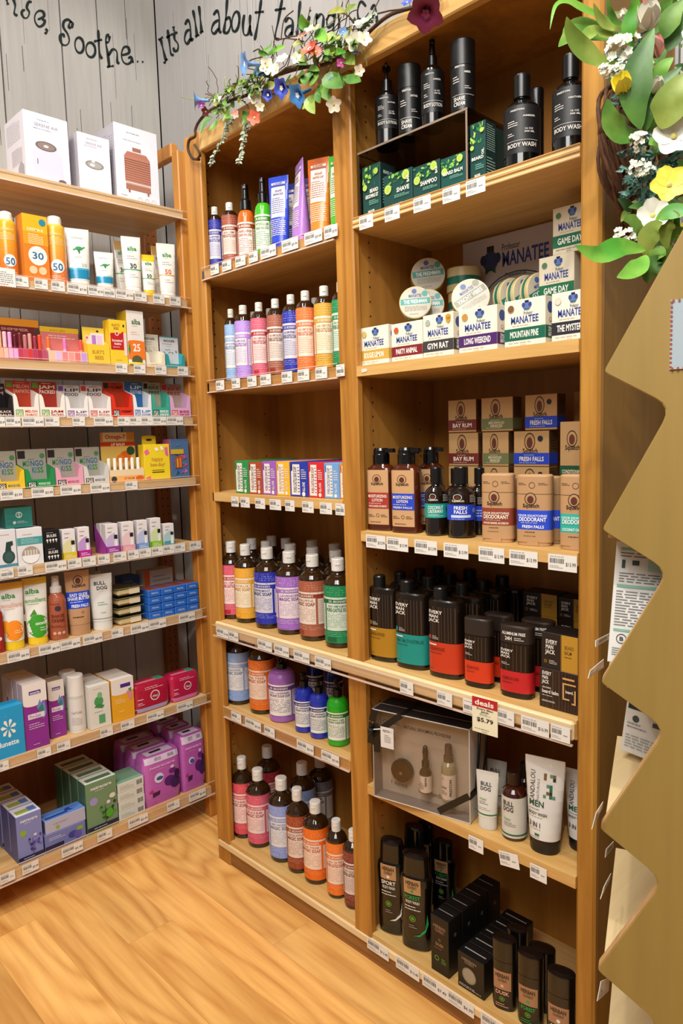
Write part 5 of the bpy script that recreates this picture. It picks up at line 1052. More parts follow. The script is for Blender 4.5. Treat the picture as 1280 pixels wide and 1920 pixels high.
row('M', zt, .026, [
 I('cowboy', 702, 757, 1571, 'black body wash bottle with a white crescent, leftmost on the bottom shelf', art=herb('SPORT', 'e2ded6')),
 I('cowboy', 752, 812, 1596, 'black body wash bottle with a green crescent in the front row', art=herb('FOREST', '1f9a4a'), ins=.024),
 I('carton', 808, 841, 1721, 'tall black soap box with tan lettering at the front of its file', c='080808', d=.048, art=[('t', 'HERBAN', -.36, .80, .34, .855, '8c6a58', 1), ('t', 'COWBOY', -.26, .73, .26, .785, '8c6a58', 1), ('o', 0, .60, .06, .3, 'a57a58'), ('t', 'DUSK', -.22, .49, .22, .54, 'a57a58', 1), ('l', -.3, .43, .3, .46, 1, '8c6a58'), ('o', -.16, .26, .12, .25, '6aa03a'), ('l', .1, .2, .36, .3, 3, '6aa03a')], tart=[('r', -.4, -.02, .4, .02, '8a8884')], sart=[('d', 0, .7, .1, '55504a')], n='soap_box', ins=.012),
 I('carton', 858, 907, 1795, 'square black soap box with a round window at the front of its file', c='080808', d=.036, art=[('t', 'HERBAN', -.34, .82, .22, .885, '8c7a68', 1), ('t', 'COWBOY', -.24, .75, .12, .805, '8c7a68', 1), ('d', -.06, .44, .27, '6e665a'), ('d', -.06, .44, .25, '8f8672'), ('d', -.05, .45, .21, '9a917c'), ('l', -.44, .06, .40, .14, 2, 'cfcac2')], tart=[('r', -.4, -.04, .4, .04, '9a968e')], n='soap_box', ins=.014),
 I('stick', 924, 968, 1756, 'black deodorant stick with tan label beside the square soap boxes', ins=.018, **hstick('DUSK', 'e0a890')),
 I('stick', 971, 1018, 1784, 'black deodorant stick with green lettering', ins=.018, **hstick('FOREST', '1fa04a')),
 I('stick', 1026, 1077, 1819, 'black deodorant stick with white lettering next to the right post', ins=.018, **hstick('SPORT', 'e6e2da'))], G11)
for lab, n, st, dz in (('tall black soap box', 4, .050, 0), ('square black soap box', 5, .0385, 0)):
    src = [p for p in PLACED if p[4]['label'].startswith(lab)][0][4]
    for k in range(1, n): dup(src, (src.location.x+.001*k, src.location.y+st*k, zt), '%s, %s from the front of its file' % (lab, ('second', 'third', 'fourth', 'fifth')[k-1]))
row('M', zt, .066, [I('stick', 992, 1040, 1774, 'black deodorant stick in the second row by the right post', c='0a0a0a', hc=.7, ro=.22, co=.3, e=2.4, dr=.62, k=.5, dome=.06, art=[]),
 I('stick', 950, 988, 1738, 'black deodorant stick in the second row behind the tan label one', c='0a0a0a', hc=.7, ro=.22, co=.3, e=2.4, dr=.62, k=.5, dome=.06, art=[])], G11)
row('M', zt, .088, [I('cowboy', 756, 800, 1545, 'black body wash bottle in the second row behind the front pair', art=herb('DUSK', 'c89a78'), ins=.10)], G11)
row('M', zt, .16, [I('cowboy', 806, 858, 1574, 'black body wash bottle with a green crescent in the back row', art=herb('FOREST', '1f9a4a'), ins=.165), I('cowboy', 745, 790, 1540, 'black body wash bottle farthest back beside the divider post', art=herb('SPORT', 'e2ded6'), ins=.17)], G11)
# ================================================================== left shelf unit
LG = '8e8aa0'
def edge_on(px, x=L): return sol(px, (x, 0, 1.2), 1)
# --- top: three white device cartons
def diff1(kind):
    a = [('l', -.22, .90, .22, .92, 1, '6a6a7c'), ('l', -.3, .80, .3, .815, 1, LG)]
    if kind == 1: a = [('l', -.2, .895, .2, .915, 1, '6a6a7c'), ('t', 'SERENE AIR', -.27, .81, .27, .855, '8a8898'), ('l', -.3, .765, .3, .785, 1, LG), ('p', [(-.36, .10), (-.34, .42), (-.22, .56), (.16, .56), (.32, .40), (.34, .10), (.2, .03), (-.24, .03)], 'd0cde0'), ('e', -.03, .535, .24, .07, '6a5a58'), ('e', -.03, .535, .20, .055, '8a7874'), ('e', -.03, .535, .06, .02, 'cfc8c8'), ('r', -.25, .25, -.23, .33, '7a6a70'), ('e', .30, .06, .09, .03, '6a5a58')]
    elif kind == 2: a = [('l', -.22, .91, .24, .93, 1, '6a6a7c'), ('t', 'SERENE AIR', -.26, .825, .26, .865, 'a09cac'), ('l', -.3, .79, .3, .805, 1, LG), ('p', [(-.30, .48), (-.22, .10), (-.10, .06), (.14, .06), (.24, .10), (.28, .48)], 'f6f4f6'), ('e', -.01, .49, .29, .075, '8a8684'), ('e', -.01, .49, .23, .055, 'a8a4a0'), ('e', -.08, .485, .08, .025, 'e2e0e0'), ('p', [(-.10, .53), (.0, .53), (.02, .70), (-.06, .72)], 'e2e0e8')]
    else: a += [('r', -.10, .68, .10, .73, 'a06a58'), ('p', [(-.30, .60), (-.22, .665), (.22, .665), (.30, .60)], 'b37460'), ('r', -.30, .27, .30, .60, 'b87a66'), ('r', -.29, .165, .29, .235, 'a8715c'), ('r', -.29, .235, .29, .255, 'c9a090')]+[('r', -.30, .29+.03*k, .30, .298+.03*k, '96604e') for k in range(10)]+[('r', -.24, .13, -.2, .165, '96604e'), ('r', .2, .13, .24, .165, '96604e'), ('l', -.42, .065, -.22, .085, 1, '6a6a7c'), ('o', .02, .05, .055, .15, 'b0acbc'), ('o', .18, .05, .055, .15, 'b0acbc'), ('o', .34, .05, .055, .15, 'b0acbc')]
    return a
row('L', LT[0], .022, [
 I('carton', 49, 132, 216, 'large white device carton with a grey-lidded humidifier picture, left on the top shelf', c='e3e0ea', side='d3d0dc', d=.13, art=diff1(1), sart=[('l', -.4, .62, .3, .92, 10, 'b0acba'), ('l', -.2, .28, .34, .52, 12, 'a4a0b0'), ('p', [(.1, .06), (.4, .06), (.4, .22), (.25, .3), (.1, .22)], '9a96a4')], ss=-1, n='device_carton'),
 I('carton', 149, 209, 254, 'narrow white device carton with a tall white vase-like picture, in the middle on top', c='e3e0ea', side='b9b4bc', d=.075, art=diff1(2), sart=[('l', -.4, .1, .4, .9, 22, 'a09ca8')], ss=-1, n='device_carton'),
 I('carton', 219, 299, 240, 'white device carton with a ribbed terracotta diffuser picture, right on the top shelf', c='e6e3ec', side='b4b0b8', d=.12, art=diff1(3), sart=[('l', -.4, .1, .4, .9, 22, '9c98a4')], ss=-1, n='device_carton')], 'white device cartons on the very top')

# --- second shelf: sun care
def spf(n_): return [('t', 'DERMA-E', -.34, .70, .34, .735, 'f0d28a', 1), ('l', -.4, .56, .4, .67, 5, 'f3d9a0'), ('d', .05, .26, .34, 'f3efe6'), ('t', n_, -.20, .20, .30, .30, '2a6a94', 1), ('l', -.4, .06, .4, .13, 3, 'f6e0c8')]
def turtle(s_): return [('t', 'cosmetics', -.30, .83, .20, .87, '9ab0a0'), ('e', .02, .66, .16, .035, '2f8a4a'), ('p', [(.1, .67), (.26, .70), (.28, .68), (.14, .65)], '2f8a4a'), ('p', [(-.06, .64), (.02, .56), (.06, .60), (.04, .65)], '1f6a38'), ('p', [(-.1, .67), (-.26, .64), (-.2, .62), (-.08, .645)], '2f8a4a'), ('l', -.24, .50, .24, .53, 1, 'b0bab4'), ('t', s_, .06, .36, .30, .41, 'b8c4b8', 1)]
def albat(num, ring, numc): return [('t', 'alba', -.22, .76, .26, .83, '2f8a3a', 1), ('l', -.22, .725, .22, .74, 1, '9ab09a'), ('l', -.26, .60, .26, .68, 2, 'a8a4a0'), ('t', num, -.16, .45, .20, .53, numc, 1), ('r', -.5, .42, .5, .435, ring), ('l', -.24, .28, .24, .36, 2, 'b8b4b0')]
G20 = 'sunscreens on the second shelf of the left unit'
row('L', LT[1], .012, [
 I('can', 0, 33, 397, 'orange spray can marked 50, leftmost on the sunscreen shelf', c='e0672c', c2='f0b02a', art=spf('50'), n='sunscreen_can', cat='can', yaw=6),
 I('carton', 47, 93.5, 403, 'tall orange and yellow sunscreen carton marked 30', c='ef7d22', side='e08a1c', d=.045, art=[('r', -.5, .74, .5, 1, 'f2b21e'), ('r', -.5, .55, .5, .74, 'f09a20'), ('t', 'DERMA-E', -.32, .76, .32, .80, 'f8e6c0', 1), ('l', -.3, .56, .3, .72, 6, 'f8e6c0'), ('d', .04, .39, .38, 'f3efe6'), ('t', '30', -.20, .34, .28, .44, '2a6a94', 1), ('d', .30, .90, .14, '2a86a0'), ('d', -.18, .17, .16, 'f8c8a0'), ('d', .2, .17, .16, 'f8c8a0')], n='sunscreen_carton'),
 I('can', 89, 126, 406, 'second orange spray can marked 50 right of the tall sunscreen carton', c='e8713a', c2='f0b63a', art=spf('50'), n='sunscreen_can'),
 I('tube', 127, 170, 429, 'larger white tube with a green turtle and a blue wave', c='e6e4de', cap='ece9e2', bands=[(.145, .30, '1a86b0'), (.30, .33, '4aa8c4')], art=turtle('30'), n='sunscreen_tube', cf=.13, k=.6),
 I('tube', 179, 214, 473, 'smaller white tube with a green turtle and a blue wave', c='e6e4de', cap='ece9e2', bands=[(.19, .34, '1a86b0'), (.34, .37, '4aa8c4')], art=turtle('30'), n='sunscreen_tube', cf=.17, k=.6),
 I('tube', 231, 268, 444, 'tall white tube marked 30 with a green ring', c='e8e5df', cap='efece5', art=albat('30', '2f9a4a', '2a3a34'), n='sunscreen_tube', k=.6),
 I('tube', 264, 291, 478, 'short white tube with a yellow cap marked 50', c='eae7da', cap='f0c61e', bands=[(.84, 1, 'f0c61e')], art=albat('50', '2f9a4a', '2a4a34'), n='sunscreen_tube', cf=.15, k=.6),
 I('tube', 297, 331, 457, 'tall white tube marked 50 with an orange ring', c='eae4dc', cap='efece5', art=albat('50', 'e0a02a', 'd06a3a'), n='sunscreen_tube', k=.6)], G20)
row('L', LT[1], .08, [
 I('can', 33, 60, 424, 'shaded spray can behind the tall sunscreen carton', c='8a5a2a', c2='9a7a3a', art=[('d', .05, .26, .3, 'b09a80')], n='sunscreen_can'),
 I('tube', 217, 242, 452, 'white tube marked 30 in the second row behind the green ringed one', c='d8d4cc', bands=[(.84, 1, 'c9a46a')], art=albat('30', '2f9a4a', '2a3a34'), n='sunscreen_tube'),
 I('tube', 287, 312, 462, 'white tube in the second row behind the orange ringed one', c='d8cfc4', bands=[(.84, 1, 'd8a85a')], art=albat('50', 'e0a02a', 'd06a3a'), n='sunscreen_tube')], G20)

# --- third shelf: lip colour displays
def upright(tray, cols, w, d, h0, hs, lab, grp, y0=.0):
    R_, W_, D_, H_, X_, Y_ = tray; n = len(cols)
    for i, c in enumerate(cols):
        ly = (-.42+.84*i/(n-1))*W_; r = .0052
        o = thing('lip_tint_stick', lab % c[1], 'lip tint', (X_+.35*D_-.012, Y_+ly, R_.location.z+.0014), math.pi/2, grp); hh = hs*c[2]*(H_ if hs > .3 else 1)
        m = MB(); m.lathe([(r, 0), (r, hh*.55)], mat(c[0], .3), 14); m.build('tube', o)
        m = MB(); m.lathe([(r*.98, hh*.55), (r*.98, hh*.97), (r*.8, hh)], mat(c[3], .3), 14); m.build('cap', o)
t1, t2 = row('L', LT[2], .010, [
 I('tray', -14, 88, 592, 'maroon lip tint display with peach, pink and wine sticks, leftmost on its shelf', c='c46a7c', hc='6a1f24', d=.05, fh=.27, flat=1, cut=0, hw=.86, n='lip_tint_display', hart=[('r', -.5, .83, .5, 1, 'd88a1e'), ('t', 'LIP SHIMMER', -.4, .72, .3, .78, 'c98a7a', 1)], art=[('r', -.49+.089*k, .08, -.41+.089*k, .94, c) for k, c in enumerate(('e0a07a', 'eab08a', 'f0bcae', 'e8b0d0', 'dca8dc', 'c03a5a', 'c84a5c', 'd03a3a', 'b83a5a', 'a8304a', 'b8506a'))]),
 I('tray', 90, 163, 610, 'yellow topped lip balm display with a pale front row of colour squares', c='efc8b8', hc='d97a74', d=.05, fh=.30, flat=1, cut=0, n='lip_tint_display', hart=[('r', -.5, .86, .5, 1, 'dfb92a'), ('t', "BURT'S BEES", -.25, .89, .15, .93, 'b0781c', 1), ('l', -.3, .68, .4, .8, 2, 'f3d8d0')], art=[('r', -.48+.163*k, .1, -.34+.163*k, .92, c) for k, c in enumerate(('f0bfa4', 'd8b8e8', 'e08a8a', 'e89a98', 'e07a78', 'c09ae0'))])], 'lip tint displays on the third left shelf')
upright(t1, [('e8a87a', 'peach', 1, 'e8a470'), ('eab98c', 'pale peach', 1, 'eeb886'), ('eec0b8', 'powder pink', .98, 'f0b8c4'), ('e6a8d0', 'orchid pink', .98, 'e29ad2'), ('7a2028', 'wine red', .9, '5a161c'), ('8a2a34', 'burgundy', .97, '702028'), ('b8646a', 'dusty rose', .92, 'b87070'), ('d08a80', 'dusky coral', .98, 'd09088'), ('a03a4a', 'dark rose', .9, '9a2e44'), ('d84a34', 'tomato red', .96, 'e04428')], 0, 0, 0, .64, '%s lip tint stick in the maroon display', 'lip tint sticks in the maroon display')
upright(t2, [('f0c8a0', 'apricot', 1, 'e8703a'), ('e0a0dc', 'pink lilac', 1, 'e87ab8'), ('ec9a90', 'salmon', .98, 'e0504a')], 0, 0, 0, .66, '%s lip tint stick in the yellow topped display', 'lip tint sticks in the yellow topped display')
row('L', LT[2], .010, [
 I('tray', 164, 207, 612, 'small yellow display card with a lilac lip balm package', c='ecc838', hc='e8c840', d=.03, fh=.52, flat=1, n='lip_balm_display', art=[('t', "BURT'S", -.3, .52, .24, .70, 'b8842a', 1), ('t', 'BEES', -.2, .24, .2, .42, 'b8842a', 1)], hart=[('p', [(-.5, .42), (-.1, .86), (.46, .86), (.46, .42)], 'e6dcdc'), ('r', -.08, .44, .1, .80, 'b07ac8'), ('r', .14, .44, .40, .80, 'd8bce4'), ('d', -.3, .72, .11, 'f0d8c8'), ('d', -.3, .72, .06, 'd86a5a'), ('e', .18, .91, .06, .025, '1a1a1a')]),
 I('carton', 206, 240, 600, 'red and yellow boosted balm display box', c='ecc52e', front='ecc832', side='e8b81c', d=.04, n='lip_balm_box', art=[('r', -.46, .34, .30, .70, 'bf1f22'), ('p', [(-.46, .70), (.30, .70), (.30, .76), (.1, .70), (-.1, .72)], 'bf1f22'), ('r', .30, .22, .48, .72, 'e6d2d0'), ('t', "BURT'S", -.36, .86, .1, .91, 'b8842a', 1), ('t', 'BEES', -.26, .79, .04, .84, 'b8842a', 1), ('e', .32, .88, .05, .03, '1a1a1a'), ('d', -.08, .70, .12, 'f0d8d0'), ('d', -.08, .70, .08, 'd03a34'), ('t', 'boosted', -.38, .52, .22, .575, 'f3e6e0', 1), ('t', 'balm', -.26, .45, .14, .50, 'f3e6e0', 1), ('l', -.34, .38, .2, .42, 1, 'f0c8c0'), ('l', -.2, .10, .3, .13, 1, 'b8842a')]),
 I('carton', 240, 272, 583, 'tall white and orange lip balm carton marked 25', c='e4dfd8', top='cfa81c', side='c8a81e', d=.06, n='lip_balm_carton', art=[('r', -.5, .12, .5, .44, 'ea7a2a'), ('e', 0, .44, .5, .03, 'ea7a2a'), ('t', 'alba', -.22, .76, .3, .85, '2f6a34', 1), ('l', -.2, .72, .24, .735, 1, '8a8a80'), ('l', -.3, .56, .2, .64, 2, 'e8c0a8'), ('t', '25', -.22, .27, .24, .40, 'f6efe6', 1), ('e', 0, .10, .32, .095, '5a5a3a'), ('p', [(-.5, .3), (-.4, .42), (-.36, .3), (-.42, .2)], '2f8a3a')]),
 I('tray', 274, 309, 624, 'small white lip care display with a cream cut-out front', c='e8dcc0', hc='d8d2c2', d=.036, fh=.42, cut=.7, n='lip_care_display', hart=[('t', 'BADGER', -.28, .84, .30, .90, '3a4a54', 1), ('l', -.36, .76, .36, .79, 1, '6a7478'), ('l', -.3, .70, .3, .72, 1, '8a9498')]+[('e', random.Random(k).uniform(-.4, .4), random.Random(k+50).uniform(.48, .62), .02, .012, ('8a7a2a', '3a3a44', 'b09a4a')[k % 3]) for k in range(16)], art=[('l', -.3, .1, .3, .24, 1, 'b0905a')]),
 I('tray', 311, 346, 629, 'small white lip care display with a teal cut-out front', c='2f9aa0', hc='d2d2d6', d=.036, fh=.42, cut=.7, n='lip_care_display', hart=[('r', -.5, .97, .5, 1, '3a9aa0'), ('t', 'BADGER', -.28, .84, .30, .90, '2a4a5a', 1), ('l', -.36, .76, .36, .79, 1, '5a7078'), ('l', -.2, .70, .3, .72, 1, '8a9498')]+[('e', random.Random(k+9).uniform(-.4, .4), random.Random(k+70).uniform(.48, .62), .02, .014, ('1f5a6a', '3a3a44', '4a9aa4')[k % 3]) for k in range(16)], art=[('l', -.3, .1, .3, .24, 1, '7ac4c8')])], 'lip balm displays at the right of the third left shelf')
def lying(px, z, x, rad, ln, col, cap, lab, grp=None):
    y = sol(px, (x, 0, z), 1); o = thing('lip_balm_stick', lab, 'lip balm', (x, y, z), 0, grp)
    q = MB(); q.lathe([(rad, -ln/2), (rad, ln*.22)], mat(col, .3), 14); q.v = [(a, c, b+rad) for a, b, c in q.v]; q.build('tube', o)
    q = MB(); q.lathe([(rad, ln*.22), (rad, ln*.5)], mat(cap, .3), 14); q.v = [(a, c, b+rad) for a, b, c in q.v]; q.build('cap', o)
for px, c, cp, lab in ((256, 'e8d23a', 'e0b41e', 'yellow lip balm stick lying in front of the carton marked 25'), (292, 'e8e0d0', 'cfa85a', 'cream lip balm stick lying in the cream cut-out display'), (329, '4ab0b4', 'd8e4e4', 'teal lip balm stick lying in the teal cut-out display')):
    lying(px, LT[2]+.0014, L-(.0042 if px == 256 else .024), .0045 if px == 256 else .006, .046 if px == 256 else .036, c, cp, lab)

# --- fourth shelf: open balm trays with header cards
def eco(c): return [('r', -.44, .06, -.14, .34, c), ('t', 'ECO', -.41, .20, -.17, .30, 'f3efe6', 1), ('t', 'LIPS', -.41, .09, -.17, .18, 'f3efe6', 1)]
def lipt(p0, p1, pt, front, header, words, ink, hw, hink, lab, ecoc, side=None, d=.052, logo='f3efe6'):
    hart = [('t', w, -.20, .81-.13*i, .44, .90-.13*i, hink, 1) for i, w in enumerate(hw)]+[('r', -.46, .82, -.24, .97, ecoc), ('l', -.1, .93, .4, .97, 1, hink)]
    art = eco(ecoc)+[('t', w, -.08, .22-.15*i, .42, .32-.15*i, ink, 1) for i, w in enumerate(words)]
    return I('tray', p0, p1, pt, lab, c=front, side=side or front, hc=header, d=d, fh=.62, cut=.55, hart=hart, art=art, n='lip_balm_tray')
G22 = 'open lip balm trays on the fourth left shelf'
row('L', LT[3], .010, [
 lipt(-24, 24, 716, '1c1416', '1a1214', ('BLACK', 'BALM'), 'd8c8c0', ('LIP', 'BALM'), 'c8a0a0', 'black lip balm tray cut off at the left edge', '7a2228'),
 lipt(25, 73, 711, 'e9e4da', 'b83a1e', ('MELON', 'DRAMATIC'), 'd8542c', ('MELON', 'DRAMATIC'), 'e0a088', 'white lip balm tray with a red orange header and pinkish lettering', '6a9a34'),
 lipt(74, 122, 713, 'e9e4da', 'a82c1c', ('JAM', 'PACKED'), 'a82c2a', ('JAM', 'PACKED'), 'f0e0d0', 'white lip balm tray with a dark red header', '6a9a34'),
 lipt(123, 165, 720, 'e9e6e2', 'cfcac6', ('LIP', 'FOOD'), '6a4a8a', ('LIP', 'FOOD'), '3a3440', 'white lip balm tray with a purple square on its front', '7a4a9a'),
 lipt(166, 208, 720, 'ece6e2', 'd6cdc8', ('LIP', 'FOOD'), 'b04a50', ('LIP', 'FOOD'), '3a3440', 'white lip balm tray with a red square on its front', 'c23a3a'),
 lipt(209, 249, 714, 'd8321c', 'b83a1c', ('HEMP', ''), '5a1408', ('HEMP', ''), '5a1a0a', 'bright red lip balm tray', '241410'),
 lipt(250, 284, 714, 'e6e6ea', '1f6aa8', ('LIP', 'SOOTHER'), '2a6ab0', ('LIP', 'SOOTHER'), 'e6eef4', 'white and blue lip balm tray with a blue header', '2a6ab0'),
 lipt(285, 318, 715, '3aa890', 'b8b09c', ('BEE', 'FREE'), 'e6f0ea', ('BEE', 'FREE'), '1f4a3a', 'mint green lip balm tray with a beige header', '1f2a28'),
 lipt(319, 357, 718, 'd8a8d0', 'b4a492', ('BEE', 'FREE'), 'b03a44', ('BEE', 'FREE'), 'a83a34', 'orchid pink lip balm tray at the right end', 'c23a4a')], G22)
for px, c, cp, lab in ((229, 'e8e0d4', 'd8d0c4', 'white lip balm stick lying in the bright red tray'), (145, 'e6dfe6', 'c8b4d8', 'pale lip balm stick lying in the purple square tray'), (187, 'f0e8e4', 'c04a40', 'red capped lip balm stick lying in the red square tray'), (302, '58b8a0', 'dfe8e2', 'green lip balm stick lying in the mint tray'), (338, 'd8b0d8', 'e8d8e8', 'pink lip balm stick lying in the orchid tray')):
    lying(px, LT[3]+.0014, L-.030, .0058, .036, c, cp, lab)

# --- fifth shelf
def mongo(): return [('t', 'MO', -.32, .56, -.08, .70, '3a8a4a', 1), ('t', 'NGO', -.06, .56, .40, .70, '2a6a9a', 1), ('t', 'KI', -.02, .38, .14, .52, '2a7aa0', 1), ('t', 'SS', .16, .38, .38, .52, '3a8a4a', 1), ('r', -.47, .76, -.22, .96, '2a2426'), ('d', .36, .82, .09, '4a8a5a'), ('l', -.14, .72, .2, .76, 1, '6a6a64')]
def mfront(ink='2a6a8a'): return eco('2a2426')+[('t', 'MONGO KISS', -.08, .15, .32, .27, ink, 1)]
def mt(p0, p1, pt, c, lab, ink='2a6a8a'): return I('tray', p0, p1, pt, lab, c=c, hc='aaa698', d=.055, fh=.50, cut=.55, art=mfront(ink), hart=mongo(), n='lip_balm_tray')
G23 = 'open lip balm trays on the fifth left shelf'
row('L', LT[4], .010, [
 mt(-10, 46, 846, 'e8c02a', 'bright yellow lip balm tray at the left end of the fifth shelf'),
 mt(47, 103, 842, '1f8a4a', 'dark green lip balm tray beside the yellow one', 'd8ecd8'),
 mt(104, 156, 840, 'e0a0b4', 'rose pink lip balm tray beside the dark green one', 'b04a6a'),
 mt(157, 204, 838, 'd2cdc6', 'pale grey lip balm tray beside the rose pink one')], G23)
for px, c, cp, lab in ((20, 'e8d8b0', '5a3a24', 'brown capped lip balm stick lying in the yellow tray'), (75, 'c8e0c0', 'e6ece2', 'pale green lip balm stick lying in the dark green tray'), (131, 'e8dcd8', '6a4a3a', 'brown capped lip balm stick lying in the rose pink tray'), (181, '5a2a24', 'e6e0d8', 'brown lip balm stick lying in the pale grey tray')):
    lying(px, LT[4]+.0014, L-.032, .0058, .038, c, cp, lab)
tr = row('L', LT[4], .012, [I('tray', 205, 270, 810, 'clear fronted lip balm display with an orange berry header', c='e6cfa8', hc='c98a3a', d=.05, fh=.25, flat=1, n='lip_balm_tray', art=[('r', -.5, 0, .5, .5, 'e8b06a'), ('d', -.38, .25, .08, '3a3a34'), ('t', 'LIP BALM', -.1, .2, .2, .36, 'b8501c', 1), ('e', .36, .25, .12, .2, 'd8641e')],
   hart=[('r', -.42, .82, .26, 1.0, 'd8c8a4'), ('t', 'Omega-7', -.36, .87, .22, .955, 'b8321c', 1), ('r', -.5, .72, .5, .80, 'b8321c'), ('t', 'LIP BALM', -.2, .735, .2, .785, 'f0e0c8', 1), ('r', -.5, .3, .5, .72, 'd8b45a'), ('e', .2, .5, .16, .12, 'd8641e'), ('e', .05, .45, .12, .1, 'e07a24'), ('d', .36, .62, .12, '1f4a2a')])])
upright(tr[0], [('f0ebe0', n_, 1, 'efe9de') for n_ in ('white', 'second white', 'third white', 'fourth white', 'fifth white', 'sixth white')], 0, 0, 0, .47, '%s lip balm stick counted from the left in the berry display', 'white lip balm sticks in the berry display')
row('L', LT[4], .012, [
 I('carton', 271, 319, 833, 'bright yellow gift carton of lip balms with a hanging tab', c='ecd02a', side='d8b81e', d=.034, n='gift_carton', art=[('t', 'happy', -.22, .53, .22, .64, 'b06a3a'), ('t', 'bee-day!', -.28, .38, .30, .48, 'b06a3a'), ('r', -.22, .20, .26, .225, '2a2420'), ('r', -.22, .26, .26, .275, '2a2420'), ('p', [(-.5, .80), (-.36, .88), (-.28, .76), (-.42, .70)], 'e8689a'), ('p', [(.3, .90), (.42, .92), (.44, .64), (.32, .70)], 'd86a94'), ('p', [(-.1, .88), (0, .92), (.08, .84), (-.02, .8)], 'f6f0e2'), ('p', [(-.48, .06), (-.3, .12), (-.26, .02), (-.4, .02)], 'e8689a'), ('p', [(.12, .92), (.2, .96), (.26, .84), (.18, .82)], 'f6f0e2')],
   extra=[lambda R, w, d, h: (lambda m: (m.prism([(-.34*w, 0), (.2*w, 0), (.2*w, .24*h), (.12*w, .27*h), (-.26*w, .27*h), (-.34*w, .24*h)], lambda u, v: (u, d/2-.001, h+v-.002), lambda u, v: (u, d/2, h+v-.002), mat('dcc028', .45)), draw(m, Map(lambda u, v, q: (u, d/2-.001-q, h+v)), w, h, [('e', -.07, .13, .12, .035, '3a2a14')]), m.build('hang_tab', R)))(MB())]),
 I('carton', 321, 355, 823, 'blue and pink patterned gift carton at the right end', c='4a6a94', side='a84a80', d=.045, n='gift_carton', art=[('p', [(random.Random(k).uniform(-.44, .2), random.Random(k+30).uniform(.05, .9)), (random.Random(k).uniform(-.44, .2)+.22, random.Random(k+30).uniform(.05, .9)+.05), (random.Random(k).uniform(-.44, .2)+.1, random.Random(k+30).uniform(.05, .85)+.12)], ('c84a8a', '3a8a8a', 'd86a9a', '2a4a84', '8a5aa8')[k % 5]) for k in range(22)]+[('r', -.5, .62, .2, .74, 'c8a82a'), ('r', -.3, .26, .1, .56, 'a0522a'), ('r', -.2, .28, -.12, .5, 'e0a03a'), ('r', -.05, .28, .03, .52, 'e07a3a')])])

# --- sixth shelf: device cartons and small scent boxes
row('L', LT[5], .010, [
 I('carton', -18, 32, 994, 'white carton with a dark green device picture, leftmost on the sixth shelf', c='dcdce0', side='c8c8cc', d=.06, n='device_carton', art=[('l', -.1, .84, .4, .90, 1, 'c0a888'), ('p', [(.05, .42), (.12, .68), (.36, .70), (.38, .60), (.28, .56), (.3, .42)], '26403a'), ('e', .18, .30, .24, .17, '2a4a44'), ('e', .18, .30, .17, .12, '3a5a54'), ('r', -.5, .05, .5, .12, '4a8aa0')]),
 I('carton', 33, 81, 990, 'white carton with a teal band and a round picture of bulbs', c='dfdfe2', side='d0d0d2', d=.06, n='device_carton', art=[('l', -.28, .80, .26, .87, 1, 'c0a888'), ('r', -.5, .56, .5, .76, '4a9a9a'), ('l', -.34, .59, .34, .74, 4, 'a8cfcf'), ('d', .0, .28, .36, 'a89a8a')]+[('r', -.24+.11*k, .26, -.18+.11*k, .42, 'd8d0c4') for k in range(5)]+[('p', [(-.355, .28), (-.3, .16), (-.18, .09), (0, .06), (.18, .09), (.3, .16), (.355, .28)], 'eeeeee')]),
 I('carton', 84, 114.5, 1024, 'lower black carton with white bulb pictures', c='131314', d=.05, n='bulb_carton', art=[('t', 'BULBS', -.30, .56, .30, .72, 'e2e0dc', 1), ('l', -.3, .80, .3, .86, 1, 'c8c4c0')]+[('d', -.27+.18*k, .38, .065, 'e2e0dc') for k in range(4)]+[('r', -.29+.18*k, .22, -.25+.18*k, .36, 'e2e0dc') for k in range(4)])], 'device cartons on the sixth left shelf')
bx = [p for p in PLACED if p[4]['label'].startswith('lower black carton')][0][4]
bh = max(v[2] for v in bx.children[0].bound_box)
dup(bx, (bx.location.x, bx.location.y-.002, LT[5]+bh+.0005), 'upper black carton with white bulb pictures, stacked on the lower one')
b25 = [p for p in PLACED if p[4]['label'].startswith('white carton with a teal band and')][0][4]; bh2 = max(v[2] for p_ in PLACED[-3:-1] for v in p_[4].children[0].bound_box)
row('L', LT[5]+bh2+.0008, .020, [I('carton', 9, 60, 951, 'teal marbled carton lying on top of the white bulb picture carton', c='2a7a70', side='1f5a54', d=.05, n='device_carton', art=[('l', -.45, .1+.12*k, .45, .14+.12*k, 1, ('3a8a80', '256a62')[k % 2]) for k in range(7)]+[('o', .0, .62, .12, .25, 'b8d0c8'), ('t', 'S', -.04, .52, .05, .72, 'b8d0c8', 1), ('d', -.18, .26, .06, 'b8d0c8'), ('l', -.08, .2, .3, .34, 2, 'b8d0c8')])])
def scent(p0, p1, pt, c1, c2, lab, ins=.012, h=None):
    o = dict(c='e4dfe0', side='cfc9cc', d=.026, n='scent_box', art=[('r', -.5, 0, .5, .22, c2), ('r', -.5, .22, .5, .5, c1), ('p', [(-.5, .5), (.5, .5), (.2, .7), (-.2, .62)], c1), ('l', -.36, .82, .26, .92, 1, 'b8a898'), ('l', -.36, .70, .1, .76, 1, '6a606a'), ('r', .14, .08, .42, .56, 'd8dcdc'), ('r', .14, .48, .42, .62, '1c1c1e'), ('r', .22, .1, .34, .4, 'f0f0ee')], ins=ins)
    if h: o['h'] = h
    return I('carton', p0, p1, pt, lab, **o)
G24 = 'small scent boxes on the sixth left shelf'
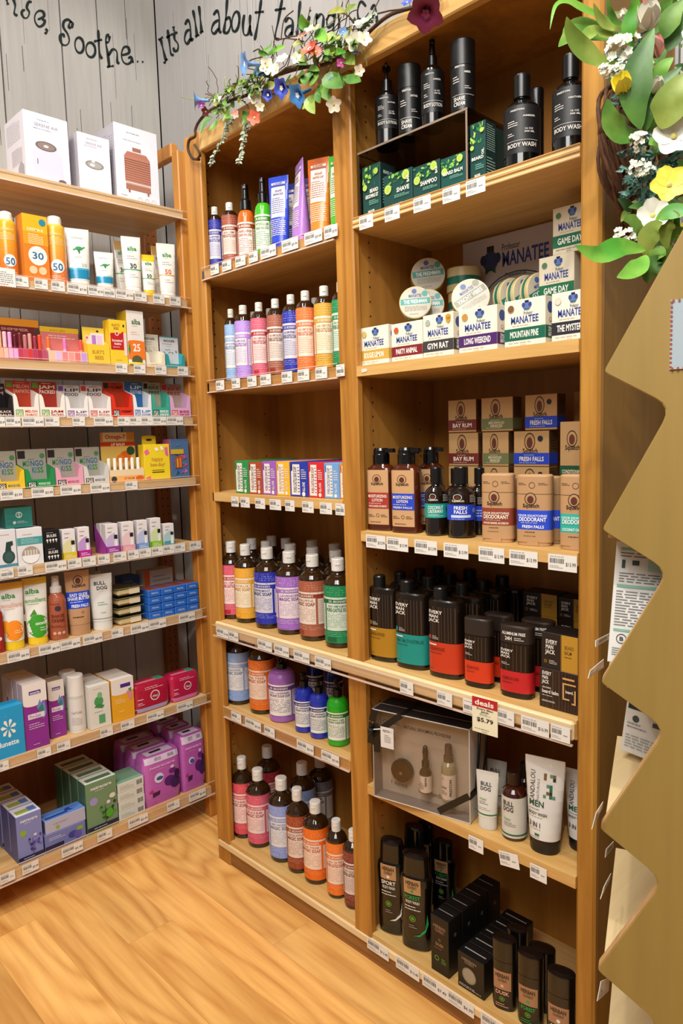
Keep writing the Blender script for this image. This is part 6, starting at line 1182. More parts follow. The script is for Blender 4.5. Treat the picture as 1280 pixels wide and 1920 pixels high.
sb = row('L', LT[5], .012, [
 scent(118, 142, 993, 'ddd6a0', 'd8c458', 'small scent box with a yellow fade beside the black cartons'), scent(147, 168.5, 989, 'bf96d0', 'a05ab8', 'small scent box with a purple fade beside the yellow one'),
 scent(199, 222, 983, 'c4b0d8', '9a7abc', 'small scent box with a lilac fade in the tall purple tray'), scent(229, 251.5, 979, 'e6c4c8', 'd898a4', 'small scent box with a pale pink fade'),
 scent(258, 277, 976, 'b8c0e0', '8090cc', 'small scent box with a pale blue fade'), scent(283, 302, 972, 'ccdca4', '9ac04a', 'small scent box with a lime green fade'), scent(307, 326, 982, 'a8ccd0', '4a9aa4', 'small scent box with a teal fade at the right')], G24)
for r_ in sb[:6]: r_[0].location.z += .0008
r_, w, d, h, x, y = sb[2]; dup(r_, (x-.033, y, r_.location.z), 'second small lilac scent box behind the first in the purple tray')
def fronttray(item, h, c, lab, tall=False):
    R_, bw_, bd_, bh_, x, y = item; w = bw_+.0034; d = .072 if tall else bd_+.006
    o = thing('scent_box_tray', lab, 'tray', (x+bd_/2+.003-d/2, y, LT[5]), math.pi/2, 'coloured trays under the scent boxes')
    m = MB(); q = mat(c, .45); m.box(-w/2, -d/2, 0, w/2, -d/2+.001, h, q); m.box(-w/2, -d/2, 0, w/2, d/2, .0003, q); draw(m, flat_front(d), w, h, [('l', -.3, .3, .36, .75, 2, 'f3e6ea')])
    for sx in (-1, 1): m.prism([(-d/2, 0), (d/2, 0), (d/2, .085 if tall else h), (-d/2, h)], lambda y_, v: (sx*w/2, y_, v), lambda y_, v: (sx*(w/2-.0008), y_, v), q)
    if tall: m.box(-w/2, d/2-.001, 0, w/2, d/2, .085, mat('6a5a50', .5))
    m.build('tray', o)
for k, a in enumerate(((.022, 'd8bf2c', 'low yellow tray holding a scent box'), (.022, 'b81f90', 'low magenta tray holding a scent box'), (.022, '9a3a9c', 'purple tray with tall sloping sides', True), (.020, 'e0a0ac', 'low pink tray holding a scent box'), (.019, '7aa0d8', 'low pale blue tray holding a scent box'), (.020, '8cc03a', 'low lime tray holding a scent box'))): fronttray(sb[k], *a)

# --- seventh shelf: shaving
def alb(c): return [('t', 'alba', -.40, .77, .16, .84, '2f8a3a', 1), ('l', -.38, .735, .1, .755, 1, '5a9a5a'), ('t', 'emollient', -.44, .64, .40, .70, c, 1), ('l', -.36, .60, .3, .625, 1, c)]
G25 = 'shaving products on the seventh left shelf'
row('L', LT[6], .012, [
 I('carton', -30, 9, 1150, 'dark red carton cut off at the left edge', c='8c1a18', d=.04, n='razor_carton', art=[('r', -.4, .1, .34, .9, 'a8241c'), ('d', .3, .35, .1, 'e0d0c8')]),
 I('tube', 3, 49, 1092, 'yellow and white tube with an orange fruit picture', c='e6e2dc', cap='ecc92a', cf=.13, bands=[(.90, 1, 'dfa51e')], art=alb('e8b0a0')+[('e', .0, .29, .40, .15, 'ef8a1c'), ('e', -.32, .36, .14, .09, 'e8961e'), ('p', [(-.4, .30), (-.2, .36), (-.06, .30), (-.26, .22)], '2f7a2a'), ('l', .0, .24, .34, .30, 2, 'f6d8b0')], n='shave_cream_tube', k=.6),
 I('tube', 46, 91, 1083, 'yellow and white tube with a green coconut picture', c='e6e4dc', cap='ecc92a', cf=.12, bands=[(.90, 1, 'e0b81e')], art=alb('7ab06a')+[('e', .02, .28, .45, .17, '3a9a2a'), ('d', -.42, .42, .16, 'e6ded0'), ('t', 'coconut', -.1, .30, .40, .35, 'f0f4e6', 1), ('l', .08, .2, .36, .27, 2, 'd8ecc8'), ('p', [(-.3, .44), (-.1, .54), (.0, .46), (-.2, .42)], '4a8a2a')], n='shave_cream_tube', k=.6),
 I('pump', 91, 130, 1079, 'terracotta foam bottle with a clear pump cap', c='a5583c', pc='d8d0cc', bt=.72, nr=.62, pr=.62, pump='spray', art=[('t', 'SHAVE', -.34, .56, .36, .64, '6a2c1e', 1), ('t', 'CREAM', -.34, .44, .36, .52, '6a2c1e', 1), ('e', .04, .80, .16, .07, '3a2a44'), ('l', -.4, .9, .4, .94, 1, '6a2c1e'), ('l', -.4, .28, .4, .36, 2, '6a2c1e'), ('d', -.2, .14, .09, 'd8a890'), ('d', .04, .14, .09, 'd8a890'), ('d', .28, .14, .09, 'd8a890')], l0=.03, l1=.62, n='foam_bottle'),
 I('tube', 121, 171, 1070, 'kraft brown tube with a royal blue band', c='b98d66', cap='b98d66', cf=.17, bands=[(.42, .68, '1f48c8')], art=emblem(.02, .85, .20, .38, KD, 'b98d66')+[('t', 'EASY GLIDE', -.36, .61, .36, .655, 'eef0f6', 1), ('t', 'SHAVE BUTTER', -.44, .55, .44, .60, 'eef0f6', 1), ('l', -.36, .51, .36, .535, 1, 'd0d8f0'), ('t', 'FRESH FALLS', -.32, .44, .36, .485, 'eef0f6', 1), ('o', .1, .36, .05, .2, KD), ('l', -.3, .27, .3, .31, 1, KD)], n='shave_butter_tube', k=.55),
 I('tube', 170, 213, 1076, 'white shave gel tube with black block lettering', c='d6d4ce', cap='dcdad4', cf=.16, bands=[(.205, .215, '1f3a30')], art=[('t', 'BULL', -.30, .81, .20, .87, BD, 1), ('t', 'DOG', -.20, .725, .26, .785, BD, 1), ('l', -.1, .69, .2, .70, 1, '8a8a88'), ('l', -.2, .44, .2, .52, 2, '6aa07a'), ('l', -.1, .30, .2, .34, 1, '9a9a96')], n='shave_gel_tube', k=.55)], G25)
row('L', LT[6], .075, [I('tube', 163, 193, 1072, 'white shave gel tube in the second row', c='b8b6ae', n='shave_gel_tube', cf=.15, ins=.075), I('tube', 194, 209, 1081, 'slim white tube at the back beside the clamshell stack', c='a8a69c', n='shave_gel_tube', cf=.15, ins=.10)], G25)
# clear shells holding cream soap bars
y0, y1 = sol(221, (L-.02, 0, .75), 1), sol(268, (L-.02, 0, .75), 1); ty = solz(1096, L-.05, (y0+y1)/2)
hh = (ty-LT[6])/4; w_ = y1-y0; src = None
for k in range(4):
    lab = 'clear clamshell with a cream soap bar, %s of four in its stack' % ('lowest', 'second from below', 'third from below', 'topmost')[k]
    c = (L-.016-.04, (y0+y1)/2, LT[6]+k*hh+.0002*k)
    if src: dup(src, c, lab); continue
    o = src = thing('soap_clamshell', lab, 'soap case', c, math.pi/2, 'clear soap clamshells stacked on the seventh left shelf'); d = .08
    m = MB(); m.box(-w_*.46, -d*.46, .0008, w_*.46, d*.46, hh*.76, mat('cbb98c', .35), .006); m.build('soap_bar', o)
    m = MB(); m.box(-w_*.02, -d*.46-.0006, hh*.12, w_*.40, -d*.46, hh*.70, mat('dccfae', .4)); m.build('paper_label', o)
    m = MB(); m.box(-w_/2*1.06, -d/2, hh*.80, w_/2*1.06, d/2, hh*.80+.0012, mat('8f9a72', .15)); m.box(-w_/2*1.06, -d/2, hh*.80+.0012, w_/2*1.06, d/2, hh*.80+.002, M_CLEAR); m.build('shell_lid', o)
# sixteen small blue boxes, four across and four high
e = [sol(p, (L-.014, 0, .75), 1) for p in (279, 303, 327, 350, 373)]; bt_ = solz(1092, L-.014, e[3]); bh_ = (bt_-LT[6]-.004)/4; src = None
for j in range(4):
    for k in range(4):
        lab = 'small bright blue razor box, %s column from the left, %s of its pile' % (('first', 'second', 'third', 'last')[j], ('bottom', 'second', 'third', 'top')[k])
        wq = (e[4]-e[0])/4; c = (L-.014-.0375+(.003, -.002, .001, 0)[(j+k) % 4]*.4, e[0]+wq*(j+.5), LT[6]+k*bh_)
        if src: dup(src, c, lab); continue
        w_ = (e[4]-e[0])/4-.0014
        o = src = thing('razor_box', lab, 'box', c, math.pi/2, 'small blue razor boxes piled on the seventh left shelf'); d = .075
        m = MB(); m.box(-w_/2, -d/2, 0, w_/2, d/2, bh_-.0008, mat('2a68c4', .35), .002, {'top': mat('8a4a3a', .45)}); draw(m, flat_front(d), w_, bh_, [('t', 'PREVAL', -.26, .40, .30, .64, 'a8c4ec', 1), ('l', -.4, .2, .4, .3, 1, '4a88dc')], .0005); m.build('box', o)
z0 = LT[6]; zz = solz(1093, L-.20, edge_on(272)); hB = zz-z0
row('L', LT[6], .12, [I('carton', 232, 262, 0, 'tall blue carton at the back of the shaving shelf', c='1f4484', d=.05, h=.125, n='razor_carton', art=[('l', -.3, .7, .3, .9, 3, '6a90cc')])])
row('L', LT[6], .10, [I('carton', 272, 326, 0, 'white and orange carton standing behind the blue razor boxes', c='b8b0a8', d=.05, h=.135, n='razor_carton', art=[('r', -.5, 0, -.3, 1, 'b8562a'), ('l', -.2, .5, .4, .9, 4, '8a8a8a')])])

# --- eighth shelf
def emer(): return [('r', -.5, .70, .5, 1.0, 'e8e2dc'), ('e', -.1, .70, .4, .05, 'e8e2dc'), ('r', -.24, .83, .26, .885, '4a2a80'), ('t', 'emerita', -.20, .84, .22, .875, 'e8e2ec', 1), ('p', [(.05, .62), (.2, .74), (.26, .66), (.4, .70), (.44, .5), (.3, .42), (.2, .52)], '6a8ac8'), ('p', [(.1, .60), (.3, .66), (.36, .56), (.2, .5)], '3a7a6a'), ('r', -.34, .46, .36, .54, 'e2d6e4'), ('t', 'Pro-Gest', -.28, .475, .2, .525, '6a2a80'), ('o', -.0, .36, .0, .2, 'e2d6e4'), ('l', -.32, .30, .32, .40, 3, 'd8bce0'), ('l', -.2, .05, .2, .08, 1, 'd8bce0')]
G26 = 'cartons and packs on the eighth left shelf'
r8 = row('L', LT[7], .012, [
 I('carton', -26, 47, 1328, 'bright sky blue carton with a white flower mark, at the left edge', c='1c9ad0', side='e8e4de', d=.05, n='period_cup_carton', ins=.006, art=[('t', 'lunette', -.16, .24, .34, .34, 'eef4f6', 1)]+[('p', [(.1+.035*math.cos(a), .58+.035*math.sin(a)*.75), (.1+.17*math.cos(a-.25), .58+.16*math.sin(a-.25)), (.1+.21*math.cos(a), .58+.19*math.sin(a)), (.1+.17*math.cos(a+.25), .58+.16*math.sin(a+.25))], 'f0ece2') for a in [k*6.2832/7+.3 for k in range(7)]]+[('l', 0, .82, .1, .83, 1, 'bfe0ee')]),
 I('carton', 48, 92, 1281, 'purple and white carton, front of the file beside the blue carton', c='8a2a90', side='b8a8b0', top='e8e2dc', d=.034, n='cream_carton', art=emer()),
 I('carton', 94, 124, 1276, 'second purple and white carton set a little farther back', c='8a2a90', top='9a8a70', side='7a6a6a', d=.034, ins=.040, n='cream_carton', art=emer()),
 I('stick', 129, 161, 1264, 'slim white pump bottle with a tall cap', dr=1.0, e=2, k=1.0, c='dcd8d2', capc='e2ded8', hc=.64, foot=.98, n='serum_bottle', cat='bottle', art=[('t', 'NATURE', -.3, .34, .3, .38, '8a88a0'), ('l', -.3, .14, .3, .28, 5, 'a8a4a4'), ('r', -.46, .61, .46, .618, 'b8b4ae')], ins=.020),
 I('carton', 168, 208, 1284, 'white carton with a green plant drawing', c='dedbd2', d=.04, n='cream_carton', art=[('l', -.3, .90, .3, .93, 1, 'b0aca4'), ('e', -.06, .62, .22, .12, '4a9a5a'), ('e', .0, .76, .12, .07, '7ab87a'), ('p', [(-.3, .5), (-.1, .58), (.2, .5), (.1, .44)], '3a8a4a'), ('l', -.3, .36, .3, .40, 1, 'a0a49a'), ('r', -.1, .10, .2, .30, '5aa06a')]),
 I('carton', 211, 252, 1272, 'yellow and white carton with a small purple name panel', c='e4a522', top='e6e0d6', side='d89a1c', d=.034, n='cream_carton', art=[('r', -.5, .68, .5, 1, 'e6e0da'), ('e', -.1, .68, .4, .06, 'e6e0da'), ('r', -.1, .78, .36, .87, '4a2a80'), ('p', [(.16, .66), (.38, .72), (.46, .5), (.3, .42)], 'd88a8a'), ('p', [(.24, .72), (.4, .74), (.36, .62)], '4a8a6a'), ('l', -.36, .42, .1, .54, 3, 'f6e0b0'), ('l', -.2, .2, .1, .25, 1, 'f6e0b0')])], G26)
src = r8[1][0]
for k in range(3): dup(src, (src.location.x-.038*(k+1), src.location.y-.001*k, LT[7]), 'purple and white carton, %s in the file behind the front one' % ('second', 'third', 'fourth')[k])
src = r8[2][0]; dup(src, (src.location.x-.037, src.location.y, LT[7]), 'purple and white carton behind the one set farther back')
src = r8[3][0]; dup(src, (src.location.x-.05, src.location.y+.0, LT[7]), 'slim white pump bottle directly behind the front one')
src = r8[4][0]
for k in range(2): dup(src, (src.location.x-.043*(k+1), src.location.y, LT[7]), 'white carton, %s behind the one with the green plant' % ('first', 'second')[k])
src = r8[5][0]
for k in range(2): dup(src, (src.location.x-.037*(k+1), src.location.y, LT[7]), 'yellow and white carton, %s behind the front one' % ('first', 'second')[k])
def oi(c2): return [('d', .06, .54, .13, 'e6d6da'), ('d', .06, .54, .105, 'a8203a'), ('t', 'day', -.02, .49, .14, .56, 'e6d6da', 1), ('l', -.2, .78, .3, .90, 2, 'e6b8c4'), ('l', -.4, .46, -.2, .54, 1, 'e8dade'), ('l', -.4, .28, -.24, .40, 2, 'e8dade'), ('r', -.47, .03, .47, .18, c2)]
row('L', LT[7], .014, [I('pack', 252, 320, 1280, 'crimson pad pack with a lilac lower edge', c='b01a3c', d=.06, n='pad_pack', art=oi('b0a8d8'), tart=[('r', -.36, -.2, .2, .1, 'd86a80'), ('r', .2, -.2, .4, .3, '2f9a7a')]), I('pack', 321, 375, 1264, 'crimson pad pack with a pink lower edge at the right end', c='b81c48', d=.06, n='pad_pack', art=oi('d87ac0'), tart=[('r', -.36, -.2, .2, .1, 'd86a80'), ('r', .2, -.2, .4, .3, '2f9a7a')])], G26)

# --- bottom shelf: pads and tampons
def nat(bg, fl, acc): return [('t', 'natracare', -.34, .85, .34, .91, 'e6e4ec', 1), ('l', -.2, .80, .2, .825, 1, 'd8d8e0'), ('d', -.26, .62, .13, acc), ('r', -.5, .05, .5, .13, '1c2040')]+[('e', .12+random.Random(k).uniform(-.22, .3), .30+random.Random(k+5).uniform(-.12, .22), .05, .03, fl[k % len(fl)]) for k in range(16)]+[('r', .08, .12, .10, .48, fl[0]), ('d', .2, .52, .06, 'd8d4e4'), ('l', -.3, .07, .3, .11, 1, 'c8c8dc')]
G27 = 'pad packs and cartons on the bottom left shelf'
r9 = row('L', LT[8], .016, [
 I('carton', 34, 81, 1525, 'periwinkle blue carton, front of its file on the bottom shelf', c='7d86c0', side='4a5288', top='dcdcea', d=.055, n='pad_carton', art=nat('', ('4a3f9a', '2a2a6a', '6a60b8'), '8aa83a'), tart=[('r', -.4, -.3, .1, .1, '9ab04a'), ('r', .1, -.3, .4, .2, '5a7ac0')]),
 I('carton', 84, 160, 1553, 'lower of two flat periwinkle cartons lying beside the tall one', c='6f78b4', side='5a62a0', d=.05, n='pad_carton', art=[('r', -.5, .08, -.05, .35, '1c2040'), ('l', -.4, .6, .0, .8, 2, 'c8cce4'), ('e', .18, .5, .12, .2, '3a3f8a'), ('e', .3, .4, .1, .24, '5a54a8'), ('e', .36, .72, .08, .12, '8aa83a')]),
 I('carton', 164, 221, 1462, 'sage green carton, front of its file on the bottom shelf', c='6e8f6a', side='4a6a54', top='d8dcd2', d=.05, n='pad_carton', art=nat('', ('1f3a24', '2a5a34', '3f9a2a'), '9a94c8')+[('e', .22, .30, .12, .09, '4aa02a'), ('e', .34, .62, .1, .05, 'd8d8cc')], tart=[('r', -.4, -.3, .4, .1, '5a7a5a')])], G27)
src = r9[0][0]
for k in range(3): dup(src, (src.location.x-.058*(k+1), src.location.y-.002*k, LT[8]), 'periwinkle blue carton, %s in the file behind the front one' % ('second', 'third', 'fourth')[k])
src = r9[1][0]; fh_ = max(v[2] for v in src.children[0].bound_box); o = row('L', LT[8]+fh_+.0004, .018, [I('carton', 84, 159, 1527, 'upper of two flat periwinkle cartons, pale front', c='b0b0c8', side='6a72ac', top='5a88d0', d=.05, n='pad_carton', art=[('l', -.3, .5, .2, .7, 1, '8a8aa8'), ('d', -.2, .3, .05, '8aa83a')], tart=[('r', -.45, -.3, .1, -.1, '2a3a7a'), ('e', .2, .0, .14, .2, '2a3f9a'), ('e', .3, .05, .1, .2, '5a78d0')])], G27)
src = r9[2][0]
for k in range(3): dup(src, (src.location.x-.053*(k+1), src.location.y-.002*k, LT[8]), 'sage green carton, %s in the file behind the front one' % ('second', 'third', 'fourth')[k])
yA, yB = sol(222, (L-.02, 0, .15), 1), sol(271, (L-.02, 0, .15), 1); zt_ = solz(1462, L-.02, (yA+yB)/2); hq = (zt_-LT[8])/4; src = None
for k in range(4):
    lab = 'small white and green carton lying flat, %s of the pile of four' % ('bottom', 'second', 'third', 'top')[k]; c = (L-.018-.045, (yA+yB)/2+(.0, .0008, -.0006, .0004)[k], LT[8]+k*hq)
    if src: dup(src, c, lab); continue
    o = src = thing('tampon_carton', lab, 'carton', c, math.pi/2, 'white and green cartons piled beside the pink pack'); w_ = yB-yA-.001; d = .09
    b_carton(o, w_, d, hq-.0006, dict(c='d6d8d0', top='7fa88a', side='8aa894', art=[('b', .22, .25, .44, .75), ('l', -.42, .2, .1, .7, 3, 'a8b4a8')]))
def npk(): return [('r', -.44, .86, .44, .985, 'd8c8e0'), ('b', -.2, .90, -.02, .96), ('b', .14, .90, .3, .96), ('t', 'natracare', -.34, .76, .32, .81, 'e8b8e0', 1), ('l', -.2, .71, .16, .73, 1, 'e0a8d8'), ('d', -.12, .55, .12, 'dcd8e8'), ('e', -.1, .54, .09, .04, '3a5aa8'), ('e', .24, .60, .10, .05, '6a2a7a'), ('e', .16, .42, .15, .10, '5a2470'), ('e', .3, .36, .14, .12, '44205c'), ('e', .36, .5, .08, .1, '3a1a4a'), ('e', .24, .68, .05, .03, 'e0d0e0'), ('p', [(-.3, .28), (.44, .33), (.44, .26), (-.3, .19)], '4a1f4a'), ('p', [(-.4, .30), (-.3, .36), (-.26, .28)], 'b02a6a')]
r10 = row('L', LT[8], .018, [
 I('pack', 272, 343, 1413, 'nearer orchid pink soft pad pack at the front of the left file', c='bd62b6', d=.07, n='pad_pack', art=npk(), tart=[('r', -.34, -.3, .34, .2, 'cfc0d4'), ('r', -.2, -.1, .1, .1, '2a2430')]),
 I('pack', 343, 388, 1376, 'farther orchid pink soft pad pack at the front of the right file', c='b65ab0', d=.07, n='pad_pack', art=npk(), tart=[('r', -.34, -.3, .34, .2, 'cfc0d4'), ('r', -.2, -.1, .1, .1, '2a2430')])], G27)
for (src, w, d, h, x, y), nm in zip(r10, ('left', 'right')):
    for k in range(2): dup(src, (x-.073*(k+1), y, LT[8]), 'orchid pink soft pad pack, %s in the %s file' % (('second', 'third')[k], nm))
# ================================================================== price tags on the shelf edges
def nearest(surf, z, a):
    c = [(abs(p[2]-a)+p[3]*1.0, p) for p in PLACED if p[0] == surf and abs(p[1]-z) < .012 and p[3] < .05]
    return min(c, key=lambda t: t[0])[1] if c else None
def short(lab, n):
    for s in (' on ', ' beside ', ' at ', ' in ', ' under ', ' near ', ' between ', ' right ', ' left ', ' with a clear', ' cut off', ' half ', ' partly ', ' standing ', ' seen ', ' set ', ' by ', ' next ', ' front of', ' lying ', ' leaning ', ' along '):
        i = lab.find(s)
        if i > 0 and len(lab[:i].split()) >= 3: lab = lab[:i]
    w = lab.rstrip(',').split()[:n]
    while w and w[-1] in ('a', 'and', 'of', 'the', 'with', 'an', 'on', 'at'): w.pop()
    return ' '.join(w).rstrip(',')
TAGS = []
def price(surf, z, p0, p1, dz, hz, txt=None, tilt=0.0, y=None, what=None, shelf=''):
    """p0, p1: columns of its two ends; dz: height of its top over the shelf top."""
    ax = 0 if surf == 'M' else 1
    yy = {'M': -.0068, 'L': L+.0064}[surf] if y is None else y
    def P(a): return (a, yy, z) if surf == 'M' else (yy, a, z)
    a0, a1 = sol(p0, P(0), ax), sol(p1, P(0), ax); w = a1-a0; c = (a0+a1)/2
    near = nearest(surf, z, c); TAGS.append((surf, z, c, near, w))
    big = w > .034
    o = thing('price_tag', 'price tag pending %d here' % len(TAGS), 'price tag', (c, yy, z+dz-hz) if surf == 'M' else (yy, c, z+dz-hz), 0 if surf == 'M' else math.pi/2, 'price tags along the shelf edges')
    if tilt: o.rotation_euler = (0, tilt, o.rotation_euler[2])
    key = (round(w, 3), hz, txt)
    m = MB(); m.box(-w/2, -.0004, 0, w/2, .0004, hz, mat('e4e1da', .5))
    if w > .02: # rounded corners read as small notches
        pass
    if big: art = [('l', -.44, .82, .30, .92, 1, '8a8884'), ('b', -.44, .46, .08, .76), ('l', -.44, .14, .02, .34, 2, '9a9894')]+([('t', txt, .12, .34, .47, .56, '2a2a2c')] if txt else [('l', .16, .38, .46, .54, 1, '6a6864')])
    else: art = [('l', -.40, .80, .40, .92, 1, '8a8884'), ('b', -.42, .28, .42, .58), ('l', .1, .64, .42, .74, 1, '4a4846'), ('l', -.4, .08, .36, .18, 1, '9a9894')]
    draw(m, flat_front(.0008), w, hz, art, .0002); m.build('tag', o)
    TAGS[-1] += (o,)
    return o
def q(o_, s, *us): return [(o_+a/s, o_+b/s) for a, b in us]
for p0, p1 in q(340, 3.765, (205, 262), (287, 350), (380, 450), (475, 537)): price('M', ZL[0], p0, p1, .004, .025)
for p0, p1 in q(340, 3.765, (558, 665), (708, 822), (868, 992), (1007, 1100)): price('M', ZL[0], p0, p1, .005, .026, '$9.99')
for p0, p1 in q(340, 3.765, (243, 300), (355, 412), (465, 528), (556, 630), (707, 780), (820, 900), (945, 1027), (1092, 1150)): price('M', ZL[1], p0, p1, .003, .026)
for p0, p1 in q(380, 3.766, (200, 250), (265, 328), (368, 437), (470, 550), (580, 645), (700, 780), (825, 910), (935, 1000)): price('M', ZL[2], p0, p1, -.008, .027, y=-.0012)
for p0, p1 in q(380, 3.766, (95, 178), (182, 247), (385, 485), (503, 605), (640, 750), (790, 902)): price('M', ZL[3], p0, p1, -.012, .026, '$19.99', y=-.0188)
for p0, p1 in q(380, 3.556, (190, 255), (283, 387), (410, 478), (627, 738), (790, 908)): price('M', ZL[4], p0, p1, .004, .026, '$9.99' if p1-p0 > 25 else None)
for p0, p1 in q(640, 2.56, (85, 150), (207, 278), (345, 427), (485, 568), (597, 690)): price('M', ZR[0], p0, p1, -.004, .027, y=-.0012)
for (p0, p1), t in zip(q(640, 2.56, (117, 210), (216, 319), (350, 458), (490, 608), (658, 781), (805, 941), (992, 1130)), ('$15.99', '$15.99', '$13.99', '$13.99', '$13.99', '$13.99', '$13.99')): price('M', ZR[2], p0, p1, -.006, .029, t, y=-.0012)
for p0, p1 in q(640, 2.56, (280, 343), (458, 530), (583, 650), (748, 828), (1005, 1097)): price('M', ZR[3], p0, p1, -.010, .028, y=-.0188)
price('M', ZR[3], 640+862/2.56, 640+996/2.56, -.010, .029, '$16.99', y=-.0188)
for k, (p0, p1) in enumerate(q(640, 2.56, (610, 680), (762, 856), (905, 985))): price('M', ZR[4], p0, p1, -.010, .029, y=-.0016, tilt=(0, -.16, 0)[k])
for (p0, p1), t in zip(q(640, 2.56, (122, 225), (260, 372), (387, 507), (507, 635), (668, 803)), ('$13.49', '$13.49', '$7.49', '$6.99', '$9.49')): price('M', .075, p0, p1, -.006, .030, t, y=-.0056)
for p0, p1 in q(0, 3.37, (85, 178), (217, 300), (323, 408), (655, 725), (850, 925), (968, 1038), (1073, 1140)): price('L', LT[1], p0, p1, .004, .026)
for p0, p1 in q(0, 3.37, (423, 548), (555, 652), (729, 840)): price('L', LT[1], p0, p1, .004, .026, '$7.99')
for p0, p1 in q(0, 3.37, (730, 803), (845, 917), (980, 1050), (1123, 1187)): price('L', LT[2], p0, p1, .003, .026)
for p0, p1 in q(0, 3.37, (-60, 30), (34, 127), (137, 275), (592, 712), (962, 1048), (1052, 1155)): price('L', LT[3], p0, p1, .002, .026, '$3.49')
for p0, p1 in q(0, 3.37, (283, 373), (457, 535), (743, 816), (818, 889), (890, 961)): price('L', LT[3], p0, p1, .002, .026)
for p0, p1 in q(0, 3.37, (0, 142), (197, 335), (380, 510), (570, 692)): price('L', LT[4], p0, p1, .002, .027, '$3.99')
price('L', LT[4], 792/3.37, 867/3.37, .002, .026)
for p0, p1 in q(0, 3.2, (0, 80), (105, 195), (407, 487), (495, 573), (587, 657), (680, 757), (767, 832), (836, 905), (910, 977), (980, 1045), (1048, 1110), (1138, 1205)): price('L', LT[5], p0, p1, .004, .026)
price('L', LT[5], 270/3.2, 397/3.2, .004, .027, '$7.99')
for p0, p1 in q(0, 3.2, (42, 175), (232, 358), (361, 480), (497, 612), (783, 890), (893, 995), (1073, 1168)): price('L', LT[6], p0, p1, .001, .027, '$8.99')
price('L', LT[6], 668/3.2, 738/3.2, .001, .026)
for p0, p1 in q(0, 3.048, (-30, 48), (212, 290), (325, 400), (572, 643), (690, 767), (838, 935), (1010, 1100)): price('L', LT[7], p0, p1, .001, .026, '$6.99' if p1-p0 > 28 else None)
for p0, p1 in q(0, 3.048, (0, 85), (127, 220), (352, 473), (557, 640), (733, 845), (955, 1025), (1080, 1175)): price('L', LT[8], p0, p1, .008, .027, '$5.49' if p1-p0 > 30 else None)
SH = {('M', ZL[0]): 'top left shelf', ('M', ZL[1]): 'second left shelf', ('M', ZL[2]): 'bar soap shelf', ('M', ZL[3]): 'long strip, left', ('M', ZL[4]): 'fifth left shelf'}
bykey = {}
for t in TAGS: bykey.setdefault(id(t[3][4]) if t[3] else 0, []).append(t)
for g in bykey.values():
    g.sort(key=lambda t: t[2])
    for i, t in enumerate(g):
        pre = '' if len(g) == 1 else ('left of two ', 'right of two ')[i] if len(g) == 2 else ('first of %d ', 'second of %d ', 'third of %d ', 'fourth of %d ', 'fifth of %d ')[i] % len(g)
        lab = (pre+'white price tag'+('s' if pre else '')+' below the '+short(t[3][4]['label'], 8 if pre else 11)) if t[3] else 'white price tag on bare shelf edge'
        if lab in LABELS: lab = lab+', '+t[3][4]['label'].split()[-1]+' end'
        o = t[5]; old = o['label']; LABELS.pop(old, None); tag(o, lab, 'price tag')
        if i == 0 and len(g) > 5: print('many tags', lab)
# red and cream sale card hanging from the long strip
a0, a1 = sol(886, (0, -.022, .72), 0), sol(932, (0, -.022, .72), 0); w_ = a1-a0; zt_ = solz(1310, (a0+a1)/2, -.022); hq = .071
o = thing('sale_card', 'cream and red sale card marked $5.79 hanging in front of the gift box', 'sale card', ((a0+a1)/2, -.022, zt_-hq), .05)
m = MB(); m.box(-w_/2, -.0005, 0, w_/2, .0005, hq, mat('e9e2c2', .5)); draw(m, flat_front(.001), w_, hq, [('r', -.5, .73, .5, 1, 'b51f28'), ('t', 'deals', -.40, .79, .36, .93, 'f3ece2', 1), ('t', 'Every Man', -.32, .66, .34, .71, '3a3a3a', 1), ('t', 'Jack', -.14, .59, .16, .64, '3a3a3a', 1), ('l', -.2, .50, .24, .57, 2, '8a8474'), ('t', '$5.79', -.32, .33, .34, .44, '1b1b1b', 1), ('l', -.4, .09, .4, .14, 1, '8a8474'), ('l', -.12, .03, .2, .07, 1, '8a8474')]); m.build('card', o)
# zigzag-edged sale slip at the far left and a stray sticker
a0, a1 = sol(-20, (L+.009, 0, 1.69), 1), sol(29, (L+.009, 0, 1.69), 1); w_ = a1-a0
o = thing('sale_slip', 'white sale slip with saw-toothed edges in front of the leftmost sunscreen can', 'sale slip', (L+.009, (a0+a1)/2, LT[1]-.028), math.pi/2)
m = MB(); n = 22; pl = [(-w_/2+w_*i/n, (0 if i % 2 else .0016)) for i in range(n+1)]+[(w_/2-w_*i/n, .046+(0 if i % 2 else .0016)) for i in range(n+1)]
m.prism(pl, lambda u, v: (u, -.0004, v), lambda u, v: (u, .0004, v), mat('e9e6e0', .5)); draw(m, flat_front(.0008), w_, .046, [('l', -.4, .2, .4, .85, 6, '8a8884'), ('l', -.2, .08, .4, .18, 1, 'd06a5a')]); m.build('slip', o)
a0, a1 = sol(677, (0, -.001, 1.4), 0), sol(689, (0, -.001, 1.4), 0)
o = thing('sticker_remnant', 'torn white sticker remnant on the front edge below the mustard banded carton', 'sticker', ((a0+a1)/2, -.0008, 1.400), 0)
m = MB(); m.prism([(-.007, 0), (.006, .001), (.0075, .004), (.005, .008), (-.002, .0075), (-.007, .0085), (-.0085, .004)], lambda u, v: (u, -.0004, v), lambda u, v: (u, .0006, v), mat('d8d4cc', .6)); m.build('sticker', o)

